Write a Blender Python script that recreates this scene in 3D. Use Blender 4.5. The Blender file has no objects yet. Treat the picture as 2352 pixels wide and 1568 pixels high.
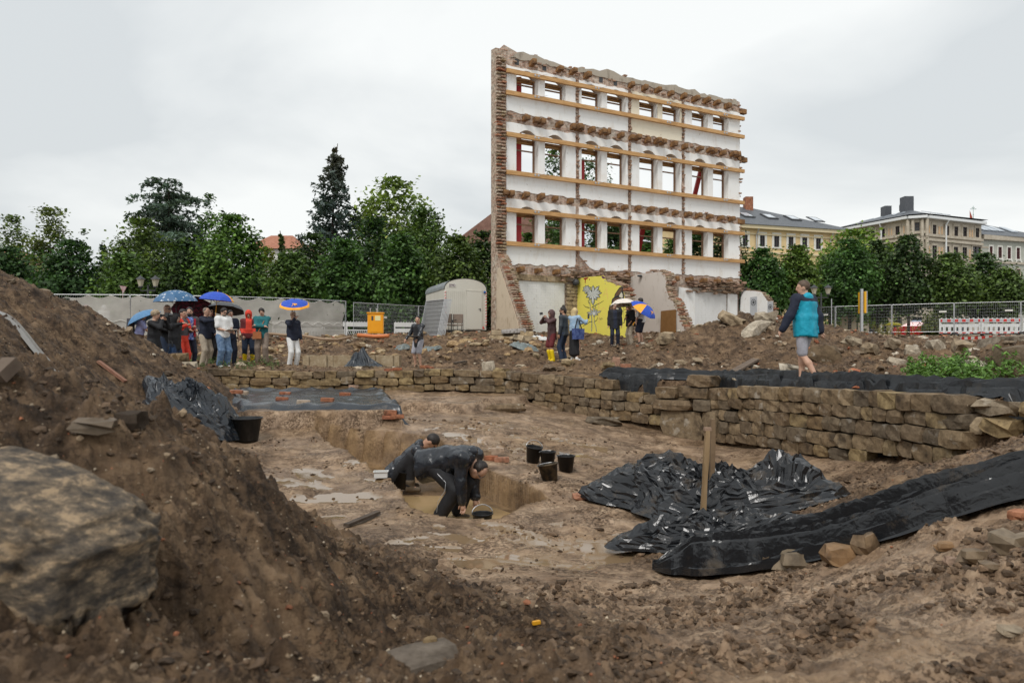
import bpy, bmesh, math, random
import numpy as np
from mathutils import Vector, Matrix

SC = bpy.context.scene
COL = SC.collection
R = math.radians
# ------------------------------------------------------------------ camera
CZ = 0.6                      # lens height above the trodden plateau (z = 0)
FX = 1568.0                   # focal length in measuring units (24 mm lens)
cd = bpy.data.cameras.new("camera")
cam = bpy.data.objects.new("camera", cd)
COL.objects.link(cam)
cam.location = (0, 0, CZ)
cam.rotation_euler = (R(90), 0, 0)
cd.sensor_width = 36.0
cd.lens = 24.0
cd.shift_y = 16.0 / 2352.0
cd.clip_start = 0.05
cd.clip_end = 3000
cd.dof.use_dof = True
cd.dof.focus_distance = 10.5
cd.dof.aperture_fstop = 3.5
SC.camera = cam

# ------------------------------------------------------------------ world, sun
SUN_EL, SUN_AZ = R(52), R(205)       # behind the camera, a little to the left
w = bpy.data.worlds.new("World")
SC.world = w
w.use_nodes = True
nt = w.node_tree
nt.nodes.clear()
n_out = nt.nodes.new("ShaderNodeOutputWorld")
n_bg = nt.nodes.new("ShaderNodeBackground")
n_sky = nt.nodes.new("ShaderNodeTexSky")
n_sky.sky_type = 'NISHITA'
n_sky.sun_disc = False
n_sky.sun_elevation = SUN_EL
n_sky.sun_rotation = SUN_AZ
n_sky.air_density = 2.0
n_sky.dust_density = 5.0
n_tc = nt.nodes.new("ShaderNodeTexCoord")
n_sep = nt.nodes.new("ShaderNodeSeparateXYZ")
nt.links.new(n_tc.outputs["Generated"], n_sep.inputs[0])
def wmath(op, a, b=None, clamp=False):
    m = nt.nodes.new("ShaderNodeMath"); m.operation = op; m.use_clamp = clamp
    for i, v in enumerate((a, b)):
        if v is None: continue
        if isinstance(v, (int, float)): m.inputs[i].default_value = v
        else: nt.links.new(v, m.inputs[i])
    return m.outputs[0]
zz = wmath('ADD', wmath('MAXIMUM', n_sep.outputs[2], 0.0), 0.28)
cx_ = wmath('DIVIDE', n_sep.outputs[0], zz)
cy_ = wmath('DIVIDE', n_sep.outputs[1], zz)
n_cmb = nt.nodes.new("ShaderNodeCombineXYZ")
nt.links.new(cx_, n_cmb.inputs[0]); nt.links.new(cy_, n_cmb.inputs[1])
n_n1 = nt.nodes.new("ShaderNodeTexNoise")
n_n1.inputs["Scale"].default_value = 0.95
n_n1.inputs["Detail"].default_value = 6
n_n1.inputs["Roughness"].default_value = 0.48
n_n1.inputs["Distortion"].default_value = 0.35
n_mp = nt.nodes.new("ShaderNodeMapping")
n_mp.inputs["Location"].default_value = (2.1, 0.35, 0.0)
nt.links.new(n_cmb.outputs[0], n_mp.inputs[0])
nt.links.new(n_mp.outputs[0], n_n1.inputs["Vector"])
n_rmp = nt.nodes.new("ShaderNodeValToRGB")
e = n_rmp.color_ramp.elements
e[0].position = 0.41; e[0].color = (0.68, 0.715, 0.735, 1)
e[1].position = 0.585; e[1].color = (0.93, 0.95, 0.945, 1)
nt.links.new(n_n1.outputs[0], n_rmp.inputs[0])
# overcast deck over the clear sky: the sky behind only tints it
n_mix = nt.nodes.new("ShaderNodeMix"); n_mix.data_type = 'RGBA'
n_mix.inputs[0].default_value = 0.93
n_gain = nt.nodes.new("ShaderNodeMix"); n_gain.data_type = 'RGBA'; n_gain.blend_type = 'MULTIPLY'
n_gain.inputs[0].default_value = 1.0
nt.links.new(n_rmp.outputs[0], n_gain.inputs[6])
n_gain.inputs[7].default_value = (11.0, 11.0, 11.0, 1)
nt.links.new(n_sky.outputs[0], n_mix.inputs[6])
nt.links.new(n_gain.outputs[2], n_mix.inputs[7])
nt.links.new(n_mix.outputs[2], n_bg.inputs[0])
n_bg.inputs[1].default_value = 0.088
nt.links.new(n_bg.outputs[0], n_out.inputs[0])

sl = bpy.data.lights.new("sun", 'SUN')
sl.energy = 1.5
sl.angle = R(20)
sl.color = (1.0, 0.975, 0.94)
sun = bpy.data.objects.new("sun", sl)
COL.objects.link(sun)
sdir = Vector((math.sin(SUN_AZ) * math.cos(SUN_EL), math.cos(SUN_AZ) * math.cos(SUN_EL), math.sin(SUN_EL)))
sun.rotation_euler = sdir.to_track_quat('Z', 'Y').to_euler()
sun.location = (0, -20, 40)

SC.view_settings.view_transform = 'Standard'
SC.view_settings.look = 'None'
SC.view_settings.exposure = 0.16
SC.view_settings.gamma = 1.0
SC.view_settings.use_curve_mapping = False
SC.render.engine = 'CYCLES'
SC.cycles.max_bounces = 5
SC.cycles.diffuse_bounces = 3
SC.cycles.glossy_bounces = 2
SC.cycles.transparent_max_bounces = 12
SC.cycles.caustics_reflective = False
SC.cycles.caustics_refractive = False
try:
    SC.cycles.use_denoising = True
except Exception:
    pass

def P(px, py, D):
    """picture position (2352 wide measure) at depth D -> place in the world"""
    return Vector(((px - 1176.0) / FX * D, D, CZ + (800.0 - py) / FX * D))

# ------------------------------------------------------------------ numpy noise
_rs = np.random.RandomState(7)
_perm = np.concatenate([_rs.permutation(512)] * 3)
_g2 = np.stack([np.cos(np.linspace(0, 2*np.pi, 64, endpoint=False)), np.sin(np.linspace(0, 2*np.pi, 64, endpoint=False))], 1)
_g3 = _rs.normal(size=(64, 3)); _g3 /= np.linalg.norm(_g3, axis=1)[:, None]

def perlin2(x, y, s=0):
    xi = np.floor(x).astype(np.int64); yi = np.floor(y).astype(np.int64)
    xf = x - xi; yf = y - yi
    u = xf*xf*xf*(xf*(xf*6-15)+10); v = yf*yf*yf*(yf*(yf*6-15)+10)
    def g(a, b, dx, dy):
        h = _perm[(_perm[(a + s*37) & 511] + b) & 511] & 63
        gg = _g2[h]
        return gg[..., 0]*dx + gg[..., 1]*dy
    n00 = g(xi, yi, xf, yf); n10 = g(xi+1, yi, xf-1, yf)
    n01 = g(xi, yi+1, xf, yf-1); n11 = g(xi+1, yi+1, xf-1, yf-1)
    return ((n00 + u*(n10-n00)) * (1-v) + (n01 + u*(n11-n01)) * v) * 1.4

def perlin3(p, s=0):
    p = np.asarray(p, float)
    i = np.floor(p).astype(np.int64); f = p - i
    u = f*f*f*(f*(f*6-15)+10)
    res = 0
    for dx in (0, 1):
        wx = u[..., 0] if dx else 1-u[..., 0]
        for dy in (0, 1):
            wy = u[..., 1] if dy else 1-u[..., 1]
            for dz in (0, 1):
                wz = u[..., 2] if dz else 1-u[..., 2]
                h = _perm[(_perm[(_perm[(i[..., 0]+dx+s*37) & 511] + i[..., 1]+dy) & 511] + i[..., 2]+dz) & 511] & 63
                g = _g3[h]
                res = res + wx*wy*wz*(g[..., 0]*(f[..., 0]-dx)+g[..., 1]*(f[..., 1]-dy)+g[..., 2]*(f[..., 2]-dz))
    return res*1.5

def fbm2(x, y, o=4, s=0, gain=0.5):
    r = 0; a = 1.0
    for k in range(o):
        r = r + a*perlin2(x + 13.7*k, y - 7.1*k, s+k); x = x*2.03; y = y*2.03; a *= gain
    return r

def bil2(x, y, o=3, s=0, gain=0.5):
    """billowy lumps, >= 0"""
    r = 0; a = 1.0
    for k in range(o):
        r = r + a*np.abs(perlin2(x + 3.7*k, y + 9.1*k, s+k)); x = x*2.1; y = y*2.1; a *= gain
    return r

def sstep(a, b, x):
    t = np.clip((x-a)/(b-a), 0, 1)
    return t*t*(3-2*t)

def sd_poly(X, Y, poly):
    """signed distance, positive inside"""
    d = np.full(X.shape, 1e9); ins = np.zeros(X.shape, bool)
    n = len(poly)
    for i in range(n):
        ax, ay = poly[i]; bx, by = poly[(i+1) % n]
        ex, ey = bx-ax, by-ay
        t = np.clip(((X-ax)*ex + (Y-ay)*ey)/(ex*ex+ey*ey), 0, 1)
        d = np.minimum(d, (X-ax-t*ex)**2 + (Y-ay-t*ey)**2)
        c = (ay > Y) != (by > Y)
        with np.errstate(divide='ignore', invalid='ignore'):
            xx = (bx-ax)*(Y-ay)/(by-ay if by != ay else 1e-9) + ax
        ins ^= c & (X < xx)
    d = np.sqrt(d)
    return np.where(ins, d, -d)

# ------------------------------------------------------------------ mesh helpers
class MB:
    """collects shapes; build() links them as one mesh object"""
    def __init__(self):
        self.v = []; self.f = []; self.m = []; self.mi = 0
    def add(self, vs, fs, mi=None):
        o = len(self.v)
        self.v.extend([tuple(map(float, q)) for q in vs])
        k = self.mi if mi is None else mi
        for q in fs:
            self.f.append(tuple(int(i)+o for i in q)); self.m.append(k)
        return self
    def box(self, c, s, rot=None, mi=None, taper=1.0):
        x, y, z = s[0]/2, s[1]/2, s[2]/2
        pts = [Vector(q) for q in ((-x,-y,-z),(x,-y,-z),(x,y,-z),(-x,y,-z),(-x*taper,-y*taper,z),(x*taper,-y*taper,z),(x*taper,y*taper,z),(-x*taper,y*taper,z))]
        if rot is not None: pts = [rot @ q for q in pts]
        c = Vector(c)
        return self.add([q+c for q in pts], [(0,3,2,1),(4,5,6,7),(0,1,5,4),(1,2,6,5),(2,3,7,6),(3,0,4,7)], mi)
    def bar(self, a, b, wd, th, up=(0,0,1), mi=None):
        a = Vector(a); b = Vector(b); d = (b-a); L = d.length; d.normalize()
        s = d.cross(Vector(up))
        if s.length < 1e-4: s = d.cross(Vector((1,0,0)))
        s.normalize(); t = s.cross(d)
        m = Matrix((s, d, t)).transposed()
        return self.box((a+b)/2, (wd, L, th), m, mi)
    def tube(self, pts, rad, n=8, mi=None, cap=True):
        pts = [Vector(q) for q in pts]
        if not hasattr(rad, '__len__'): rad = [rad]*len(pts)
        vs = []; fs = []
        ref = None
        for i, q in enumerate(pts):
            d = (pts[min(i+1, len(pts)-1)] - pts[max(i-1, 0)])
            if d.length < 1e-9: d = Vector((0,0,1))
            d.normalize()
            if ref is None:
                ref = d.cross(Vector((0,0,1)))
                if ref.length < 1e-3: ref = d.cross(Vector((0,1,0)))
            s = ref - d*ref.dot(d)
            if s.length < 1e-6: s = d.orthogonal()
            s.normalize(); ref = s; t = d.cross(s)
            for k in range(n):
                a = 2*math.pi*k/n
                vs.append(q + (s*math.cos(a)+t*math.sin(a))*rad[i])
        for i in range(len(pts)-1):
            for k in range(n):
                k2 = (k+1) % n
                fs.append((i*n+k, i*n+k2, (i+1)*n+k2, (i+1)*n+k))
        if cap:
            fs.append(tuple(range(n))[::-1]); fs.append(tuple((len(pts)-1)*n+k for k in range(n)))
        return self.add(vs, fs, mi)
    def lathe(self, prof, c=(0,0,0), n=20, mi=None, rot=None, cap=True):
        vs = []; fs = []
        for (r, z) in prof:
            for k in range(n):
                a = 2*math.pi*k/n
                q = Vector((r*math.cos(a), r*math.sin(a), z))
                if rot is not None: q = rot @ q
                vs.append(q + Vector(c))
        for i in range(len(prof)-1):
            for k in range(n):
                k2 = (k+1) % n
                fs.append((i*n+k, i*n+k2, (i+1)*n+k2, (i+1)*n+k))
        if cap:
            fs.append(tuple(range(n))[::-1]); fs.append(tuple((len(prof)-1)*n+k for k in range(n)))
        return self.add(vs, fs, mi)
    def build(self, name, mats, parent=None, smooth=False):
        if not isinstance(mats, (list, tuple)): mats = [mats]
        me = bpy.data.meshes.new(name)
        me.from_pydata(self.v, [], self.f)
        for m_ in mats: me.materials.append(m_)
        if len(mats) > 1: me.polygons.foreach_set("material_index", self.m)
        if smooth: me.polygons.foreach_set("use_smooth", [True]*len(self.f))
        me.update()
        o = bpy.data.objects.new(name, me)
        COL.objects.link(o)
        if parent is not None: o.parent = parent
        return o

def np_mesh(name, V, F, mats, parent=None, smooth=True, colattr=None, mi=None):
    """V (n,3), F (m,k) numpy -> object"""
    me = bpy.data.meshes.new(name)
    V = np.ascontiguousarray(V, dtype=np.float32); F = np.ascontiguousarray(F, dtype=np.int32)
    k = F.shape[1]
    me.vertices.add(len(V)); me.vertices.foreach_set("co", V.ravel())
    me.loops.add(F.size); me.loops.foreach_set("vertex_index", F.ravel())
    me.polygons.add(len(F))
    me.polygons.foreach_set("loop_start", np.arange(0, F.size, k, dtype=np.int32))
    me.polygons.foreach_set("loop_total", np.full(len(F), k, dtype=np.int32))
    if not isinstance(mats, (list, tuple)): mats = [mats]
    for m_ in mats: me.materials.append(m_)
    if mi is not None: me.polygons.foreach_set("material_index", np.ascontiguousarray(mi, dtype=np.int32))
    me.polygons.foreach_set("use_smooth", np.full(len(F), bool(smooth)))
    me.update(calc_edges=True)
    if colattr:
        for nm, arr in colattr.items():
            a = me.color_attributes.new(nm, 'FLOAT_COLOR', 'POINT')
            a.data.foreach_set("color", np.ascontiguousarray(arr, dtype=np.float32).ravel())
    o = bpy.data.objects.new(name, me)
    COL.objects.link(o)
    if parent is not None: o.parent = parent
    return o

def tag(o, label=None, cat=None, group=None, kind=None):
    if label: o["label"] = label
    if cat: o["category"] = cat
    if group: o["group"] = group
    if kind: o["kind"] = kind
    return o

def thing(name, label, cat, loc=(0,0,0), rz=0.0, group=None):
    o = bpy.data.objects.new(name, None)
    COL.objects.link(o)
    o.location = loc; o.rotation_euler = (0, 0, rz)
    o.empty_display_size = 0.2
    return tag(o, label, cat, group)

def copy_tree(o, parent=None):
    c = o.copy(); COL.objects.link(c)
    if parent is not None: c.parent = parent
    for ch in list(o.children): copy_tree(ch, c)
    return c

# ------------------------------------------------------------------ materials
MATS = {}
def mat(name, c1, c2=None, scale=8.0, rough=0.7, bump=0.0, bscale=None, metal=0.0, spec=0.4, detail=5, pos=(0.35, 0.65), rough2=None, attr=None, stretch=None, alpha=None, coat=0.0):
    if name in MATS: return MATS[name]
    m = bpy.data.materials.new(name); m.use_nodes = True
    t = m.node_tree; b = t.nodes["Principled BSDF"]
    b.inputs["Roughness"].default_value = rough
    b.inputs["Metallic"].default_value = metal
    b.inputs["Specular IOR Level"].default_value = spec
    if coat: b.inputs["Coat Weight"].default_value = coat
    c1 = tuple(c1)+(1,)
    b.inputs["Base Color"].default_value = c1
    tc = t.nodes.new("ShaderNodeTexCoord"); vec = tc.outputs["Object"]
    if stretch:
        mp = t.nodes.new("ShaderNodeMapping"); mp.inputs["Scale"].default_value = stretch
        t.links.new(vec, mp.inputs[0]); vec = mp.outputs[0]
    col = None
    if c2 is not None:
        nz = t.nodes.new("ShaderNodeTexNoise"); nz.inputs["Scale"].default_value = scale; nz.inputs["Detail"].default_value = detail
        nz.inputs["Roughness"].default_value = 0.6
        t.links.new(vec, nz.inputs["Vector"])
        rp = t.nodes.new("ShaderNodeValToRGB")
        rp.color_ramp.elements[0].position = pos[0]; rp.color_ramp.elements[0].color = c1
        rp.color_ramp.elements[1].position = pos[1]; rp.color_ramp.elements[1].color = tuple(c2)+(1,)
        t.links.new(nz.outputs[0], rp.inputs[0]); col = rp.outputs[0]
        if rough2 is not None:
            mr = t.nodes.new("ShaderNodeMapRange")
            mr.inputs["From Min"].default_value = pos[0]; mr.inputs["From Max"].default_value = pos[1]
            mr.inputs["To Min"].default_value = rough; mr.inputs["To Max"].default_value = rough2
            t.links.new(nz.outputs[0], mr.inputs[0]); t.links.new(mr.outputs[0], b.inputs["Roughness"])
    if attr:
        at = t.nodes.new("ShaderNodeAttribute"); at.attribute_name = attr
        if col is None: col = at.outputs[0]
        else:
            mx = t.nodes.new("ShaderNodeMix"); mx.data_type = 'RGBA'; mx.blend_type = 'MULTIPLY'; mx.inputs[0].default_value = 1
            t.links.new(col, mx.inputs[6]); t.links.new(at.outputs[0], mx.inputs[7]); col = mx.outputs[2]
    if col is not None: t.links.new(col, b.inputs["Base Color"])
    if bump:
        nb = t.nodes.new("ShaderNodeTexNoise"); nb.inputs["Scale"].default_value = bscale or scale*3; nb.inputs["Detail"].default_value = 6
        t.links.new(vec, nb.inputs["Vector"])
        bp = t.nodes.new("ShaderNodeBump"); bp.inputs["Strength"].default_value = 1.0; bp.inputs["Distance"].default_value = bump
        t.links.new(nb.outputs[0], bp.inputs["Height"]); t.links.new(bp.outputs[0], b.inputs["Normal"])
    if alpha is not None:
        b.inputs["Alpha"].default_value = alpha
    MATS[name] = m
    return m
# ------------------------------------------------------------------ the ground
IN_PTS = np.array([
 # raised earth under the back wall and on the floor of the dig (x, y, height relative to lens)
 (-8.5,18.3,-1.05),(-6,18.3,-1.08),(-3,18.3,-1.12),(-1.2,18.2,-1.18),(-.1,18.1,-1.3),
 (-7.6,15.5,-1.15),(-6.4,14.2,-1.28),(-6.0,12.6,-1.42),(-5.2,12.0,-1.62),
 (-4.7,12.07,-1.67),(-3.7,12.8,-1.46),(-4.6,13.2,-1.42),(-2,12.8,-1.46),(-2,14,-1.42),(-1.4,12.2,-1.58),(0,14,-1.5),
 (.4,17,-1.42),(1.5,15.5,-1.62),(1,17,-1.5),(2.4,15.6,-1.7),(3.2,14.7,-1.85),(4.0,13.8,-1.97),
 (.2,9.5,-1.85),(.4,10.8,-1.84),(1,11.5,-1.85),(2,12,-1.9),(3,12.6,-1.96),(-.3,11,-1.8),
 (-2.2,10.6,-1.75),(-2,9,-1.88),(-1,7.9,-1.95),(0,7.5,-1.97),(1,8,-1.95),(2,9,-1.97),(3.3,10,-1.97),(3.8,11.5,-1.97),
 (.5,6,-2.0),(1.3,6.1,-2.0),(3.0,8.2,-1.97),(-.4,6.4,-1.99),(-3.2,10,-1.8),(-3.2,8,-1.88),(-2,7.0,-1.92),
 # earth bank at the foot of the near wall
 (4.15,12.2,-1.95),(4.6,12.2,-1.80),(4.5,10.6,-1.96),(5.1,10.6,-1.74),(4.6,9.6,-1.9),(5.2,9.4,-1.66),
 # bank on the right with the plastic on it
 (4.45,6.2,-.95),(4.0,7.0,-1.32),(3.6,7.7,-1.78),(5.3,6.4,-.75),(5.2,8.3,-1.42),(4.2,8.6,-1.75),(8,7.3,-.62),(7,5,-.6),
 (3.45,4.6,-.97),(2.6,5.6,-1.62),(1.7,5.9,-1.93),(3.3,6.6,-1.45),(2.8,6.6,-1.72),
 # nearest ground
 (2.4,3.2,-1.02),(1.5,2.0,-.98),(1.66,3.6,-1.38),(1.99,4.8,-1.66),(0,2.0,-.98),(.73,2.7,-1.205),(.6,4.2,-1.61),(.44,5.6,-1.89),
 (3.0,2.0,-.85),(0,.4,-.95),(1.5,.4,-.95),(-2,.4,-.75),(3,.2,-.9),
 # heap on the left with the blurred block
 (-.975,1.3,-.637),(-.69,1.6,-.784),(-.93,2.0,-.83),(-.73,2.4,-.92),(-.53,3,-1.2),
 (-1.04,2.15,-.50),(-1.02,2.6,-.55),(-1.5,1.75,-.42),(-1.45,2.15,-.24),(-1.9,2.1,-.2),
 (-2.18,3.5,-.37),(-1.42,3.2,-.48),(-1.1,3.0,-.65),(-.87,3.0,-.88),(-.74,4.2,-1.30),(-.28,3.8,-1.36),(-.06,3.4,-1.32),(.24,3,-1.22),(.45,2.8,-1.21),
 (-1.9,4.8,-1.4),(-2.4,6,-1.72),(-1.3,4.6,-1.45),(-.9,5.2,-1.75),(-.3,4.8,-1.78),
 (-3,4,-.2),(-4,5,-.05),(-3.4,5.4,-.75),(-5,6.5,.05),(-6,8,.35),(-4.2,8.2,-1.25),(-4.6,10.2,-1.5),(-7.5,9.5,.8),(-3.2,2.0,-.2),(-7,3,.3),(-12,6,1.0),(-12,0,.5),
], float)
OUT_PTS = np.array([
 (-8.8,17,-.70),(-8.5,16,-.74),(-12,20,-.4),(-9,18,-.59),(-6,19,-.59),(-6,21,-.59),(-3,19,-.6),(-3,21.5,-.58),(0,19.3,-.6),(0,20.5,-.58),(1.5,18.2,-.62),(3,17,-.65),(4.6,15,-.7),(5.2,12.6,-.62),(5.9,10.5,-.62),(6.5,9,-.6),(6.3,12,-.59),(7,14,-.55),(4,18,-.5),
 (-14,24,.1),(-10,25.3,-.1),(-6,25,-.16),(-8.5,22.3,-.54),(-11,21.5,-.5),(-6.5,22.6,-.54),(-3,24,-.15),(-12,28,.45),(-6,28.5,.45),(-2,28,.45),(-20,30,.55),(-20,20,.1),(-12,31,.5),(-6,31,.5),
 (-.8,23,.2),(-2,23,-.02),(1.0,23.5,-.15),(1.9,22,-.49),(2.2,22.3,-.48),(.9,21.5,-.52),(3.76,25,-.16),(4.6,25,-.12),(3,24.5,-.2),
 (-.5,30.5,.72),(1.5,28.5,.35),(5,33.5,.72),(12,37,.85),(3,29,.35),(6,30,.5),(9,33,.75),(5,27.5,.1),
 (6.9,21,.98),(4.9,20,.42),(9,23,.9),(11.5,24,.5),(3.67,21,.02),(5.5,18.5,-.3),(7.5,17.5,-.32),(9.5,18,-.25),(5.6,21.2,.45),(8,21.7,.8),(4.6,22.5,-.05),
 (12,16,-.35),(10,13,-.42),(15,20,0),(14,26,.22),(18,30,.42),(17,40,.66),(26,40,.68),(35,40,.70),
 (8.1,11,.04),(7.4,11,-.25),(9.5,11.3,.3),(7.2,9.6,-.58),(8,9.3,-.42),(10.5,9,.1),
 (-30,45,.65),(0,60,.75),(30,60,.9),(60,60,.95),(-60,60,.7),(40,20,.3),(-40,10,1),(30,5,0),
], float)

def rbf_fit(pts):
    d = np.sqrt(((pts[:, None, :2]-pts[None, :, :2])**2).sum(-1) + 0.04)
    n = len(pts)
    A = np.zeros((n+1, n+1)); A[:n, :n] = -d + np.eye(n)*0.03; A[:n, n] = 1; A[n, :n] = 1
    return np.linalg.solve(A, np.concatenate([pts[:, 2], [0]]))
_wi, _wo = rbf_fit(IN_PTS), rbf_fit(OUT_PTS)
def rbf_eval(pts, wts, X, Y):
    r = np.full(X.shape, wts[-1])
    for i in range(len(pts)):
        r -= wts[i]*np.sqrt((X-pts[i, 0])**2 + (Y-pts[i, 1])**2 + 0.04)
    return r

WALL_LINE = [(-8.9,18.52),(0.0,18.45),(4.25,14.38),(5.55,10.2),(5.85,8.3)]
PIT = [(-40,15.7),(-8.2,15.7),(-8.35,18.52)] + WALL_LINE[1:] + [(6.4,7.5),(9,6.6),(40,6.0),(40,-9),(-40,-9)]
def G(px, D): return ((px-1176)/FX*D, D)
TRENCH = [(-3.65,12.75),(-1.45,12.25),(-.63,10.75),(.12,9.45),(.43,8.72),(.10,8.48),(-.02,8.05),(-.18,7.82),(-.62,7.9),(-1.02,8.05),(-1.22,8.35),(-1.42,8.95),(-1.78,9.75),(-2.28,10.6),(-2.75,11.3),(-3.25,12.0)]
TERR1 = [(-9.5,18.6),(-3.3,18.6),(-2.05,12.95),(-3.2,12.75),(-4.9,12.85),(-5.6,13.6),(-7.5,16.0)]
TERR2 = [(-3.4,18.8),(.0,18.8),(.45,17.1),(-.4,15.9),(-1.0,14.9),(-2.4,14.75)]
TRENCH_Z = -2.25

def heap_z(X, Y):
    dy = Y-12.5
    r = np.sqrt((X+11.5)**2 + (np.where(dy > 0, dy*1.02, dy*.66))**2)
    lump = fbm2(X*.55, Y*.55, 3, 41)*.22
    return 2.50 - .55*np.sqrt(r*r+.16) - .13*np.maximum(0, r-3.4) + lump

def ground(X, Y, fine=True, info=False):
    X = np.asarray(X, float); Y = np.asarray(Y, float)
    wx = X + fbm2(X*1.7, Y*1.7, 3, 3)*.05; wy = Y + fbm2(X*1.7+9, Y*1.7, 3, 5)*.05
    zi = rbf_eval(IN_PTS, _wi, X, Y); zo = rbf_eval(OUT_PTS, _wo, X, Y)
    far = sstep(50, 75, np.hypot(X, Y))
    zo = zo*(1-far) + .8*far
    sd = sd_poly(wx, wy, PIT)
    m = sstep(-.07, .05, sd)
    # raised terraces in front of the back wall
    t1 = sstep(-.05, .07, sd_poly(wx, wy, TERR1)); t2 = sstep(-.06, .08, sd_poly(wx, wy, TERR2))
    zt1 = -1.16 + fbm2(X*1.3, Y*1.3, 2, 8)*.02 - .02*(18.5-Y)*.2
    zi = np.where(t1 > 0, zi + t1*np.maximum(zt1-zi, 0), zi)
    zi = np.where(t2 > 0, zi + t2*np.maximum(-1.2-zi, 0), zi)
    sdt = sd_poly(X + fbm2(X*2.5, Y*2.5, 3, 13)*.035, Y + fbm2(X*2.5+4, Y*2.5, 3, 15)*.035, TRENCH); tr = sstep(-.012, .022, sdt)
    ztr = TRENCH_Z + .10*sstep(9.6, 11.8, Y) + fbm2(X*3, Y*3, 3, 17)*.02
    floor = m*(1-t1*.7)                                  # smooth trodden mud
    nearm = sstep(6.4, 4.6, Y)
    right = sstep(2.2, 3.3, X + .25*(Y-7)) * sstep(11, 9, Y)
    z = zi*m + zo*(1-m)
    hz = heap_z(X, Y)
    hm = sstep(-.15, .2, hz - z)
    z = np.maximum(z, hz) + .03*hm
    left = np.clip(sstep(-.0, -.9, X + .12*(Y-3.0)) * sstep(7.2, 5.2, Y + .3*X), 0, 1)       # dark loose soil near left
    left = np.maximum(left, sstep(-3.4, -4.3, X)*sstep(11.6, 10.2, Y))
    dark = np.clip(np.maximum(np.maximum(left, hm), sstep(4.6, 3.2, Y)*sstep(.9, -.3, X)), 0, 1)
    reg = np.exp(-(((X-.05)/1.5)**2+((Y-6.9)/.95)**2)**2) + .75*np.exp(-(((X+2.5)/1.3)**2+((Y-9.3)/1.6)**2)**2) + .6*np.exp(-(((X-.2)/2.2)**2+((Y-12.6)/1.6)**2)**2)
    pud = sstep(.16, .27, fbm2(X*1.5, Y*2.1, 4, 71)*.8 + .36*reg - .15) * np.clip(reg*1.6, 0, 1) * (1-tr) * m * (1-t1)
    if fine:
        low = bil2(X*.9, Y*.9, 2, 21)
        c1 = np.clip(bil2(X*4.2, Y*4.2, 3, 23)-.28, 0, 2)
        c2 = np.clip(bil2(X*11, Y*11, 2, 27)-.22, 0, 2)
        patch = sstep(-.15, .35, fbm2(X*.8, Y*.8, 2, 29))
        out = 1-m
        z = z + out*(1-far)*(1-.6*sstep(26,38,Y))*(.17*(low-.4) + .16*c1 + .06*c2) * sstep(0, 2.0, np.abs(sd)+.4)
        trod = np.clip(floor*(1-nearm)*(1-dark)*(1-right), 0, 1)
        z = z + trod*(1-pud)*(fbm2(X*1.1, Y*1.1, 3, 31)*.035 + patch*(.055*c1 + .03*c2)) - .012*pud
        near = np.clip(nearm*(1-dark), 0, 1)*m
        patn = .45 + .55*sstep(-.3, .35, fbm2(X*1.5, Y*1.5, 2, 39))
        z = z + near*(1-pud)*(fbm2(X*2.0, Y*2.0, 3, 33)*.05 + patn*(.10*c1 + .045*c2 + .03*np.clip(bil2(X*22, Y*22, 1, 43)-.2, 0, 1)))
        z = z + dark*(fbm2(X*1.4, Y*1.4, 3, 35)*.06 + .13*c1 + .05*c2 + .035*np.clip(bil2(X*19, Y*19, 2, 37)-.25, 0, 1))
        z = z + right*(1-nearm)*m*(fbm2(X*2.2, Y*2.2, 3, 36)*.05 + .07*c1 + .03*c2)
    z = z*(1-tr) + ztr*tr
    if info: return z + CZ, dict(m=m, tr=tr, dark=dark, hm=hm, near=nearm*m*(1-dark), right=right, pud=pud, trw=sstep(-.09, -.01, sdt), t1=t1, t2=t2, far=far, sd=sd)
    return z + CZ

def gz(x, y):
    return float(ground(np.array([float(x)]), np.array([float(y)]))[0])

def ray_ground(px, py, d0=1.2, d1=60):
    """where the sight line through a picture position meets the ground"""
    D = np.exp(np.linspace(math.log(d0), math.log(d1), 1500))
    X = (px-1176)/FX*D; Z = CZ + (800-py)/FX*D
    g = ground(X, D)
    k = np.argmax(Z <= g)
    if not (Z <= g).any(): k = len(D)-1
    return Vector((X[k], D[k], g[k]))

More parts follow.
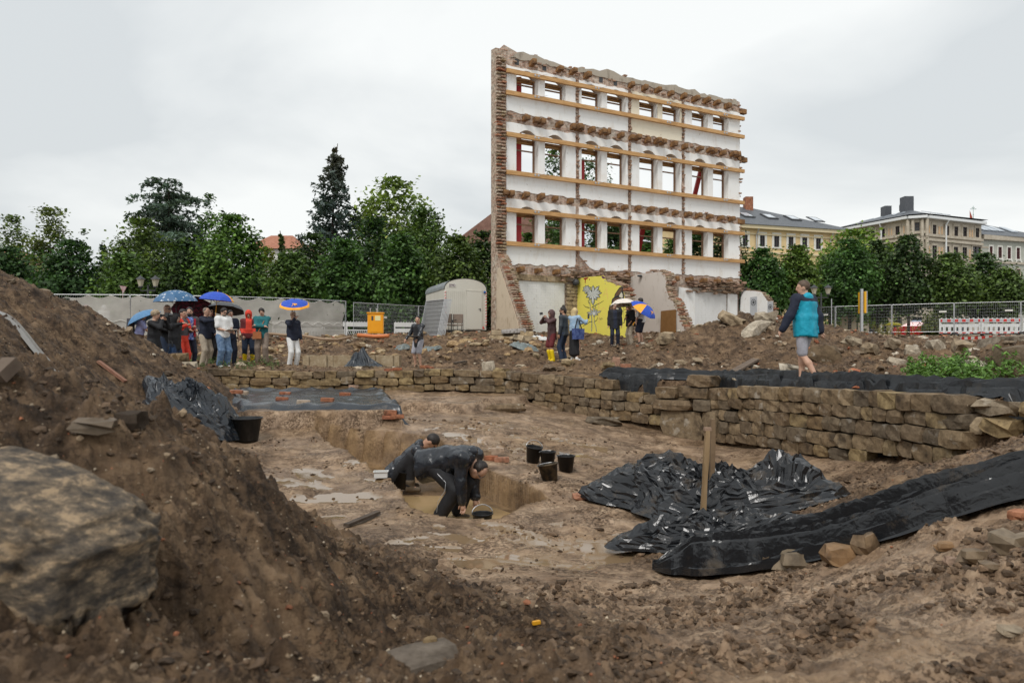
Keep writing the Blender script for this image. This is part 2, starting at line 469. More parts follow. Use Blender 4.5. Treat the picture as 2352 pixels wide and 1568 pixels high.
def build_ground():
    cols = np.concatenate([np.linspace(-3.2, -.86, 46)[:-1], np.linspace(-.86, .86, 650), np.linspace(.86, 3.2, 46)[1:]])
    rows = np.concatenate([np.linspace(-1.0, 1.4, 40)[:-1], np.exp(np.linspace(math.log(1.4), math.log(47), 570)), np.exp(np.linspace(math.log(49), math.log(1500), 26))])
    Yb = np.maximum(rows, 1.4)
    X = cols[None, :]*Yb[:, None]; Y = np.repeat(rows[:, None], len(cols), 1)
    Z, inf = ground(X, Y, True, True)
    nr, nc = X.shape
    V = np.stack([X, Y, Z], -1).reshape(-1, 3)
    a = (np.arange(nr-1)[:, None]*nc + np.arange(nc-1)[None, :]).ravel()
    F = np.stack([a, a+1, a+nc+1, a+nc], 1)
    # soil kinds: R = dark humus, G = yellow loam / sand, B = wet trodden clay, A = street
    sand = np.clip(inf['trw'] + sstep(.55, .9, fbm2(X*.35+4, Y*.35, 3, 51)+.5)*(1-inf['m'])*.4 + inf['t1']*.35*sstep(12.6, 13.4, Y) , 0, 1)
    sand = np.maximum(sand, sstep(.0, .5, fbm2(X*.7, Y*.7, 3, 53)-.1)*.4*inf['m'])
    dh = sstep(1.9, .9, np.hypot(X-8.6, (Y-10.8)))
    dark = np.clip(np.maximum(inf['dark'], dh) + .3*sstep(3,5,X)*sstep(15.5,17,Y)*(1-inf['m']) + .25*sstep(0, .5, fbm2(X*.5, Y*.5, 3, 55)), 0, 1)
    wet = np.clip(inf['m']*(1-inf['dark'])*(1-inf['right']*.7), 0, 1)
    C = np.stack([dark, sand, wet, inf['far']], -1).reshape(-1, 4); Pd = np.repeat(inf['pud'].reshape(-1, 1), 4, 1)
    return np_mesh("ground", V, F, mat_ground(), None, True, {"soil": C, "puddle": Pd}), (X, Y, Z, inf)

def mat_ground():
    m = bpy.data.materials.new("soil"); m.use_nodes = True
    t = m.node_tree; b = t.nodes["Principled BSDF"]
    N = lambda k: t.nodes.new(k)
    L = t.links.new
    tc = N("ShaderNodeTexCoord"); at = N("ShaderNodeAttribute"); at.attribute_name = "soil"
    sp = N("ShaderNodeSeparateColor"); L(at.outputs["Color"], sp.inputs[0])
    def noise(sc, det=6, ro=.6):
        n = N("ShaderNodeTexNoise"); n.inputs["Scale"].default_value = sc; n.inputs["Detail"].default_value = det; n.inputs["Roughness"].default_value = ro
        L(tc.outputs["Object"], n.inputs["Vector"]); return n.outputs[0]
    def ramp(f, *st):
        r = N("ShaderNodeValToRGB"); L(f, r.inputs[0])
        while len(r.color_ramp.elements) < len(st): r.color_ramp.elements.new(.5)
        for e_, (p_, c_) in zip(r.color_ramp.elements, st):
            e_.position = p_; e_.color = tuple(c_)+(1,) if len(c_) == 3 else c_
        return r.outputs[0]
    def mix(f, a, c, mode='MIX'):
        x = N("ShaderNodeMix"); x.data_type = 'RGBA'; x.blend_type = mode
        if isinstance(f, (int, float)): x.inputs[0].default_value = f
        else: L(f, x.inputs[0])
        for i, q in ((6, a), (7, c)):
            if isinstance(q, tuple): x.inputs[i].default_value = q+(1,)
            else: L(q, x.inputs[i])
        return x.outputs[2]
    def mth(op, a, c=None, clamp=True):
        x = N("ShaderNodeMath"); x.operation = op; x.use_clamp = clamp
        for i, q in enumerate((a, c)):
            if q is None: continue
            if isinstance(q, (int, float)): x.inputs[i].default_value = q
            else: L(q, x.inputs[i])
        return x.outputs[0]
    n_big = noise(.9, 5); n_mid = noise(5, 8, .65); n_fine = noise(38, 6, .7); n_vf = noise(140, 3, .7)
    base = ramp(n_mid, (.34, (.085,.052,.028)), (.5, (.19,.12,.068)), (.66, (.30,.205,.122)))
    dark = ramp(n_mid, (.36, (.052,.031,.016)), (.5, (.138,.087,.048)), (.66, (.25,.168,.098)))
    sand = ramp(n_mid, (.3, (.19,.115,.055)), (.6, (.29,.185,.09)), (.8, (.36,.25,.14)))
    wetc = ramp(n_mid, (.34, (.19,.122,.070)), (.5, (.37,.255,.163)), (.66, (.50,.365,.245)))
    col = mix(sp.outputs[2], base, wetc)
    col = mix(sp.outputs[1], col, sand)
    col = mix(sp.outputs[0], col, dark)
    # grit: pale and brick-red specks
    vo = N("ShaderNodeTexVoronoi"); vo.inputs["Scale"].default_value = 70
    L(tc.outputs["Object"], vo.inputs["Vector"])
    spk = mth('LESS_THAN', vo.outputs["Distance"], .2)
    sel = N("ShaderNodeSeparateColor"); L(vo.outputs["Color"], sel.inputs[0])
    gate = mth('MULTIPLY', spk, mth('GREATER_THAN', sel.outputs[0], .86))
    spc = ramp(sel.outputs[1], (.0, (.38,.29,.19)), (.45, (.50,.42,.31)), (.72, (.30,.20,.12)), (.9, (.36,.10,.045)))
    col = mix(mth('MULTIPLY', gate, .85), col, spc)
    n_cl = noise(2.6, 4); n_cr = noise(26, 5, .72)
    crumb = mth('MULTIPLY', mth('SUBTRACT', 1.0, mth('MULTIPLY', sp.outputs[1], .75)), mth('MULTIPLY', ramp(n_cr, (.50, (0,0,0)), (.57, (1,1,1))), ramp(n_cl, (.42, (.12,)*3), (.60, (1,1,1)))))
    col = mix(mth('MULTIPLY', crumb, .8), col, mix(1.0, col, (.38,.34,.30), 'MULTIPLY'))
    col = mix(1.0, col, ramp(noise(1.7, 6, .62), (.40, (.70,.67,.65)), (.56, (1.10,1.09,1.08))), 'MULTIPLY')
    col = mix(mth('MULTIPLY', n_fine, .6), col, mix(1.0, col, (.5,.47,.45), 'MULTIPLY'))
    far = N("ShaderNodeRGB"); far.outputs[0].default_value = (.16,.155,.15,1)
    alpha = at.outputs["Alpha"]
    col = mix(alpha, col, far.outputs[0])
    pu = N("ShaderNodeAttribute"); pu.attribute_name = "puddle"
    pm = mth('GREATER_THAN', mth('ADD', pu.outputs["Fac"], mth('MULTIPLY', mth('SUBTRACT', n_fine, .5, False), .7, False), False), .5)
    col = mix(pm, col, (.235,.16,.092))
    L(col, b.inputs["Base Color"])
    # wet sheen in patches of trodden clay
    wet_p = mth('MULTIPLY', sp.outputs[2], ramp(n_big, (.42, (0,0,0)), (.58, (1,1,1))))
    rg = N("ShaderNodeMapRange"); rg.inputs["To Min"].default_value = .82; rg.inputs["To Max"].default_value = .33
    L(wet_p, rg.inputs[0]); 
    rg2 = mth('ADD', rg.outputs[0], mth('MULTIPLY', mth('SUBTRACT', n_fine, .5, False), .5, False))
    rg3 = N("ShaderNodeMix"); L(pm, rg3.inputs[0]); L(rg2, rg3.inputs[2]); rg3.inputs[3].default_value = .05
    L(rg3.outputs[0], b.inputs["Roughness"])
    L(mth('ADD', mth('MULTIPLY', pm, .6), .34), b.inputs["Specular IOR Level"])
    hsum = mth('ADD', mth('ADD', mth('MULTIPLY', n_mid, .4, False), mth('MULTIPLY', crumb, .35, False), False), mth('ADD', mth('MULTIPLY', n_fine, .28, False), mth('MULTIPLY', n_vf, .08, False), False), False)
    bp = N("ShaderNodeBump"); bp.inputs["Distance"].default_value = .05; bp.inputs["Strength"].default_value = .9; L(mth('MULTIPLY', mth('SUBTRACT', 1.0, pm), .9), bp.inputs["Strength"])
    L(hsum, bp.inputs["Height"]); L(bp.outputs[0], b.inputs["Normal"])
    return m

GROUND, GGRID = build_ground()
tag(GROUND, kind="structure")
# ------------------------------------------------------------------ masonry and loose stones
def mat_stone(name, cols, lime=.25, scale=9, bump=.02, rnd=True, rough=.85, grime=(.05,.035,.022)):
    m = bpy.data.materials.new(name); m.use_nodes = True
    t = m.node_tree; b = t.nodes["Principled BSDF"]; N = t.nodes.new; L = t.links.new
    tc = N("ShaderNodeTexCoord"); oi = N("ShaderNodeObjectInfo")
    off = N("ShaderNodeVectorMath"); off.operation = 'ADD'
    sc = N("ShaderNodeVectorMath"); sc.operation = 'SCALE'; sc.inputs[0].default_value = (37, 19, 53)
    L(oi.outputs["Random"], sc.inputs["Scale"]); 
    geo = N("ShaderNodeNewGeometry")
    L(geo.outputs["Position"], off.inputs[0]); L(sc.outputs[0], off.inputs[1])
    n1 = N("ShaderNodeTexNoise"); n1.inputs["Scale"].default_value = scale; n1.inputs["Detail"].default_value = 7; n1.inputs["Roughness"].default_value = .68
    L(off.outputs[0], n1.inputs["Vector"])
    n2 = N("ShaderNodeTexNoise"); n2.inputs["Scale"].default_value = scale*.33; n2.inputs["Detail"].default_value = 5; n2.inputs["Roughness"].default_value = .62
    L(off.outputs[0], n2.inputs["Vector"])
    r = N("ShaderNodeValToRGB"); r.color_ramp.interpolation = 'LINEAR'
    while len(r.color_ramp.elements) < len(cols): r.color_ramp.elements.new(.5)
    for i, (e_, c_) in enumerate(zip(r.color_ramp.elements, cols)):
        e_.position = i/(len(cols)-1); e_.color = tuple(c_)+(1,)
    L(oi.outputs["Random"], r.inputs[0])
    sh = N("ShaderNodeMix"); sh.data_type = 'RGBA'; sh.blend_type = 'MULTIPLY'; sh.inputs[0].default_value = 1
    g = N("ShaderNodeValToRGB"); g.color_ramp.elements[0].position = .3; g.color_ramp.elements[0].color = (.42,.38,.34,1)
    g.color_ramp.elements[1].position = .68; g.color_ramp.elements[1].color = (1.2,1.17,1.12,1)
    L(n1.outputs[0], g.inputs[0]); L(r.outputs[0], sh.inputs[6]); L(g.outputs[0], sh.inputs[7])
    lm = N("ShaderNodeMix"); lm.data_type = 'RGBA'
    lr = N("ShaderNodeMapRange"); lr.inputs["From Min"].default_value = .60; lr.inputs["From Max"].default_value = .68; lr.inputs["To Max"].default_value = lime
    L(n2.outputs[0], lr.inputs[0]); L(lr.outputs[0], lm.inputs[0]); L(sh.outputs[2], lm.inputs[6]); lm.inputs[7].default_value = (.52,.48,.41,1)
    gr = N("ShaderNodeMix"); gr.data_type = 'RGBA'
    gm = N("ShaderNodeMapRange"); gm.inputs["From Min"].default_value = .45; gm.inputs["From Max"].default_value = .33; gm.inputs["To Max"].default_value = .85
    L(n2.outputs[0], gm.inputs[0]); L(gm.outputs[0], gr.inputs[0]); L(lm.outputs[2], gr.inputs[6]); gr.inputs[7].default_value = tuple(grime)+(1,)
    L(gr.outputs[2], b.inputs["Base Color"])
    b.inputs["Roughness"].default_value = rough; b.inputs["Specular IOR Level"].default_value = .35
    bp = N("ShaderNodeBump"); bp.inputs["Distance"].default_value = bump; bp.inputs["Strength"].default_value = 1
    L(n1.outputs[0], bp.inputs["Height"]); L(bp.outputs[0], b.inputs["Normal"])
    return m

M_WALL_DARK = mat_stone("weathered_sandstone", [(.15,.107,.064),(.22,.16,.10),(.14,.112,.08),(.28,.21,.13),(.19,.135,.08)], .45)
M_WALL_TAN = mat_stone("yellow_sandstone", [(.25,.18,.095),(.19,.13,.07),(.33,.245,.13),(.22,.165,.095),(.38,.29,.15)], .3)
M_PALE = mat_stone("pale_broken_stone", [(.42,.36,.27),(.33,.27,.19),(.50,.45,.37),(.28,.22,.15),(.38,.30,.20)], .4)
M_BRICK = mat_stone("old_red_brick", [(.40,.15,.075),(.33,.13,.075),(.45,.20,.11),(.36,.17,.11),(.47,.24,.15)], .35, 14, .01)
M_BRICK_PALE = mat_stone("mortar_smeared_brick", [(.40,.255,.185),(.52,.43,.34),(.37,.20,.135),(.56,.48,.39),(.42,.30,.22)], .6, 10, .012, grime=(.26,.19,.14))
M_COBBLE = mat_stone("river_cobble", [(.20,.145,.09),(.16,.125,.09),(.24,.19,.13),(.30,.17,.075),(.12,.10,.08)], .1, 7, .006, rough=.6)

_rng = np.random.RandomState(11)
def block_mesh(seed, rough=.07, rnd=.16, n=3):
    """a worn squared stone in a unit box: 26 points, 24 faces"""
    rs = np.random.RandomState(seed)
    bm = bmesh.new()
    bmesh.ops.create_cube(bm, size=1.0)
    bmesh.ops.subdivide_edges(bm, edges=bm.edges[:], cuts=n-2, use_grid_fill=True)
    for v in bm.verts:
        c = np.array(v.co)*2
        k = np.abs(c) > .9
        if k.sum() == 3: c *= (1-rnd*rs.uniform(.5, 1.5))
        elif k.sum() == 2: c *= (1-rnd*.32*rs.uniform(.2, 1.6))
        else: c *= 1+rs.uniform(-.2, .12)*rnd*2
        c += rs.normal(size=3)*rough
        v.co = c*.5
    me = bpy.data.meshes.new("stone"); bm.to_mesh(me); bm.free()
    return me
BLOCKS = [block_mesh(100+i, .05, .12) for i in range(14)]
ROUGH_BLOCKS = [block_mesh(200+i, .16, .26) for i in range(12)]
BRICKS = [block_mesh(300+i, .02, .05) for i in range(6)]
BROKEN_BRICKS = [block_mesh(320+i, .10, .16) for i in range(6)]

def mesh_with(me, m_, cache={}):
    k = (me.name, m_.name)
    if k not in cache:
        c = me.copy(); c.materials.clear(); c.materials.append(m_); cache[k] = c
    return cache[k]

def piece(name, me, m_, loc, scale, rot=(0,0,0), parent=None):
    o = bpy.data.objects.new(name, mesh_with(me, m_))
    COL.objects.link(o)
    o.location = loc; o.scale = scale; o.rotation_euler = rot
    if parent is not None: o.parent = parent
    return o

def masonry(label, path, top, bottom, course, lens, mats, depth=.34, seed=1, skip=None, jit=.03, offset=.05, rough=False):
    """path: plan points; top/bottom: functions of distance along; lays stones course by course"""
    rs = random.Random(seed)
    pts = [Vector((x, y, 0)) for x, y in path]
    seg = [(pts[i], pts[i+1], (pts[i+1]-pts[i]).length) for i in range(len(pts)-1)]
    tot = sum(s[2] for s in seg)
    root = thing("stone_wall", label, "wall", (pts[0].x, pts[0].y, bottom(0)+CZ)); root["kind"] = "thing"
    def at(s):
        for a, b, l in seg:
            if s <= l or b is seg[-1][1]:
                d = (b-a).normalized(); return a+d*s, d
            s -= l
    lvl = 0; z0 = 0.0
    org = root.location
    nst = 0
    while True:
        hgt = course*rs.uniform(.85, 1.15)
        s = -rs.uniform(0, .2); alive = False
        while s < tot:
            l = rs.uniform(*lens)
            mid = min(max(s+l/2, 0), tot-.01)
            t_ = top(mid); bo = bottom(mid)
            zt = t_ - z0; zb = zt - hgt
            if zb + hgt*.35 > bo:
                alive = True
                p, d = at(mid)
                nrm = Vector((d.y, -d.x, 0))
                if not (skip and skip(mid, lvl, rs)):
                    dep = depth*rs.uniform(.85, 1.1)
                    pos = p + nrm*(offset + rs.uniform(-jit, jit) + (depth-dep)*0) + Vector((0, 0, CZ+(zt+zb)/2+rs.uniform(-.008, .008)))
                    m_ = mats[0] if rs.random() > mats[2] else mats[1]
                    me = rs.choice(ROUGH_BLOCKS if rough else BLOCKS)
                    piece("stone", me, m_, pos-org, (l*1.0, dep, hgt*rs.uniform(.93, 1.0)),
                          (rs.uniform(-.03, .03), rs.uniform(-.035, .035), math.atan2(d.y, d.x)+rs.uniform(-.05, .05)), root)
                    nst += 1
            s += l
        z0 += hgt*.985; lvl += 1
        if not alive or lvl > 11: break
    return root

# back wall of the dig, running across the view
def topA(s): return -.57 + .03*math.sin(s*2.1) + (-.06 if 3.0 < s < 4.2 else 0)
def botA(s): return -1.14 - .005*s
masonry("low yellowish sandstone wall running across the back of the dig, below the visitors under umbrellas",
        [(-8.6,18.42),(-4.4,18.36),(-.35,18.3)], topA, botA, .205, (.26,.72), (M_WALL_TAN, M_WALL_DARK, .3), seed=4,
        skip=lambda s, l, r: (l == 0 and r.random() < .06))
# side wall coming forward on the right, up to the corner pier
def topB(s): return -.60 - .035*s + (.0 if s < 2.2 else -.02)
def botB(s): return -1.36 - .102*s
masonry("long dark sandstone block wall behind the buckets, between the inner corner and the pier",
        [(-.05,18.3),(4.22,14.3)], topB, botB, .235, (.28,.62), (M_WALL_DARK, M_WALL_TAN, .14), seed=9,
        skip=lambda s, l, r: (l == 0 and 3.6 < s < 4.7))
# wall from the pier towards the viewer
def topC(s): return -.74 + .028*s - (.06 if s < 1.0 else 0)
def botC(s): return -1.95 + .07*s + .06*max(0, s-4.4)
masonry("dark lime-streaked stone wall on the right under the edge of the long black sheet",
        [(4.22,14.25),(5.42,10.3),(5.72,8.6)], topC, botC, .215, (.24,.46), (M_WALL_DARK, M_WALL_TAN, .1), seed=15, jit=.03)
masonry("collapsed pale rubble stretch at the right end of the dig wall",
        [(5.70,8.75),(5.95,8.1),(6.5,7.55),(7.3,7.1)], lambda s: -.60, lambda s: -1.2+.1*s, .24, (.22,.5), (M_PALE, M_WALL_TAN, .35), seed=21, jit=.12, rough=True)
# squared blocks of the corner pier
pier = thing("corner_pier", "corner pier of large squared stone blocks where the two right-hand dig walls meet", "pier", (4.15,14.25,CZ-1.95))
for (x, y, z, l, h, rz) in ((3.72,14.62,-1.62,1.05,.62,-.76),(3.55,14.72,-1.20,.95,.22,-.76),(4.05,14.22,-1.17,.40,.24,-.74),(3.95,14.36,-.93,.62,.24,-.76),(3.45,14.83,-.95,.5,.24,-.76),(4.02,14.30,-.68,.58,.24,-.76),(4.22,14.05,-1.55,.42,.55,-1.1)):
    piece("stone", BLOCKS[int(_rng.randint(14))], M_WALL_DARK, Vector((x, y, CZ+z))-pier.location, (l, .5, h), (0, 0, rz), pier)
# rough footing of a second wall behind the back wall, earth faced
lw = MB()
seg = 16
for k in range(seg):
    x0 = -6.3 + 2.9*k/seg; x1 = -6.3+2.9*(k+1)/seg
    lw.box(((x0+x1)/2, 20.75+.05*math.sin(k*1.7), CZ-.42+.012*math.sin(k*2.3)), (x1-x0+.004, .42, .42+.02*math.sin(k*3.1)))
o = lw.build("earth_wall", mat("tan_loam", (.30,.22,.13), (.42,.34,.23), 6, .9, .02))
tag(o, "smooth tan earth-faced footing behind the back wall, beside the slumped grey sheet", "wall", kind="thing")

# ------------------------------------------------------------------ scattered clods, grit and rubble that nobody could count
def ico(level, seed=0, amp=.25):
    bm = bmesh.new(); bmesh.ops.create_icosphere(bm, subdivisions=level, radius=1.0)
    V = np.array([v.co for v in bm.verts]); F = np.array([[v.index for v in f.verts] for f in bm.faces]); bm.free()
    rs = np.random.RandomState(seed)
    V = V*(1+amp*perlin3(V*1.3+rs.uniform(-50, 50, 3))[:, None]*1.6 + rs.normal(size=(len(V), 1))*amp*.35)
    return V, F
ICO1 = [ico(1, i, .35) for i in range(16)]      # 12 points, 20 faces
ICO2 = [ico(2, 50+i, .30) for i in range(16)]   # 42 points, 80 faces

def rot_mats(n, rs):
    q = rs.normal(size=(n, 4)); q /= np.linalg.norm(q, axis=1)[:, None]
    w_, x, y, z = q.T
    return np.stack([1-2*(y*y+z*z), 2*(x*y-z*w_), 2*(x*z+y*w_), 2*(x*y+z*w_), 1-2*(x*x+z*z), 2*(y*z-x*w_), 2*(x*z-y*w_), 2*(y*z+x*w_), 1-2*(x*x+y*y)], 1).reshape(n, 3, 3)

def scatter(name, pos, size, cols, base, mats, seed, squash=.7, aniso=.35, sink=.25, smooth=False):
    rs = np.random.RandomState(seed); n = len(pos)
    Rm = rot_mats(n, rs)
    sc = size[:, None]*(1+rs.uniform(-aniso, aniso, (n, 3)))
    which = rs.randint(len(base), size=n)
    Vs, Fs, Cs = [], [], []; off = 0
    for k in range(len(base)):
        idx = np.where(which == k)[0]
        if not len(idx): continue
        V, F = base[k]
        P_ = np.einsum('nij,nvj->nvi', Rm[idx], V[None]*sc[idx][:, None, :])
        P_[..., 2] *= squash
        P_ += pos[idx][:, None, :]
        P_[..., 2] += (size[idx]*squash*(1-2*sink))[:, None]*.6
        Vs.append(P_.reshape(-1, 3))
        Fs.append((F[None]+(np.arange(len(idx))*len(V))[:, None, None]+off).reshape(-1, 3))
        Cs.append(np.repeat(np.concatenate([cols[idx], np.ones((len(idx), 1))], 1), len(V), 0))
        off += len(idx)*len(V)
    o = np_mesh(name, np.concatenate(Vs), np.concatenate(Fs), mats, None, smooth, {"tint": np.concatenate(Cs)})
    tag(o, kind="stuff")
    return o

def pick(n, weight, seed):
    rs = np.random.RandomState(seed)
    X, Y, Z, inf = GGRID
    wgt = weight.ravel().astype(float); wgt = wgt/wgt.sum()
    i = rs.choice(len(wgt), n, p=wgt)
    x = X.ravel()[i]*(1+rs.uniform(-.002, .002, n)); y = Y.ravel()[i]*(1+rs.uniform(-.002, .002, n))
    return np.stack([x, y, Z.ravel()[i]], 1), i
def palette(n, cols, seed, var=.15):
    rs = np.random.RandomState(seed)
    c = np.array(cols)[rs.randint(len(cols), size=n)]
    return np.clip(c*(1+rs.normal(size=(n, 1))*var), .01, 1)
X_, Y_, Z_, I_ = GGRID
vis = (np.abs(X_/np.maximum(Y_, .5)) < .9) & (Y_ > 1.3) & (Y_ < 46)
flat = (1-I_['tr'])*vis
rsz = np.random.RandomState(5)
M_CLOD = mat("soil_clod", (.6,.6,.6), (1.25,1.25,1.25), 30, .8, .01, 60, attr="tint")
M_RUB = mat("rubble_piece", (.6,.57,.54), (1.2,1.2,1.2), 16, .85, .008, 45, attr="tint")
patch = sstep(-.1, .3, fbm2(X_*.8, Y_*.8, 2, 29)); patch2 = sstep(-.25, .35, fbm2(X_*1.5, Y_*1.5, 2, 39))
floor_ = I_['m']*(1-I_['near'])*(1-I_['dark'])*(1-I_['t1'])
wt = flat*(I_['dark']*.28 + I_['near']*patch2*1.9 + I_['right']*I_['m']*.5 + floor_*patch*.55*(Y_ < 14) + (1-I_['m'])*.45)
pos, ii = pick(14000, wt, 1)
sz = np.maximum(np.exp(rsz.normal(-4.35, .55, 14000)), .0021*pos[:, 1]); sz = np.minimum(sz, .009+.0047*pos[:, 1])*np.where(I_['dark'].ravel()[ii] > .5, .8, 1)
dk = I_['dark'].ravel()[ii][:, None]
cc_ = palette(14000, [(.11,.068,.038),(.17,.108,.063),(.08,.05,.028)], 2)*(1-dk*.25); big = sz > np.percentile(sz, 70)
scatter("soil_clods", pos[big], sz[big]*1.05, cc_[big], [ico(2, 80+i, .55) for i in range(20)], M_CLOD, 3, .58, .5, .52, True)
scatter("soil_crumbs", pos[~big], sz[~big], cc_[~big], ICO1, M_CLOD, 4, .7, .5, .35)
# grit and pebbles
wt = flat*(I_['dark']*1.0 + (1-I_['m'])*.8 + I_['near']*.12 + I_['right']*I_['m']*.3 + floor_*.05)
wt = wt*(1-.5*(Y_ < 3.2))
pos, ii = pick(6500, wt, 4)
sz = np.maximum(np.exp(rsz.normal(-5.3, .5, 6500)), .0009*pos[:, 1]); sz = np.minimum(sz, .05)
scatter("pebbles", pos, sz, palette(6500, [(.30,.22,.14),(.24,.175,.11),(.40,.33,.24),(.20,.15,.10),(.30,.12,.06),(.16,.12,.085),(.33,.26,.18)], 5), ICO1, M_RUB, 6, .8, .3)
# broken stone and brick on the heaps behind the dig
hp = np.clip(I_['hm']*.18 + (1-I_['m'])*(sstep(-.5, .6, Z_-CZ)*.8 + .35)*(Y_ < 44), 0, 2)
hp *= .35 + sstep(-.2, .4, fbm2(X_*.6, Y_*.6, 2, 61))
pos, ii = pick(2900, flat*hp, 7)
sz = np.exp(rsz.normal(-2.65, .5, 2900)); sz = np.clip(np.maximum(sz*.8, .0024*pos[:, 1]), .025, .18)
scatter("rubble", pos, sz, palette(2900, [(.40,.33,.24),(.30,.23,.15),(.46,.41,.33),(.24,.18,.12),(.33,.115,.055),(.36,.15,.08),(.20,.15,.10),(.16,.115,.075),(.27,.20,.13)], 8), ICO2, M_RUB, 9, .62, .45)
# pale stones under the left fence
wt = flat*(1-I_['m'])*(Y_ > 21.5)*(Y_ < 30)*(X_ < 2)
pos, ii = pick(520, wt, 10)
sz = np.clip(np.exp(rsz.normal(-2.35, .4, 520)), .05, .2)
scatter("broken_sandstone", pos, sz, palette(520, [(.36,.25,.13),(.28,.19,.10),(.40,.31,.19),(.22,.145,.08)], 11), ICO2, M_RUB, 12, .6, .4)

# single stones and bricks that stand out
def loose(name, label, cat, px, py, sz, m_, me=None, rz=0.0, tilt=(0,0), D=None, group=None, lift=.3, d0=1.2):
    p = P(px, py, D) if D else ray_ground(px, py, d0)
    if D: p.z = gz(p.x, p.y)
    me = me or ROUGH_BLOCKS[int(_rng.randint(12))]
    o = piece(name, me, m_, (p.x, p.y, p.z+sz[2]*lift), sz, (tilt[0], tilt[1], rz))
    return tag(o, label, cat, group)
loose("cobblestone", "round orange-brown cobble at the near edge of the black plastic roll", "stone", 1765, 1303, (.17,.15,.14), M_COBBLE)
loose("field_stone", "angular grey-brown stone just right of the orange cobble", "stone", 1825, 1300, (.26,.2,.16), M_COBBLE, ROUGH_BLOCKS[2])
loose("field_stone", "blocky grey stone perched upright beside the plastic roll", "stone", 1988, 1262, (.17,.13,.15), M_COBBLE, ROUGH_BLOCKS[5], .4)
loose("field_stone", "brown stone wedged under the plastic roll left of the blocky grey one", "stone", 1930, 1290, (.24,.2,.15), M_COBBLE, ROUGH_BLOCKS[7])
loose("field_stone", "large smooth grey boulder at the right edge of the churned mud", "stone", 2325, 1262, (0.197,0.151,0.116), M_COBBLE, ROUGH_BLOCKS[9], .2)
loose("field_stone", "pale flat stone in the mud at the lower right edge", "stone", 2320, 1455, (0.087,0.064,0.029), M_PALE, ROUGH_BLOCKS[3])
loose("field_stone", "small reddish stone among pebbles on the right slope", "stone", 2185, 1300, (0.070,0.058,0.052), M_BRICK_PALE)
loose("field_stone", "buff rounded stone in the right slope above the reddish one", "stone", 2230, 1285, (0.116,0.087,0.070), M_COBBLE)
loose("field_stone", "flat buff stone half sunk in the right slope", "stone", 2170, 1262, (0.099,0.075,0.052), M_COBBLE)
loose("field_stone", "pale smooth stone low on the right slope near the frame edge", "stone", 2270, 1310, (0.075,0.064,0.046), M_COBBLE)
loose("brick_fragment", "red brick fragment at the far right on the muddy slope", "brick", 2340, 1190, (0.116,0.081,0.058), M_BRICK, BROKEN_BRICKS[0], .5)
loose("footing_stone", "grey squared stone lying free at the foot of the long right wall", "stone", 1415, 948, (.46,.36,.26), M_WALL_DARK, ROUGH_BLOCKS[1], -.3)
loose("footing_stone", "tan broken stone against the long right wall", "stone", 1345, 945, (.6,.4,.24), M_WALL_TAN, ROUGH_BLOCKS[4], .2)
loose("footing_stone", "flat orange-streaked slab of stone in front of the long right wall", "stone", 1385, 972, (.72,.42,.16), M_WALL_DARK, ROUGH_BLOCKS[6], .1)
loose("footing_stone", "long low stone on the middle step of the dig floor", "stone", 1165, 943, (.95,.3,.2), M_WALL_DARK, ROUGH_BLOCKS[8], .12)
loose("footing_stone", "pale upright rounded stone in the inner corner of the dig walls", "stone", 1122, 886, (.3,.3,.42), M_PALE, ROUGH_BLOCKS[10])
loose("footing_stone", "squat tan stone block in the inner corner of the dig walls", "stone", 1150, 880, (.5,.4,.42), M_WALL_TAN, ROUGH_BLOCKS[11])
loose("brick_fragment", "bright red broken brick left of the crumpled plastic pile", "brick", 1333, 1147, (.2,.14,.09), M_BRICK, BROKEN_BRICKS[1], .2)
loose("brick_fragment", "reddish broken slab behind the crumpled plastic pile", "brick", 1665, 1105, (.36,.26,.12), M_BRICK, BROKEN_BRICKS[2], -.5, (.2,.3))
loose("brick_fragment", "brown and red broken lump behind the crumpled plastic pile", "brick", 1705, 1112, (.3,.2,.15), M_COBBLE, BROKEN_BRICKS[3], -.2)
loose("brick", "upper red brick stacked on two others beside the trench", "brick", 1140, 1049, (.25,.12,.07), M_BRICK_PALE, BRICKS[0], .12, lift=1.55)
loose("brick", "lower red brick at the right of the small stack by the trench", "brick", 1152, 1060, (.24,.12,.075), M_BRICK, BRICKS[1], .1, lift=.45)
loose("brick", "dark lower brick at the left of the small stack by the trench", "brick", 1128, 1057, (.22,.12,.075), M_BRICK, BRICKS[2], -.1, lift=.45)
loose("field_stone", "rounded grey stone propped against the small brick stack", "stone", 1113, 1052, (.2,.16,.16), M_COBBLE, ROUGH_BLOCKS[0], .3)
for (px, py, rz, lb) in ((893,967,.1,"left red brick lying at the far end of the trench"),(912,968,.5,"right red brick lying at the far end of the trench"),(897,960,.0,"brick tucked behind two others at the far end of the trench")):
    loose("brick", lb, "brick", px, py, (.24,.12,.075), M_BRICK, BRICKS[3], rz, lift=.45)
for (px, py, D, rz, mm, lb) in ((432,888,15.6,.3,M_PALE,"squared pale stone where the spoil heap meets the back wall"),(408,884,15.9,-.2,M_WALL_TAN,"small stone behind the squared one at the foot of the spoil heap")):
    loose("field_stone", lb, "stone", px, py, (.38,.32,.26), mm, ROUGH_BLOCKS[4], rz, D=D)
loose("roof_tile", "orange broken tile below the squared stone at the heap foot", "tile", 455, 895, (.46,.22,.08), M_BRICK, BROKEN_BRICKS[4], .1, (.1,.1))
loose("brick", "orange brick on the right of the small brick row near the back wall edge", "brick", 912, 850, (.26,.12,.08), M_BRICK, BRICKS[4], .3)
loose("brick", "brick lying under the slumped sheet near the back wall edge", "brick", 893, 853, (.25,.12,.08), M_BRICK, BRICKS[5], -.1)
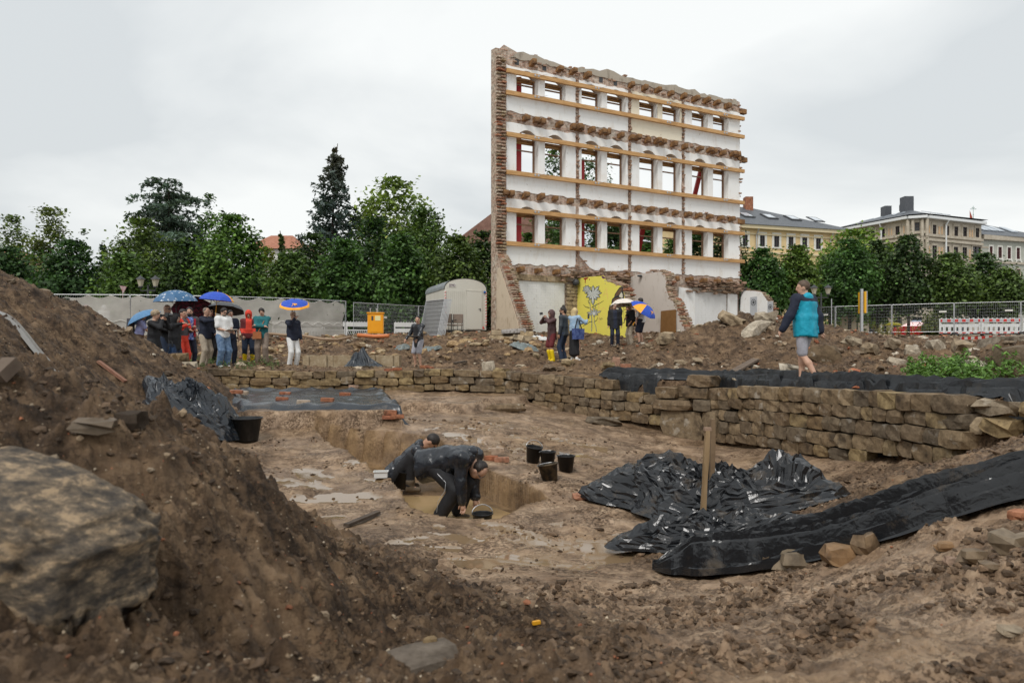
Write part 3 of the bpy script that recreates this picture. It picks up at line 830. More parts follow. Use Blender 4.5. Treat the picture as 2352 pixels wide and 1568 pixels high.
loose("brick", "orange brick by the shoes of the woman with the laptop", "brick", 975, 846, (.27,.14,.08), M_BRICK, BRICKS[0], .4)
loose("brick", "red brick on the ledge above the inner corner of the dig", "brick", 1437, 843, (.27,.14,.1), M_BRICK, BRICKS[1], .0)
loose("field_stone", "buff stone under the blonde woman's shoe", "stone", 1305, 838, (.3,.25,.14), M_WALL_TAN, BROKEN_BRICKS[5], .4)
loose("field_stone", "tall standing brick piece and stone near the tip of the long sheet", "stone", 1415, 838, (.2,.18,.26), M_BRICK_PALE, ROUGH_BLOCKS[7], .1)
loose("field_stone", "yellow stone beside the tip of the long black sheet", "stone", 1395, 846, (.3,.22,.16), M_WALL_TAN, ROUGH_BLOCKS[2], .3)
loose("boulder", "pale grey boulder on the left of the walking man's foot", "boulder", 1815, 872, (.42,.34,.34), M_PALE, ROUGH_BLOCKS[3], .3)
loose("boulder", "big dark stone half buried in the rubble right of the walking man", "boulder", 1890, 828, (.85,.5,.45), M_WALL_DARK, ROUGH_BLOCKS[5], -.3)
loose("boulder", "pale jagged block on the rubble crest behind the couple", "boulder", 1530, 790, (.5,.36,.36), M_PALE, ROUGH_BLOCKS[8], .2)
loose("boulder", "white-grey slab leaning on the rubble crest by the brown board", "boulder", 1680, 742, (.75,.4,.3), M_PALE, ROUGH_BLOCKS[6], -.2, (.2,.4))
loose("boulder", "long pale slab on the right flank of the rubble crest", "boulder", 1735, 765, (1.0,.4,.3), M_PALE, ROUGH_BLOCKS[1], .6, (.1,-.4))
loose("boulder", "cream block at the top of the rubble crest below the white wall stub", "boulder", 1760, 741, (.6,.45,.4), M_PALE, ROUGH_BLOCKS[9], .1)
for k, (px, py, s, lb) in enumerate(((1955,790,.42,"pale block behind the walking man, nearest to his back"),(2000,812,.5,"brown-tan block in the pale stones right of the walking man"),(2050,800,.45,"cream block in the middle of the pale stones right of the walking man"),(2095,815,.4,"rightmost cream block of the pale stones right of the walking man"),(2060,838,.36,"low white stone in front of the pale stones right of the walking man"),(2150,800,.5,"flat pale slab below the red car"),(2210,812,.45,"long buff stone below the red and white barrier"))):
    loose("boulder", lb, "boulder", px, py, (s, s*.7, s*.6), M_PALE, ROUGH_BLOCKS[(k*5+2) % 12], k*.7, (.2*math.sin(k), .3*math.cos(k)))
loose("boulder", "dark grey pointed stone on the black soil at the far right", "boulder", 2330, 838, (.5,.35,.4), M_WALL_DARK, ROUGH_BLOCKS[10], .4)
cb = loose("concrete_block", "big weathered concrete block at the right edge behind the black soil", "concrete block", 2345, 800, (1.5,1.0,.8), mat_stone("old_concrete", [(.22,.19,.15),(.25,.21,.165)], .2, 12), BLOCKS[3], .25, D=14.5, lift=.42)
# ------------------------------------------------------------------ the shored facade ruin
FU = Vector((.8917, .4527, 0)); FN = Vector((.4527, -.8917, 0)); FO = Vector((-.37, 32.0, 0))
FW = 14.94
def fpt(u, n, zc): return FO + FU*u + FN*n + Vector((0, 0, CZ+zc))
def u_of(px):
    t_ = (px-1176)/FX
    return (32*t_+.37)/(.8917-.4527*t_)
def z_of(u, py): return (800-py)/FX*(32+.4527*u)
def cross_px(u, px, py):
    """point on the plane of a cross wall at u -> (n, zc)"""
    b = FO + FU*u; t_ = (px-1176)/FX
    n = (t_*b.y-b.x)/(FN.x-t_*FN.y)
    return n, (800-py)/FX*(b.y+FN.y*n)
FAC = thing("facade_ruin", "tall white-plastered ruined house facade with empty windows, timber walers and torn brick edges", "building", fpt(0, 0, .6))
FAC["kind"] = "thing"
FB = FAC.location.copy()
frs = random.Random(77)

def prism_uv(mb, poly, n0, n1, axis='u', k=0.0, mi=None):
    """extrude a polygon drawn on the facade (u, z) from depth n0 to n1, or on a cross wall (n, z) between u = k and k+.."""
    if axis == 'u': f = lambda a, z, n: fpt(a, n, z) - FB
    else: f = lambda a, z, n: fpt(n, a, z) - FB
    ar = sum(poly[i][0]*poly[(i+1) % len(poly)][1]-poly[(i+1) % len(poly)][0]*poly[i][1] for i in range(len(poly)))
    if ar < 0: poly = poly[::-1]
    N_ = len(poly)
    vs = [f(a, z, n0) for a, z in poly] + [f(a, z, n1) for a, z in poly]
    fs = [tuple(range(N_)), tuple(range(2*N_-1, N_-1, -1))] + [(i, N_+i, N_+(i+1) % N_, (i+1) % N_) for i in range(N_)]
    bm = bmesh.new()
    bv = [bm.verts.new(v) for v in vs]
    for q in fs:
        try: bm.faces.new([bv[i] for i in q])
        except ValueError: pass
    bmesh.ops.recalc_face_normals(bm, faces=bm.faces[:])
    bmesh.ops.triangulate(bm, faces=[q for q in bm.faces if len(q.verts) > 4])
    bm.verts.index_update()
    mb.add([v.co.copy() for v in bm.verts], [[v.index for v in q.verts] for q in bm.faces], mi)
    bm.free()

def brick_mat(name, c1, c2, mortar, scale=1.0, off=None):
    m = bpy.data.materials.new(name); m.use_nodes = True
    t = m.node_tree; b = t.nodes["Principled BSDF"]; N = t.nodes.new; L = t.links.new
    tc = N("ShaderNodeTexCoord"); g = N("ShaderNodeNewGeometry")
    # run the courses along the wall face whichever way it looks
    dot = N("ShaderNodeVectorMath"); dot.operation = 'DOT_PRODUCT'; L(tc.outputs["Object"], dot.inputs[0]); dot.inputs[1].default_value = FU
    dot2 = N("ShaderNodeVectorMath"); dot2.operation = 'DOT_PRODUCT'; L(tc.outputs["Object"], dot2.inputs[0]); dot2.inputs[1].default_value = FN
    sm = N("ShaderNodeMath"); sm.operation = 'ADD'; L(dot.outputs["Value"], sm.inputs[0]); L(dot2.outputs["Value"], sm.inputs[1])
    sp = N("ShaderNodeSeparateXYZ"); L(tc.outputs["Object"], sp.inputs[0])
    cb_ = N("ShaderNodeCombineXYZ"); L(sm.outputs[0], cb_.inputs[0]); L(sp.outputs[2], cb_.inputs[1])
    nz = N("ShaderNodeTexNoise"); nz.inputs["Scale"].default_value = 2.2; nz.inputs["Detail"].default_value = 6; L(tc.outputs["Object"], nz.inputs["Vector"])
    bk = N("ShaderNodeTexBrick"); L(cb_.outputs[0], bk.inputs["Vector"])
    bk.inputs["Color1"].default_value = tuple(c1)+(1,); bk.inputs["Color2"].default_value = tuple(c2)+(1,); bk.inputs["Mortar"].default_value = tuple(mortar)+(1,)
    bk.inputs["Scale"].default_value = 1.0; bk.inputs["Brick Width"].default_value = .26*scale; bk.inputs["Row Height"].default_value = .078*scale; bk.inputs["Mortar Size"].default_value = .011; bk.inputs["Bias"].default_value = -.1
    mx = N("ShaderNodeMix"); mx.data_type = 'RGBA'; L(bk.outputs["Color"], mx.inputs[6]); mx.inputs[7].default_value = tuple(mortar)+(1,)
    mr = N("ShaderNodeMapRange"); mr.inputs["From Min"].default_value = .52; mr.inputs["From Max"].default_value = .66; mr.inputs["To Max"].default_value = .8; L(nz.outputs[0], mr.inputs[0]); L(mr.outputs[0], mx.inputs[0])
    dk = N("ShaderNodeMix"); dk.data_type = 'RGBA'; dk.blend_type = 'MULTIPLY'; dk.inputs[0].default_value = 1
    n2 = N("ShaderNodeTexNoise"); n2.inputs["Scale"].default_value = 7; n2.inputs["Detail"].default_value = 6; L(tc.outputs["Object"], n2.inputs["Vector"])
    r2 = N("ShaderNodeValToRGB"); r2.color_ramp.elements[0].position = .32; r2.color_ramp.elements[0].color = (.5,.47,.45,1); r2.color_ramp.elements[1].position = .6; r2.color_ramp.elements[1].color = (1.1,1.1,1.1,1)
    L(n2.outputs[0], r2.inputs[0]); L(mx.outputs[2], dk.inputs[6]); L(r2.outputs[0], dk.inputs[7])
    L(dk.outputs[2], b.inputs["Base Color"]); b.inputs["Roughness"].default_value = .9
    ad = N("ShaderNodeMath"); ad.operation = 'MULTIPLY_ADD'; L(bk.outputs["Fac"], ad.inputs[0]); ad.inputs[1].default_value = -1.0; L(n2.outputs[0], ad.inputs[2])
    bp = N("ShaderNodeBump"); bp.inputs["Distance"].default_value = .03; L(ad.outputs[0], bp.inputs["Height"]); L(bp.outputs[0], b.inputs["Normal"])
    return m

def plaster_mat(name, base, stain, amount=.5, scale=1.4):
    m = bpy.data.materials.new(name); m.use_nodes = True
    t = m.node_tree; b = t.nodes["Principled BSDF"]; N = t.nodes.new; L = t.links.new
    tc = N("ShaderNodeTexCoord"); oi = N("ShaderNodeObjectInfo")
    mp = N("ShaderNodeMapping"); mp.inputs["Scale"].default_value = (1, 1, .22); L(tc.outputs["Object"], mp.inputs[0])
    n1 = N("ShaderNodeTexNoise"); n1.inputs["Scale"].default_value = 5; n1.inputs["Detail"].default_value = 7; n1.inputs["Roughness"].default_value = .7; L(mp.outputs[0], n1.inputs["Vector"])
    n2 = N("ShaderNodeTexNoise"); n2.inputs["Scale"].default_value = scale; n2.inputs["Detail"].default_value = 7; n2.inputs["Roughness"].default_value = .65; L(tc.outputs["Object"], n2.inputs["Vector"])
    ml = N("ShaderNodeMath"); ml.operation = 'MULTIPLY'; L(n1.outputs[0], ml.inputs[0]); L(n2.outputs[0], ml.inputs[1])
    mr = N("ShaderNodeMapRange"); mr.inputs["From Min"].default_value = .26; mr.inputs["From Max"].default_value = .42; mr.inputs["To Max"].default_value = amount; L(ml.outputs[0], mr.inputs[0])
    mx = N("ShaderNodeMix"); mx.data_type = 'RGBA'; L(mr.outputs[0], mx.inputs[0]); mx.inputs[6].default_value = tuple(base)+(1,); mx.inputs[7].default_value = tuple(stain)+(1,)
    # few chips down to the render
    n3 = N("ShaderNodeTexNoise"); n3.inputs["Scale"].default_value = 6; n3.inputs["Detail"].default_value = 4; L(tc.outputs["Object"], n3.inputs["Vector"])
    g3 = N("ShaderNodeMapRange"); g3.inputs["From Min"].default_value = .715; g3.inputs["From Max"].default_value = .73; g3.inputs["To Max"].default_value = .8; L(n3.outputs[0], g3.inputs[0])
    m3 = N("ShaderNodeMix"); m3.data_type = 'RGBA'; L(g3.outputs[0], m3.inputs[0]); L(mx.outputs[2], m3.inputs[6]); m3.inputs[7].default_value = (.38,.31,.24,1)
    L(m3.outputs[2], b.inputs["Base Color"]); b.inputs["Roughness"].default_value = .85
    bp = N("ShaderNodeBump"); bp.inputs["Distance"].default_value = .012; L(n2.outputs[0], bp.inputs["Height"]); L(bp.outputs[0], b.inputs["Normal"])
    return m

M_BRICKWORK = brick_mat("brickwork", (.46,.27,.19), (.57,.44,.34), (.60,.54,.46))
M_OLDBRICK = brick_mat("smeared_brickwork", (.42,.26,.18), (.50,.40,.30), (.54,.48,.39))
M_WHITEBRICK = plaster_mat("white_painted_brickwork", (.76,.76,.745), (.62,.60,.56), .4)
M_PLASTER = plaster_mat("white_plaster", (.86,.86,.84), (.66,.60,.51), .55)
M_CREAM = plaster_mat("cream_plaster", (.80,.73,.58), (.70,.60,.45), .55)
M_REVEAL = plaster_mat("reveal_plaster", (.80,.79,.76), (.60,.55,.47), .5)
M_RENDER = plaster_mat("beige_render", (.56,.46,.34), (.36,.27,.18), .85, 2.4)
M_PINKISH = plaster_mat("stained_offwhite_plaster", (.66,.60,.54), (.46,.40,.33), .8, 1.8)
M_YELLOW = plaster_mat("yellow_wall_paint", (.85,.76,.13), (.75,.66,.16), .4)
M_TIMBER = mat("new_timber", (.44,.235,.085), (.62,.37,.155), 2.2, .65, .004, 20, detail=8, stretch=(1,1,7))
M_JOIST = mat("old_joist", (.075,.038,.018), (.34,.175,.065), 4, .8, .012, 22)
M_WOODFRAME = mat("brown_window_wood", (.16,.085,.045), (.23,.13,.075), 6, .55)
M_REDSTEEL = mat("red_steel", (.42,.03,.03), (.36,.03,.035), 3, .5)
M_STEEL = mat("galvanised_steel", (.48,.49,.50), (.60,.61,.62), 12, .45, metal=.6)
M_ANTHR = mat("dark_metal", (.05,.052,.055), None, rough=.5)
M_QUARRY = mat_stone("facade_quarry_stone", [(.46,.37,.25),(.40,.31,.20),(.52,.44,.32),(.36,.28,.18)], .3, 7, .02)
M_TOPRENDER = plaster_mat("grey_weathered_render", (.40,.35,.28), (.20,.16,.12), .9, 1.6)

# window bays measured along the wall
_wx = [(1185.9,1236.5),(1251.5,1299.4),(1335.7,1381.4),(1394.3,1437.5),(1468.4,1510.7),(1521.4,1561.9),(1589.2,1626.1),(1637.6,1673.2)]
WIN = [(u_of(a), u_of(b)) for a, b in _wx]
SCAR = [0.12, u_of(1326), u_of(1446), u_of(1569), FW-.02]      # lines where the cross walls stood
ROWS = [(5.02, 6.42, 6.76, 3.98, 7.02), (8.28, 10.02, 10.40, 7.42, 10.62), (12.0, 12.92, 13.22, 11.16, 13.32)]   # sill, springing, crown, plaster bottom, plaster top

def jag(a, b, n, amp, fixed_ends=True, steps=False):
    """ragged line between two points"""
    out = []
    for i in range(n+1):
        t_ = i/n
        q = [a[0]+(b[0]-a[0])*t_, a[1]+(b[1]-a[1])*t_]
        if 0 < i < n or not fixed_ends:
            d = math.hypot(b[0]-a[0], b[1]-a[1]); nx, nz_ = -(b[1]-a[1])/d, (b[0]-a[0])/d
            k = frs.uniform(-amp, amp); q[0] += nx*k; q[1] += nz_*k
        out.append(tuple(q))
    return out

# --- core wall with openings (brick) and plaster panels standing proud of it
core = MB()
zb, ztop = 3.1, 13.8
cells_u = sorted([0.0, FW] + [x for w_ in WIN for x in w_])
def add_core(u0, u1, z0, z1): prism_uv(core, [(u0, z0), (u1, z0), (u1, z1), (u0, z1)], -.5, -.03)
zprev = zb
for (sill, spr, crn, pb, pt) in ROWS:
    add_core(0, FW, zprev, sill)
    for i in range(0, len(cells_u)-1, 2): add_core(cells_u[i], cells_u[i+1], sill, spr)
    # arch course
    for i in range(0, len(cells_u)-1, 2): add_core(cells_u[i], cells_u[i+1], spr, crn+.02)
    zprev = crn+.02
topline = []
k = 0
uu = 0.0
while uu < FW:
    topline.append((uu, 14.03 + .07*math.sin(uu*1.3) + frs.uniform(-.09, .09) - (.10 if 3 < uu < 4 else 0) + (.15 if uu < .3 else 0)))
    uu += frs.uniform(.15, .5)
topline.append((FW, 13.98))
prism_uv(core, [(0, zprev), (FW, zprev)] + topline[::-1], -.5, -.03)
core.build("brick_core", M_BRICKWORK, FAC)
# old render band along the crest
cr = MB()
prism_uv(cr, jag((.35, 13.70), (FW-.2, 13.73), 60, .06) + [(u_, z_-.02) for u_, z_ in topline[::-1] if .4 < u_ < FW-.2], -.05, .012)
cr.build("crest_render", M_TOPRENDER, FAC)
# arches: soffit blocks closing the head of each opening
def arch_pts(u0, u1, spr, crn, n=10):
    return [(u0+(u1-u0)*i/n, spr+(crn-spr)*(1-((2*i/n-1)**2))) for i in range(n+1)]
for (sill, spr, crn, pb, pt) in ROWS:
    for (u0, u1) in WIN:
        ar = MB()
        prism_uv(ar, arch_pts(u0, u1, spr, crn) + [(u1, crn+.02), (u0, crn+.02)], -.5, -.032)
        ar.build("window_arch", M_PINKISH, FAC)

# --- plaster panels
def panel_poly(name, polys, m_, n0=-.031, n1=.004):
    b_ = MB()
    for q in polys: prism_uv(b_, q, n0, n1)
    return b_.build(name, m_, FAC)
for ri, (sill, spr, crn, pb, pt) in enumerate(ROWS):
    for bi in range(4):
        ul = SCAR[bi] + (.10 if bi else .0); ur = SCAR[bi+1] - (.10 if bi < 3 else 0)
        (a0, a1), (b0, b1) = WIN[2*bi], WIN[2*bi+1]
        low = jag((ul, pb), (ur, pb), 16, .05)
        if ri == 0:
            low = jag((ul, pb+(.0 if bi < 3 else .02)), (ur, pb+(.05 if bi == 0 else .0)), 18, .06)
            if bi == 1: low = [(ul, 4.62), (ul+.35, 4.30), (ul+.62, 4.05)] + jag((ul+.9, 3.93), (ur, 3.96), 10, .05)
        polys = [low + [(ur, sill), (ul, sill)]]
        polys.append(jag((ul, sill), (ul, crn), 8, .03)[::-1] + [(a0, sill), (a0, crn)][:0] + [(ul, sill)][:0] + [(a0, sill), (a0, crn)])
        polys.append([(a1, sill), (b0, sill), (b0, crn), (a1, crn)])
        polys.append([(b1, sill)] + jag((ur, sill), (ur, crn), 8, .03) + [(b1, crn)])
        for (u0, u1) in ((a0, a1), (b0, b1)):
            polys.append(arch_pts(u0, u1, spr, crn-.01) + [(u1, crn), (u0, crn)])
        top_ = jag((ul, pt), (ur, pt), 18, .05)
        polys.append([(ur, crn), (ul, crn)] + top_)
        panel_poly("plaster_panel", polys, M_CREAM if (ri == 2 and bi == 2) else M_PLASTER)
# pale reveals lining each opening
for (sill, spr, crn, pb, pt) in ROWS:
    for (u0, u1) in WIN:
        for q in ([(u0, sill), (u0+.012, sill), (u0+.012, spr), (u0, spr)], [(u1-.012, sill), (u1, sill), (u1, spr), (u1-.012, spr)]):
            rv = MB(); prism_uv(rv, q, -.495, -.034); rv.build("window_reveal", M_REVEAL, FAC)
        rv = MB(); prism_uv(rv, [(u0+.012, sill-.0), (u1-.012, sill), (u1-.012, sill+.02), (u0+.012, sill+.02)], -.495, -.034)
        rv.build("window_sill", M_REVEAL, FAC)
# wooden frames with transom
for ri, (sill, spr, crn, pb, pt) in enumerate(ROWS):
    for (u0, u1) in WIN:
        b_ = MB(); ta = u0+.014; tb = u1-.014; top_ = spr - .06
        r_ = lambda x0, z0, x1, z1, n0=-.44, n1=-.35: prism_uv(b_, [(x0, z0), (x1, z0), (x1, z1), (x0, z1)], n0, n1)
        r_(ta, sill+.02, ta+.075, top_); r_(tb-.075, sill+.02, tb, top_); r_(ta+.075, sill+.02, tb-.075, sill+.075)
        o = b_.build("window_frame", M_WOODFRAME, FAC)
        b_ = MB(); tz = sill + (spr-sill)*(.70 if ri else .66)
        r_(ta+.077, tz-.03, tb-.077, tz+.03, -.425, -.365)
        b_.build("transom", M_WOODFRAME, o)
        b_ = MB(); r_(ta-.0, top_, tb, spr+.0, -.46, -.34)
        b_.build("frame_head", M_JOIST, o)
# timber walers inside and behind
for zc in (12.96, 11.94, 10.0, 8.22, 6.47, 4.90):
    b_ = MB(); prism_uv(b_, [(.02, zc-.09), (FW+.12, zc-.08), (FW+.12, zc+.11), (.02, zc+.105)], .10, .24)
    o = b_.build("timber_waler", M_TIMBER, FAC)
    q = MB()
    for uc in (1.62, 5.05, 9.6, 13.6):
        for du in (-.09, .09):
            c_ = fpt(uc+du, .245, zc+.02)-FB
            q.lathe([(.05, 0), (.05, .015), (.02, .016), (.02, .05)], c_, 10, rot=FN.to_track_quat('Z', 'Y').to_matrix())
        q.tube([fpt(uc, .24, zc)-FB, fpt(uc+.55, .30, zc+.16)-FB], .008, 5)
    tag(q.build("tie_bolts", M_STEEL, o), kind="stuff")
    b_ = MB(); prism_uv(b_, [(.02, zc-.10), (FW, zc-.10), (FW, zc+.12), (.02, zc+.12)], -.70, -.56)
    b_.build("outer_waler", M_TIMBER, FAC)
# red shoring outside the empty windows
def red(a, b, wd=.26): 
    b_ = MB(); b_.bar(a-FB, b-FB, wd, wd, (0, 0, 1) if abs((b-a).z) < 1 else (1, 0, 0)); return b_.build("shoring_beam", M_REDSTEEL, FAC)
for uc, hi in ((1.22, 13.2), (4.86, 9.6)):
    red(fpt(uc, -.90, .6), fpt(uc, -.90, hi), .30)
for uc, du in ((7.55, .85), (11.3, .5)):
    pass
red(fpt(9.2, -2.6, 3.0), fpt(9.0, -.95, 7.3), .24); red(fpt(13.0, -2.4, 6.6), fpt(13.05, -.95, 10.6), .22)

# --- floor joists: stubs of old beams in their brick bands
JR = [
 (200, [443,668,778,900,1268,1382,1492,1600,1708,1802,1893,1982,2075], [312,543,1018,1140], 13.55),
 (0, [388,478,525,665,785,822,845,935,1025,1070,1180,1275,1318,1405,1485,1530,1625,1718,1835,1925,1962,2035,2120,2160], [], 10.88),
 (0, [215,265,385,510,635,760,870,990,1105,1215,1325,1430,1535,1637,1740,1830,1925,2015,2110], [], 7.24),
 (0, [340,490,640,1105,1230,1640,1750,1870,1975,2085], [800], 3.72)]
for ri, (_, xs, holes, zc) in enumerate(JR):
    for x in xs:
        u = u_of((1200+x/3.36)*.91875) - .10
        wd = frs.uniform(.19, .25); ht = frs.uniform(.20, .26); ln = frs.uniform(.30, .48)
        b_ = MB(); b_.box((0, 0, 0), (wd, ln+.3, ht), None, None, frs.uniform(.9, 1))
        m3 = Matrix((FU, -FN, Vector((0, 0, 1)))).transposed()
        b_.v = [tuple(m3 @ Vector(q)) for q in b_.v]
        o = b_.build("joist", M_JOIST, FAC)
        o.location = fpt(u, (ln-.3)/2+.0, zc+frs.uniform(-.03, .03)) - FB
        o.rotation_euler = (frs.uniform(-.06, .06), frs.uniform(-.08, .08), frs.uniform(-.1, .1))
    for x in holes:
        hb = MB(); u = u_of((1200+x/3.36)*.91875)
        prism_uv(hb, [(u-.11, zc-.13), (u+.11, zc-.13), (u+.11, zc+.13), (u-.11, zc+.13)], -.04, -.022)
        hb.build("joist_hole_shade", M_ANTHR, FAC)  # flat dark plate on the wall, painting in the shade of an empty joist hole
for zc, uo in ((13.5, FW+.25), (10.75, FW+.3), (10.8, FW+.05), (7.2, FW+.1)):
    b_ = MB(); b_.box(fpt(uo, -.1, zc)-FB, (.5, .25, .26), Matrix((FU, -FN, Vector((0,0,1)))).transposed()); b_.build("joist", M_JOIST, FAC)
# sparse bricks standing proud in the joist bands, one by one
nb = 0
m3q = Matrix((FU, -FN, Vector((0, 0, 1)))).transposed().to_euler()
def put_brick(u, n, zc, sc, m_=None, dr=0.0, parent=FAC):
    o = piece("brick", frs.choice(BRICKS if frs.random() < .6 else BROKEN_BRICKS), m_ or frs.choice((M_BRICK_PALE, M_BRICK_PALE, M_BRICK_PALE, M_QUARRY, M_BRICK)), fpt(u, n, zc)-FB, sc, (m3q.x, m3q.y, m3q.z+dr), parent)
    return o
# torn edge of the left party wall: brick by brick up the whole height
for (zc0, zc1, pr0, pr1) in ((4.3, 13.7, .10, .02),):
    zc = zc0
    while zc < zc1:
        for uo in (-.10, -.31):
            put_brick(uo+frs.uniform(-.02, .02), frs.uniform(-.05, .14)+(.08 if zc < 6 else 0), zc, (.24, frs.uniform(.22, .34), .066), None, frs.uniform(-.08, .08))
            nb += 1
        zc += .152 + frs.uniform(-.01, .01)
# the party wall itself with its torn foot
pw = MB()
prof = [(-.5, .4), (3.0, .4), (2.75, .95), (2.2, 1.7), (1.55, 2.6), (1.0, 3.4), (.62, 3.95), (.38, 4.2), (.16, 4.5)]
zz_ = 4.5
while zz_ < 13.7:
    prof.append((.03+frs.uniform(-.06, .07), zz_)); zz_ += frs.uniform(.15, .4)
prof += [(.0, 14.0), (-.5, 14.08)]
prism_uv(pw, prof, -.44, -.005, 'n')
pw.build("party_wall", M_OLDBRICK, FAC)
rw = MB()
for q in ([(.0, .5), (2.45, .8), (1.9, 1.7), (1.25, 2.6), (.75, 3.3), (.45, 3.75), (.2, 3.6), (.1, 2.5), (.15, 1.5)],):
    prism_uv(rw, q, -.46, -.438, 'n')
rw.build("outer_render", M_RENDER, FAC)
for q in range(44):
    t_ = q/43; n_, z_ = None, None
    pl = [(2.85, .85), (2.2, 1.75), (1.55, 2.65), (1.0, 3.45), (.62, 4.0), (.3, 4.3)]
    s_ = t_*5; i_ = min(int(s_), 4); f_ = s_-i_
    n_ = pl[i_][0]+(pl[i_+1][0]-pl[i_][0])*f_; z_ = pl[i_][1]+(pl[i_+1][1]-pl[i_][1])*f_
    for uo in (-.12, -.33):
        put_brick(uo, n_+.02+frs.uniform(-.06, .06), z_, (.23, .26, .068), None, frs.uniform(-.06, .06)); nb += 1

# --- ground storey between the cross walls
gs = MB()
prism_uv(gs, [(0, .3), (FW, .3), (FW, 3.1), (0, 3.1)], -.5, -.06)
gs.build("ground_storey_core", M_OLDBRICK, FAC)
def zline(px, py): u = u_of(px); return (u, z_of(u, py))
def zp2(x, y): return ((1200+x/3.36)*.91875, (480+y/3.36)*.91875)
# white painted infill of the first shop opening, built course by course
def infill(u0, u1, z0, z1, parent_name):
    root = MB(); prism_uv(root, [(u0, z0), (u1, z0), (u1, z1), (u0, z1)], -.058, -.034)
    o = root.build(parent_name, M_WHITEBRICK, FAC)
    nr = int((z1-z0)/.125); h_ = (z1-z0)/nr
    for r in range(nr):
        b_ = MB(); u = u0 - (.25 if r % 2 else 0)
        zc = z0+h_*r
        while u < u1:
            a, c = max(u, u0)+.003, min(u+.5, u1)-.003
            if c-a > .05: prism_uv(b_, [(a, zc+.004), (c, zc+.004), (c, zc+h_-.004), (a, zc+h_-.004)], -.033, -.024+frs.uniform(-.002, .002))
            u += .5
        tag(b_.build("brick_course", M_WHITEBRICK, o), kind="stuff")
    return o
infill(u_of(zp2(322,0)[0]), u_of(zp2(712,0)[0]), .4, 3.22, "white_brick_infill")
infill(u_of(zp2(1808,0)[0]), u_of(zp2(2072,0)[0]), .4, 3.10, "white_brick_infill")
b_ = MB(); prism_uv(b_, [(u_of(1189), 3.24), (u_of(1302), 3.22), (u_of(1302), 3.50), (u_of(1189), 3.52)], -.055, .05); b_.build("stone_lintel", M_QUARRY, FAC)
b_ = MB(); prism_uv(b_, [(u_of(1590), 3.12), (u_of(1690), 3.10), (u_of(1690), 3.28), (u_of(1590), 3.32)], -.055, .06); b_.build("concrete_lintel", M_TOPRENDER, FAC)
# sandstone pier between infill and mural, stone by stone
zc = .55
while zc < 3.15:
    h_ = frs.uniform(.15, .26); u = u_of(1300)
    while u < u_of(1328)-.05:
        l_ = frs.uniform(.22, .42); l_ = min(l_, u_of(1330)-u)
        piece("stone", frs.choice(BLOCKS), M_QUARRY, fpt(u+l_/2, -.02, zc+h_/2)-FB, (l_-.01, .18, h_-.01), (m3q.x, m3q.y, m3q.z), FAC)
        u += l_
    zc += h_
zc = 2.2
while zc < 3.5:
    h_ = frs.uniform(.14, .24); u = .12
    while u < u_of(1190)-.03:
        l_ = frs.uniform(.2, .4); l_ = min(l_, u_of(1191)-u)
        piece("stone", frs.choice(BLOCKS), M_QUARRY, fpt(u+l_/2, -.02, zc+h_/2)-FB, (l_-.01, .2, h_-.01), (m3q.x, m3q.y, m3q.z), FAC)
        u += l_
    zc += h_
b_ = MB(); prism_uv(b_, [(u_of(1559), .4), (u_of(1596), .4), (u_of(1596), 3.22), (u_of(1559), 3.3)], -.055, .02); b_.build("white_pilaster", M_PLASTER, FAC)
b_ = MB(); prism_uv(b_, [(u_of(1671), .4), (u_of(1693), .4), (u_of(1693), 3.05), (u_of(1671), 3.08)], -.055, .03); b_.build("white_pilaster", M_PLASTER, FAC)

def cross_wall(name, u, outline, thick, m_face, torn, nbr, m_core=None):
    """stub of a cross wall standing out towards the viewer; torn: list of ragged edge points (n, z)"""
    c_ = MB(); prism_uv(c_, outline, u+.02, u+thick, 'n')
    o = c_.build(name, m_core or M_BRICKWORK, FAC)
    f_ = MB(); prism_uv(f_, outline, u, u+.018, 'n'); f_.build("painted_face", m_face, o)
    L_ = [0]
    for i in range(len(torn)-1): L_.append(L_[-1]+math.dist(torn[i], torn[i+1]))
    for k in range(nbr):
        s_ = L_[-1]*(k+.5)/nbr
        i_ = max(j for j in range(len(L_)) if L_[j] <= s_); i_ = min(i_, len(torn)-2)
        f = (s_-L_[i_])/max(1e-6, L_[i_+1]-L_[i_])
        n_ = torn[i_][0]+(torn[i_+1][0]-torn[i_][0])*f; z_ = torn[i_][1]+(torn[i_+1][1]-torn[i_][1])*f
        for uo in ((.13,) if thick < .34 else (.12, .36)):
            put_brick(u+uo, n_+frs.uniform(-.05, .10), z_+frs.uniform(-.02, .04), (.24, .26, .07), None, frs.uniform(-.15, .15))
    return o
UY = 4.0
yo = [cross_px(UY, *zp2(x, y)) for x, y in ((822,725),(920,712),(1040,703),(1062,745),(1120,768),(1190,792),(1212,850),(1215,900),(1225,980),(1232,1060),(1245,1180))]
yo = [(max(n, 0.0), z) for n, z in yo]
YW = cross_wall("mural_wall", UY, [(0, .3)] + yo + [(yo[-1][0], .3)], .45, M_YELLOW, yo[2:], 40)
UB = 7.13
bo = [cross_px(UB, *zp2(x, y)) for x, y in ((1245,725),(1320,690),(1430,678),(1520,668),(1556,700),(1565,760),(1558,800),(1590,890),(1648,950),(1662,1000),(1690,1080),(1738,1170))]
bo = [(max(n, 0.0), z) for n, z in bo]
cross_wall("cross_wall", UB, [(0, .3)] + bo + [(bo[-1][0], .3)], .45, M_PINKISH, bo[3:], 46)
UA = FW-.1
ao = [cross_px(UA, px, py) for px, py in ((1702,667),(1730,668),(1748,671),(1762,690),(1772,700),(1777,722),(1790,735),(1800,760))]
ao = [(max(n, 0.0), z) for n, z in ao]
AW = cross_wall("annex_wall", UA, [(0, .3)] + ao + [(ao[-1][0], .3)], .30, M_PLASTER, ao[2:], 16)
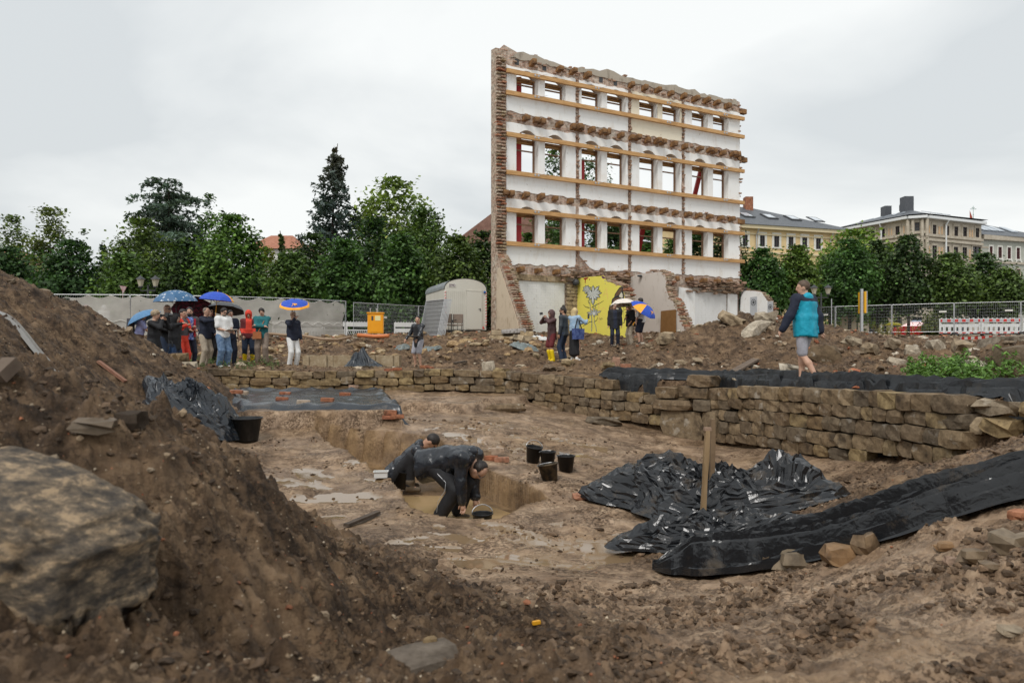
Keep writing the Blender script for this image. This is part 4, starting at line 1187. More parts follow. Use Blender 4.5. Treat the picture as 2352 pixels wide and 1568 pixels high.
# grey panels with a ringed star on the white stub
for (xa, xb, ya, yb) in ((1723,1739,682,742),(1763,1776,692,745)):
    n0, z0 = cross_px(UA, xa, ya); n1, z1 = cross_px(UA, xb, yb)
    b_ = MB(); prism_uv(b_, [(n0, z1), (n1, z1), (n1, z0), (n0, z0-.02)], UA-.006, UA-.001, 'n'); o = b_.build("grey_panel", mat("grey_panel_paint", (.45,.47,.50), (.52,.54,.56), 4, .7), AW)
    b_ = MB(); cn = (n0+n1)/2; cz = z0-.32; rr = abs(n1-n0)*.36
    ring = [(cn+rr*math.cos(a*math.pi/12), cz+rr*math.sin(a*math.pi/12)) for a in range(24)]
    for i in range(24):
        a_, c_ = ring[i], ring[(i+1) % 24]
        sc_ = .82
        prism_uv(b_, [a_, c_, (cn+(c_[0]-cn)*sc_, cz+(c_[1]-cz)*sc_), (cn+(a_[0]-cn)*sc_, cz+(a_[1]-cz)*sc_)], UA-.012, UA-.0065, 'n')
    st = []
    for i in range(10):
        r_ = rr*(.72 if i % 2 == 0 else .32); a = math.pi/2+i*math.pi/5
        st.append((cn+r_*math.cos(a), cz+r_*math.sin(a)))
    prism_uv(b_, st, UA-.012, UA-.0065, 'n')
    b_.build("ringed_star_mark", M_ANTHR, o)
# loose cable hanging on the stub
b_ = MB(); pts = [cross_px(UA, *q) for q in ((1717,659),(1706,672),(1698,690),(1699,705),(1702,722),(1706,735))]
b_.tube([fpt(UA-.04, n, z)-FB for n, z in pts], .02, 6); b_.build("cable", M_ANTHR, FAC, True)
# brown board leaning on the beige stub
n0, z0 = cross_px(UB, *zp2(1525,1000)); n1, z1 = cross_px(UB, *zp2(1655,1150))
b_ = MB(); f_ = lambda n, z, u: fpt(u, n, z)
q0 = fpt(UB-.06, n0, 0); c_ = [(n0, z1-.3), (n1, z1-.3), (n1, z0+.02), (n0+.06, z0)]
prism_uv(b_, c_, UB-.09, UB-.055, 'n'); o = b_.build("board", mat("brown_board", (.22,.11,.035), (.27,.14,.05), 5, .7)); o.location = FB
tag(o, "brown wooden board leaning against the torn beige wall stub", "board")
# broken timbers and debris along the ground storey head
dl = MB(); drs = random.Random(3)
for k in range(60):
    u = drs.choice((drs.uniform(3.2, 7.6), drs.uniform(11.2, 15.2)))
    zc = 3.62 + drs.uniform(-.28, .22) - (.2 if u > 11 else 0)
    a = fpt(u, drs.uniform(0, .35), zc); d = FU*drs.uniform(.3, 1.1) + Vector((0, 0, drs.uniform(-.15, .15))) + FN*drs.uniform(-.1, .2)
    dl.bar(a-FB, a+d-FB, drs.uniform(.04, .12), drs.uniform(.03, .1))
o = dl.build("splintered_laths", mat("rotten_wood", (.10,.065,.04), (.24,.16,.10), 8, .9), FAC); tag(o, kind="stuff")
# ragged brick debris band as one mass between the single bricks
V_, F_, off = [], [], 0
bv = np.array([v.co for v in BRICKS[0].vertices]); bf = np.array([list(p.vertices) for p in BRICKS[0].polygons])
drs = np.random.RandomState(8); Mq = np.array(Matrix((FU, -FN, Vector((0, 0, 1)))).transposed())
spots = []
for zc, hh in ((13.55, .17), (10.9, .26), (7.25, .22)):
    for u in np.arange(.3, FW-.1, .27):
        for j in range(3):
            if drs.rand() < .2: spots.append((u+drs.uniform(-.05, .05), drs.uniform(-.07, -.02), zc+drs.uniform(-hh, hh), 1))
for sc_u in SCAR[1:4]:
    for zc in np.arange(4.0, 13.3, .085):
        if any(abs(zc-j) < .3 for j in (10.9, 7.25)): continue
        if drs.rand() < .6: spots.append((sc_u+drs.uniform(-.06, .06), drs.uniform(-.05, .015), zc, .55))
for k in range(330):
    u = drs.choice([drs.uniform(3.0, 8.4), drs.uniform(8.2, 9.6), drs.uniform(11, 15.1)])
    spots.append((u, drs.uniform(-.03, .3), 3.65+drs.normal()*.2 - (.15 if u > 11 else 0), 1))
for zc in np.arange(3.2, 13.9, .16):
    spots.append((FW+drs.uniform(-.06, .05), drs.uniform(-.3, 0), zc, .8))
for u in np.arange(.1, FW, .33):
    if drs.rand() < .7: spots.append((u, drs.uniform(-.35, -.1), 13.99+.07*math.sin(u*1.3)+drs.uniform(-.05, .08), 1))
for (u, n, zc, s_) in spots:
    p = np.array(fpt(u, n, zc)-FB)
    V_.append((bv*np.array([.24*s_*drs.uniform(.6, 1.1), .2, .07]))@Mq.T + p + drs.normal(size=(1, 3))*.004); F_.append(bf+off); off += len(bv)
o = np_mesh("brick_debris", np.concatenate(V_), np.concatenate(F_), M_BRICK_PALE, FAC, False); tag(o, kind="stuff")

# --- street art on the yellow stub: a tall grey flowering plant and a brown and cream swirl
M_INK = mat("black_spray_paint", (.03,.035,.035), None, rough=.7)
M_GREYP = mat("grey_spray_paint", (.42,.45,.43), (.60,.62,.58), 12, .7)
M_WHITEP = mat("white_spray_paint", (.72,.75,.70), None, rough=.7)
M_BROWNP = mat("brown_spray_paint", (.13,.075,.04), (.19,.11,.06), 6, .7)
M_CREAMP = mat("cream_spray_paint", (.70,.66,.52), None, rough=.7)
M_REDP = mat("red_spray_paint", (.33,.03,.02), None, rough=.7)
M_PINKP = mat("orange_chalk", (.88,.52,.22), None, rough=.8)
def zy(x, y): return cross_px(UY, (1420+x/7.84)*.91875, (680+y/7.84)*.91875)
def flat(name, polys, m_, lay):
    b_ = MB()
    for q in polys: prism_uv(b_, [zy(*p_) for p_ in q], UY-.003*(lay+1), UY-.003*lay-.0005, 'n')
    return b_.build(name, m_, YW)
def petal(cx, cy, ang, ln, wd, k=.5):
    c, s = math.cos(ang), math.sin(ang)
    f = lambda a, b: (cx+a*c-b*s, cy+a*s+b*c)
    return [f(0, 0), f(ln*.35, wd*.42), f(ln*.7, wd*.5), f(ln, 0), f(ln*.7, -wd*.5), f(ln*.35, -wd*.42)]
def stroke(pts, w0, w1=None):
    w1 = w1 or w0; L, Rr = [], []
    for i, (x, y) in enumerate(pts):
        a = pts[max(i-1, 0)]; b = pts[min(i+1, len(pts)-1)]; d = math.hypot(b[0]-a[0], b[1]-a[1]) or 1
        w_ = (w0+(w1-w0)*i/(len(pts)-1))/2; nx, ny = -(b[1]-a[1])/d*w_, (b[0]-a[0])/d*w_
        L.append((x+nx, y+ny)); Rr.append((x-nx, y-ny))
    return [[L[i], L[i+1], Rr[i+1], Rr[i]] for i in range(len(pts)-1)]
flw = [(-.1,170,42),(.45,150,48),(1.0,140,46),(1.55,220,50),(2.1,130,44),(2.65,140,44),(3.2,120,42),(3.8,110,40),(4.75,155,46),(5.4,190,44),(5.85,150,40)]
flat("painted_petals", [petal(487,425,a,l+16,w+22) for a, l, w in flw] + [petal(372,345,a,95,44) for a in (0.2,1.1,2.0,2.9,3.7,4.4,5.0,5.7)] + [petal(510,815,a,l,40) for a, l in ((-.35,160),(-.9,110),(-1.6,130),(-2.3,110),(3.3,150),(2.9,140),(.3,90),(1.5,70))], M_INK, 0)
flat("painted_petals", [petal(487,425,a,l,w) for a, l, w in flw] + [petal(372,345,a,82,30) for a in (0.2,1.1,2.0,2.9,3.7,4.4,5.0,5.7)] + [petal(510,815,a,l-14,26) for a, l in ((-.35,160),(-.9,110),(-1.6,130),(-2.3,110),(3.3,150),(2.9,140),(.3,90),(1.5,70))], M_GREYP, 1)
flat("painted_petals", [petal(487,425,a+.05,l*.8,w*.38) for a, l, w in flw] + [[(487+26*math.cos(q*.63), 425+34*math.sin(q*.63)) for q in range(10)], [(510+22*math.cos(q*.63), 815+34*math.sin(q*.63)) for q in range(10)]], M_WHITEP, 2)
flat("painted_stems", stroke([(432,470),(430,600),(440,720),(462,850),(468,1000),(462,1165)], 12, 16) + stroke([(512,870),(515,990),(545,1060),(560,1170)], 10, 14) + stroke([(300,640),(350,685),(420,700)], 6, 16) + stroke([(395,545),(405,600),(430,620)], 8, 14) + stroke([(700,560),(640,600),(560,640),(470,690)], 5, 16) + stroke([(300,1055),(370,1020),(430,975),(480,970)], 8, 16) + stroke([(585,880),(565,945),(520,975)], 6, 14) + stroke([(535,640),(545,720),(540,780)], 8, 8), M_INK, 0)
flat("painted_stems", stroke([(432,470),(430,600),(440,720),(462,850),(468,1000),(462,1165)], 5, 7) + stroke([(512,870),(515,990),(545,1060),(560,1170)], 4, 6) + stroke([(560,610),(520,680),(515,640)], 5, 5), M_GREYP, 1)
sw = [(1060,280),(1010,300),(960,370),(920,430),(905,490),(870,520),(850,590),(855,640),(815,650),(800,720),(810,790),(830,840),(860,880),(1010,900),(1060,850),(1075,760),(1040,690),(1080,600),(1100,520),(1095,430),(1085,340)]
flat("painted_swirl", [sw], M_INK, 0)
flat("painted_swirl", [[(1055,300),(1010,330),(955,400),(925,460),(930,480),(990,450),(1030,400),(1060,350)], [(890,530),(870,590),(930,560),(1000,530),(1020,505),(960,500)], [(830,680),(820,750),(840,800),(900,760),(960,690),(900,670)]], M_BROWNP, 1)
flat("painted_swirl", [[(1050,390),(1010,450),(1000,480),(1050,510),(1075,500),(1070,430)], [(930,560),(880,600),(900,615),(990,570),(1030,540)], [(960,700),(880,760),(850,810),(920,770),(1000,720)], [(1010,760),(985,830),(1030,860),(1050,800)]], M_CREAMP, 1)
flat("paint_run", [[(300,120),(400,102),(385,130),(350,150),(342,225),(332,228),(330,150),(312,140)], [(415,135),(430,130),(428,158),(416,160)]], M_REDP, 0)
flat("paint_run", [[(650,78),(700,85),(735,125),(700,132),(672,120)]], mat("purple_spray_paint", (.12,.03,.12), None, rough=.7), 0)
flat("chalk_scrawl", stroke([(600,380),(605,600),(612,1000)], 8) + stroke([(690,470),(745,310),(785,520)], 7) + stroke([(700,440),(775,425)], 7) + stroke([(640,745),(690,700),(735,722)], 7) + stroke([(460,690),(470,830)], 14), M_PINKP, 0)
flat("painted_tag", stroke([(600,915),(625,905),(640,925),(655,900),(680,915)], 7) + stroke([(620,935),(665,925)], 5), M_INK, 0)
# bulkhead lamp on the mural edge
n_, z_ = zy(235, 210)
b_ = MB(); b_.lathe([(.13, -.12), (.17, -.02), (.16, .10), (.05, .16)], fpt(UY-.22, n_+.0, z_)-FB, 14, rot=(FU*-1+FN*.3).to_track_quat('Z', 'Y').to_matrix()); b_.build("bulkhead_lamp", M_ANTHR, FAC, True)
b_ = MB(); b_.lathe([(.02, 0), (.10, .02), (.13, .06), (.10, .10)], fpt(UB-.10, *cross_px(UB, *zp2(1355,715)))-FB, 12); b_.build("bulkhead_lamp", M_ANTHR, FAC, True)
# ------------------------------------------------------------------ trees
def leaf_mat():
    m = bpy.data.materials.new("leaves"); m.use_nodes = True
    t = m.node_tree; t.nodes.clear(); N = t.nodes.new; L = t.links.new
    o = N("ShaderNodeOutputMaterial"); at = N("ShaderNodeAttribute"); at.attribute_name = "tint"
    d = N("ShaderNodeBsdfPrincipled"); d.inputs["Roughness"].default_value = .48; d.inputs["Specular IOR Level"].default_value = .3
    tr = N("ShaderNodeBsdfTranslucent"); mx = N("ShaderNodeMixShader"); mx.inputs[0].default_value = .28
    L(at.outputs[0], d.inputs["Base Color"]); 
    ml = N("ShaderNodeMix"); ml.data_type = 'RGBA'; ml.blend_type = 'MULTIPLY'; ml.inputs[0].default_value = 1; ml.inputs[7].default_value = (1.25,1.3,.7,1)
    L(at.outputs[0], ml.inputs[6]); L(ml.outputs[2], tr.inputs[0])
    L(d.outputs[0], mx.inputs[1]); L(tr.outputs[0], mx.inputs[2]); L(mx.outputs[0], o.inputs[0])
    return m
M_LEAF = leaf_mat()
M_BARK = mat("tree_bark", (.05,.038,.028), (.095,.078,.06), 6, .9, .01, 20, stretch=(1,1,.25))

def leaf_quads(C, Nrm, ln, wd, rs, droop=None):
    """diamond leaves: centres C, facing Nrm"""
    n = len(C)
    t = rs.normal(size=(n, 3))
    if droop is not None: t = t*(1-droop) + np.array([0, 0, -1.0])*droop*2
    t -= Nrm*(t*Nrm).sum(1)[:, None]; t /= np.linalg.norm(t, axis=1)[:, None]+1e-9
    s = np.cross(Nrm, t)
    ln = ln[:, None]; wd = wd[:, None]
    V = np.stack([C-t*ln*.5, C+s*wd*.5-t*ln*.05, C+t*ln*.5, C-s*wd*.5-t*ln*.05], 1).reshape(-1, 3)
    F = np.arange(4*n).reshape(n, 4)
    return V, F

def build_crown(name, C, Nrm, ln, wd, col, rs, parent, droop=None):
    V, F = leaf_quads(C, Nrm, ln, wd, rs, droop)
    c = np.repeat(np.concatenate([col, np.ones((len(col), 1))], 1), 4, 0)
    o = np_mesh(name, V, F, M_LEAF, parent, False, {"tint": c})
    return o

GREENS = dict(dark=(.030,.058,.022), horn=(.048,.090,.028), mid=(.052,.098,.028), bright=(.064,.104,.027), olive=(.085,.115,.040), light=(.105,.165,.045), yellow=(.15,.17,.04), blue=(.060,.088,.080), cedar=(.075,.112,.082), lime=(.125,.195,.048))

def broad_tree(label, px, ytop, wpx, D, color, n=5200, seed=0, shape='oval', leaf=.15, base=.75, crown0=.35, clump=.34, open_=0.0, group=None):
    n = int(n*1.5); leaf = leaf*1.22
    if group == G2: crown0 = 1.8; wpx *= .76
    rs = np.random.RandomState(seed+1000)
    zt = (800-ytop)/FX*D + CZ; zb = base + CZ
    r0 = wpx/2/FX*D; Hc = zt - zb - crown0; hue = rs.uniform(.85, 1.2)
    x0 = (px-1176)/FX*D
    root = thing("tree", label, "tree", (x0, D, zb), rs.uniform(0, 6.28), group)
    prof = {'oval': lambda h: (np.sin(np.clip(h*.93+.07, 0, 1)*np.pi)**.62)*(1.0-.16*h), 'cone': lambda h: (1-h)**.75*np.clip(h*7, 0, 1)**.5+.04, 'col': lambda h: np.clip(h*6, 0, 1)**.5*np.clip((1-h)*3, 0, 1)**.6, 'wide': lambda h: (np.sin(np.clip(h*.85+.15, 0, 1)*np.pi)**.5)}[shape]
    nc = max(30, int(n/34))
    h = rs.uniform(0, 1, nc*4); keep = rs.uniform(0, 1, nc*4) < prof(h)*1.02; h = h[keep][:nc]; nc = len(h)
    a = rs.uniform(0, 2*np.pi, nc)
    lob = 1 + .17*np.sin(a*3+rs.uniform(0, 6)) * np.sin(h*9+rs.uniform(0, 6)) + .10*rs.normal(size=nc)
    rr = prof(h)*r0*lob*np.sqrt(rs.uniform(.30-.2*open_, 1, nc))
    cc = np.stack([rr*np.cos(a), rr*np.sin(a), crown0 + h*Hc], 1)
    k = rs.randint(nc, size=n)
    cs = clump*(.6+.8*rs.uniform(size=nc))*min(1, r0/1.6)
    off = rs.normal(size=(n, 3))*cs[k][:, None]*np.array([1, 1, .8])
    C = cc[k] + off
    # leading shoots
    top = rs.uniform(size=n) < .03
    C[top] = np.stack([rs.normal(size=top.sum())*.18*r0, rs.normal(size=top.sum())*.18*r0, crown0+Hc*(1-.02+.06*rs.uniform(size=top.sum()))], 1)
    outw = C - np.array([0, 0, crown0+Hc*.45]); outw /= np.linalg.norm(outw, axis=1)[:, None]+1e-6
    Nn = outw*.5 + np.array([0, 0, .55]) + rs.normal(size=(n, 3))*.55; Nn /= np.linalg.norm(Nn, axis=1)[:, None]
    base_c = np.array(GREENS[color])*np.array([1.2*hue, 1.22, 1.05])
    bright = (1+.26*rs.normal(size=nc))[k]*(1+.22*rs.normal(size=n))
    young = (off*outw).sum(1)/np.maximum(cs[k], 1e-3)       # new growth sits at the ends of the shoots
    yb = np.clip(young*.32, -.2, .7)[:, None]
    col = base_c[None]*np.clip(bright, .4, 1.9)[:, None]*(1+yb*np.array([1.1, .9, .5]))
    lsz = leaf*(.65+.7*rs.uniform(size=n))
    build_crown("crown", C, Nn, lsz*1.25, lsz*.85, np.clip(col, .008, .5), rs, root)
    tb = MB(); hh = crown0+Hc*.8
    pts = [(.05*math.sin(q*2+seed), .05*math.cos(q*1.3+seed), hh*q/5) for q in range(6)]
    tb.tube(pts, [max(.03, .055*r0+.05)*(1-.17*q) for q in range(6)], 8)
    for q in range(7):
        an = q*2.4+seed; z0 = crown0*.8+Hc*(.08+.09*q); L_ = r0*prof(np.array([.1+.11*q]))[0]*.8
        tb.tube([(0, 0, z0), (math.cos(an)*L_*.5, math.sin(an)*L_*.5, z0+L_*.35), (math.cos(an)*L_, math.sin(an)*L_, z0+L_*.75)], [.05, .035, .012], 5)
    tb.build("trunk", M_BARK, root, True)
    return root

def conifer(label, px, ytop, wpx, D, color, kind, seed, base=.75, group=None, n_br=95):
    rs = np.random.RandomState(seed+3000)
    zt = (800-ytop)/FX*D + CZ; zb = base+CZ; H = zt-zb; r0 = wpx/2/FX*D
    x0 = (px-1176)/FX*D
    root = thing("tree", label, "tree", (x0, D, zb), 0, group)
    Cs, Ns, Ls, Ws, Co = [], [], [], [], []
    tb = MB(); lean = .35 if kind == 'spruce' else -.2
    spine = lambda h: np.array([lean*h**6 + .06*np.sin(h*9), .05*np.cos(h*7), h*H])
    tb.tube([tuple(spine(q/10)) for q in range(11)], [max(.03, .24*(1-q/10.5)) for q in range(11)], 8)
    base_c = np.array(GREENS[color])
    for b in range(n_br):
        if kind == 'spruce':
            h = .06 + .92*(b/n_br)**.9; L_ = r0*1.1*(1-h)**.85*rs.uniform(.7, 1.12)*(1 if h > .14 else .8)+.25*rs.uniform(.5, 1)
            if rs.rand() < .14: L_ *= .55
            up, dr = (.10 - .35*(1-h)), .16
        elif kind == 'cedar':
            h = .22 + .78*rs.uniform(0, 1)**.9; L_ = r0*rs.uniform(.45, 1.1)*(1-abs(h-.5)*.9)*(1.0 if h < .9 else .8); up, dr = .25, .35
        else:
            h = .08 + .9*b/n_br; L_ = r0*(1-h)*rs.uniform(.6, 1.2)+.1; up, dr = .35, .1
        an = b*2.39996 + rs.uniform(-.4, .4)
        if kind == 'spruce': lv = b//7; h = .06+.96*(max(0, lv+rs.uniform(-.12, .12))/(n_br//7+1))**.85; L_ = (r0*1.1*max(1-h, .02)**.72+.12)*rs.uniform(.55, 1.15)
        p0 = None; d = np.array([math.cos(an), math.sin(an), 0]); p0 = spine(h)
        m_ = int((125 if kind == 'spruce' else 130)*max(.3, L_/r0)*(1.3 if r0 > 3 else 1))
        s = rs.uniform(.06, 1, m_)**.75
        path = p0[None] + d[None]*(s*L_)[:, None]
        path[:, 2] += L_*(up*s - dr*s*s + (.22*s**4 if kind == 'spruce' else 0))
        wv = (.13 if kind == 'spruce' else .20)*L_*(1-s*.6)+.12
        lat = np.array([-d[1], d[0], 0])
        side = rs.normal(size=m_)*wv*.5
        hang = -np.abs(rs.normal(size=m_))*(.40 if kind == 'spruce' else .30 if kind == 'cedar' else .1)
        C = path + lat[None]*side[:, None]; C[:, 2] += hang
        Nn = np.array([0, 0, .8])[None] + rs.normal(size=(m_, 3))*.5 + d[None]*.3; Nn /= np.linalg.norm(Nn, axis=1)[:, None]
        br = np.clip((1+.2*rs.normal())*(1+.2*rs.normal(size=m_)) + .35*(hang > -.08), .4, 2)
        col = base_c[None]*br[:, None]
        if kind == 'spruce' and h > .72: col = col*(1-(h-.72)*2.2) + np.array([.11,.085,.045])*(h-.72)*2.2
        Cs.append(C); Ns.append(Nn); Co.append(col); Ls.append(rs.uniform(.30, .55, m_)*(1 if kind != 'thin' else .7)); Ws.append(rs.uniform(.13, .24, m_)*(1 if kind != 'thin' else .8))
        e_ = p0+d*L_*.9; e_[2] += L_*(up-dr)*.85
        tb.tube([tuple(p0), tuple((p0+e_)/2+np.array([0, 0, .04*L_])), tuple(e_)], [.04, .025, .01], 4, cap=False)
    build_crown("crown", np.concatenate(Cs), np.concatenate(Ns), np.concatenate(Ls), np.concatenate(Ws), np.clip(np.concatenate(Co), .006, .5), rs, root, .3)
    tb.build("trunk", M_BARK, root, True)
    return root

G1 = "trees of the park behind the left fence"; G2 = "trees along the street on the right"; G3 = "trees seen through the empty facade windows"
T = broad_tree
T("olive-green tree with a narrow top at the far left edge", 28,505,100,52,'olive',3600,1,'cone',.16,group=G1)
T("dark dense tree low at the far left edge, above the spoil heap", 18,575,135,42,'dark',5200,2,group=G1)
T("tall olive-yellow cone-shaped tree second from the left edge", 114,488,150,50,'olive',5200,3,'cone',.16,group=G1)
T("dark rounded tree in front of the olive-yellow cone tree", 165,560,135,41,'dark',5600,4,group=G1)
T("thin spindly treetop between the olive cone tree and the sparse conifer", 192,535,42,55,'horn',1200,5,'col',.15,clump=.25,group=G1)
conifer("sparse dark conifer with open branches left of the cedar", 238,556,130,58,'cedar','thin',6,group=G1,n_br=60)
T("small mid-green round tree left of the twin lantern lamp", 286,590,115,39.5,'mid',4800,7,group=G1)
T("bright green tree with pale shoots right in front of the cedar", 320,512,150,44,'bright',6600,8,'oval',.15,group=G1)
conifer("large spreading blue-green cedar with drooping tiers, tallest on the left", 388,412,260,60,'cedar','cedar',9,group=G1,n_br=150)
T("narrow poplar-like tree hidden behind the cedar's right side", 480,458,70,67,'mid',2600,10,'col',.2,group=G1)
T("dark round tree below the cedar, behind the blue dotted umbrella", 424,562,115,41,'dark',4800,11,group=G1)
T("large bright-leaved tree with pale leaf tips between the cedar and the red roof", 532,503,160,41,'bright',8600,12,'oval',.155,group=G1)
T("yellowing shrubby tree in front of the red roof", 612,575,70,45,'yellow',2200,13,'oval',.13,group=G1)
conifer("slim yellow-green conifer in front of the red roof", 648,530,52,52,'olive','thin',14,group=G1,n_br=55)
T("rounded dark green tree left of the spruce, above the man in white trousers", 664,590,110,39.5,'horn',5000,15,group=G1)
T("dark green tree right behind the one above the man in white trousers", 716,545,115,45,'dark',4600,16,group=G1)
conifer("tall blue-green spruce with brown tip standing above all park trees", 765,330,236,58,'blue','spruce',17,group=G1,n_br=120)
T("rounded dark green tree just right of the spruce foot", 788,558,120,39.5,'horn',5400,18,group=G1)
T("dark broad tree between the spruce and the light maple", 858,512,150,45,'dark',5800,19,group=G1)
T("tall pale green maple with loose rounded top behind the hedge-like trees", 905,425,200,61,'light',7600,20,'wide',.27,clump=.6,open_=.8,group=G1)
T("dark dense tree below the right side of the pale maple", 972,490,165,45,'horn',6400,21,group=G1)
T("brownish-green thin tree at the right flank of the pale maple", 1005,500,70,58,'olive',1500,29,'oval',.2,open_=1,group=G1)
T("rounded dark tree in the front row above the orange cabinet", 920,548,118,39.5,'horn',5400,22,group=G1)
T("rounded dark tree directly left above the site trailer", 1050,552,130,40,'horn',5600,23,group=G1)
T("slim dark tree squeezed between trailer roof and facade edge", 1108,540,85,43,'dark',3600,24,group=G1)
for k, (px, yt, wp, D, c, sh, lb) in enumerate(((1272,352,90,62,'mid','col',"tall weeping tree behind the second window column of the facade"),(1365,338,150,60,'mid','oval',"tall leafy tree behind the third and fourth window columns"),(1215,545,100,47,'horn','oval',"round tree behind the lowest left facade window"),(1300,480,110,50,'horn','oval',"dense tree behind the second lowest facade window"),(1400,470,100,51,'dark','oval',"dark tree behind the fourth lowest facade window"),(1485,540,70,49,'mid','oval',"tree behind the fifth lowest window with the red prop"),(1545,560,85,49,'mid','oval',"low tree behind the sixth lowest facade window"),(1612,515,80,50,'dark','oval',"dark tree behind the seventh lowest facade window"),(1668,515,90,50,'dark','oval',"dark tree behind the right lowest facade window"))):
    T(lb, px, yt, wp, D, c, 4600, 60+k, sh, .17, group=G3)
T("rounded dark tree just right of the facade's lower edge", 1752,577,125,49,'horn',5400,31,group=G2)
T("low leafy tree below and right of the one touching the facade", 1772,640,90,50,'mid',3000,41,group=G2)
T("bright-tipped tree in front of the yellow house, left of the walking man", 1832,570,105,50,'bright',5000,32,'oval',.16,group=G2)
T("pale lime-green tree spreading behind the darker street trees", 1965,537,250,64,'lime',7000,33,'wide',.24,clump=.55,open_=.6,group=G2)
T("mid-green tree behind the walking man's head", 1905,590,110,54,'mid',4400,34,group=G2)
T("broad dark tree in the middle of the right street trees", 1952,556,145,51,'horn',6400,35,group=G2)
T("dark tree right behind the yellow edge-on sign", 2015,560,115,54,'dark',5200,36,group=G2)
T("slender tall dark tree in front of the corner house bay", 2085,548,115,51,'dark',5800,37,'col',group=G2)
T("rounded tree left of the red and white barrier", 2182,588,140,50,'horn',6400,38,group=G2)
T("dense tree in front of the grey house", 2255,588,130,52,'dark',5600,39,group=G2)
T("lowest rounded tree at the right edge in front of the grey house", 2308,622,115,50,'horn',4800,40,group=G2)
sh = T("low yellow-green bush left of the red and white barrier", 2150,722,60,56,'olive',1400,45,'wide',.14,crown0=.05,group=None); sh["category"] = "bush"; sh.name = "bush"

# ------------------------------------------------------------------ houses
class Face:
    def __init__(s, px0, D0, px1, D1):
        s.a = P(px0, 800, D0); s.b = P(px1, 800, D1); s.a.z = 0; s.b.z = 0
        s.d = (s.b-s.a); s.L = s.d.length; s.d.normalize(); s.n = Vector((s.d.y, -s.d.x, 0))
    def uz(s, px, py):
        t_ = (px-1176)/FX
        u = (t_*s.a.y-s.a.x)/(s.d.x-t_*s.d.y)
        return u, (800-py)/FX*(s.a.y+s.d.y*u)+CZ
    def pt(s, u, n, z): return s.a+s.d*u+s.n*n+Vector((0, 0, z))
    def rect(s, mb, u0, z0, u1, z1, n0, n1, org, mi=None):
        v = [s.pt(u, n, z)-org for n in (n0, n1) for u, z in ((u0, z0), (u1, z0), (u1, z1), (u0, z1))]
        mb.add(v, [(0,1,2,3),(7,6,5,4),(0,4,5,1),(1,5,6,2),(2,6,7,3),(3,7,4,0)][::1], mi)
M_GLASS = mat("dark_window_glass", (.025,.03,.035), None, rough=.08, spec=.6)
M_WFRAME = mat("dark_window_frame", (.05,.035,.03), None, rough=.5)
M_WHITEFR = mat("white_trim", (.78,.76,.70), (.70,.68,.62), 4, .7)
M_SLATE = mat("slate_roof", (.075,.082,.092), (.125,.135,.148), 4, .5, .012, 24, stretch=(1,1,3))
M_REDROOF = mat("clay_tile_roof", (.30,.115,.065), (.42,.19,.12), 3, .8, .02, 18)
M_SKYL = mat("skylight_glass", (.50,.55,.60), None, rough=.06, spec=.8)
M_ZINC = mat("zinc_gutter", (.70,.71,.70), None, rough=.5)
def window(F, org, par, ua, za, ub, zb_, trim=None, tw=.14, frame=None, bar=True):
    fr = MB()
    w_ = .07
    for (x0, z0, x1, z1) in ((ua, za, ua+w_, zb_), (ub-w_, za, ub, zb_), (ua+w_, za, ub-w_, za+w_), (ua+w_, zb_-w_, ub-w_, zb_)): F.rect(fr, x0, z0, x1, z1, -.06, .02, org)
    if bar:
        F.rect(fr, (ua+ub)/2-.03, za+w_, (ua+ub)/2+.03, zb_-w_, -.055, .015, org)
        zt = za+(zb_-za)*.68; F.rect(fr, ua+w_, zt-.03, (ua+ub)/2-.03, zt+.03, -.055, .014, org); F.rect(fr, (ua+ub)/2+.03, zt-.03, ub-w_, zt+.03, -.055, .014, org)
    o = fr.build("window", frame or M_WFRAME, par)
    g = MB(); F.rect(g, ua+.02, za+.02, ub-.02, zb_-.02, -.10, -.062, org); g.build("pane", M_GLASS, o)
    if trim:
        t_ = MB()
        F.rect(t_, ua-tw, za-.02, ua-.001, zb_+.001, .0, .06, org); F.rect(t_, ub+.001, za-.02, ub+tw, zb_+.001, .0, .06, org); F.rect(t_, ua-tw, zb_+.002, ub+tw, zb_+tw*1.4, .0, .07, org); F.rect(t_, ua-tw-.06, za-.16, ub+tw+.06, za-.021, .0, .11, org)
        t_.build("surround", trim, o)
    return o
def wall_with_holes(F, org, par, m_, u0, u1, z0, z1, holes, th=.35, name="wall"):
    """solid wall with the windows cut out row by row"""
    b_ = MB(); zs = sorted({z0, z1} | {h[1] for h in holes} | {h[3] for h in holes})
    for i in range(len(zs)-1):
        za, zb_ = zs[i], zs[i+1]; zm = (za+zb_)/2
        row = sorted([(h[0], h[2]) for h in holes if h[1] < zm < h[3]])
        u = u0
        for (a, c) in row+[(u1, u1)]:
            if a-u > 1e-4: F.rect(b_, u, za, a, zb_, -th, 0, org)
            u = c
    return b_.build(name, m_, par)
def zz_(x, y): return ((1800+x/3.095)*.91875, (460+y/3.095)*.91875)
def zb4(x, y): return ((2000+x/4.127)*.91875, (480+y/4.127)*.91875)
def cols_of(F, lst, conv=zz_):
    out = []
    for (x0, y0, x1, y1) in lst:
        ua, zt = F.uz(*conv(x0, y0)); ub, _ = F.uz(*conv(x1, y0)); _, zb2 = F.uz(*conv(x0, y1)); out.append((ua, zb2, ub, zt))
    return out
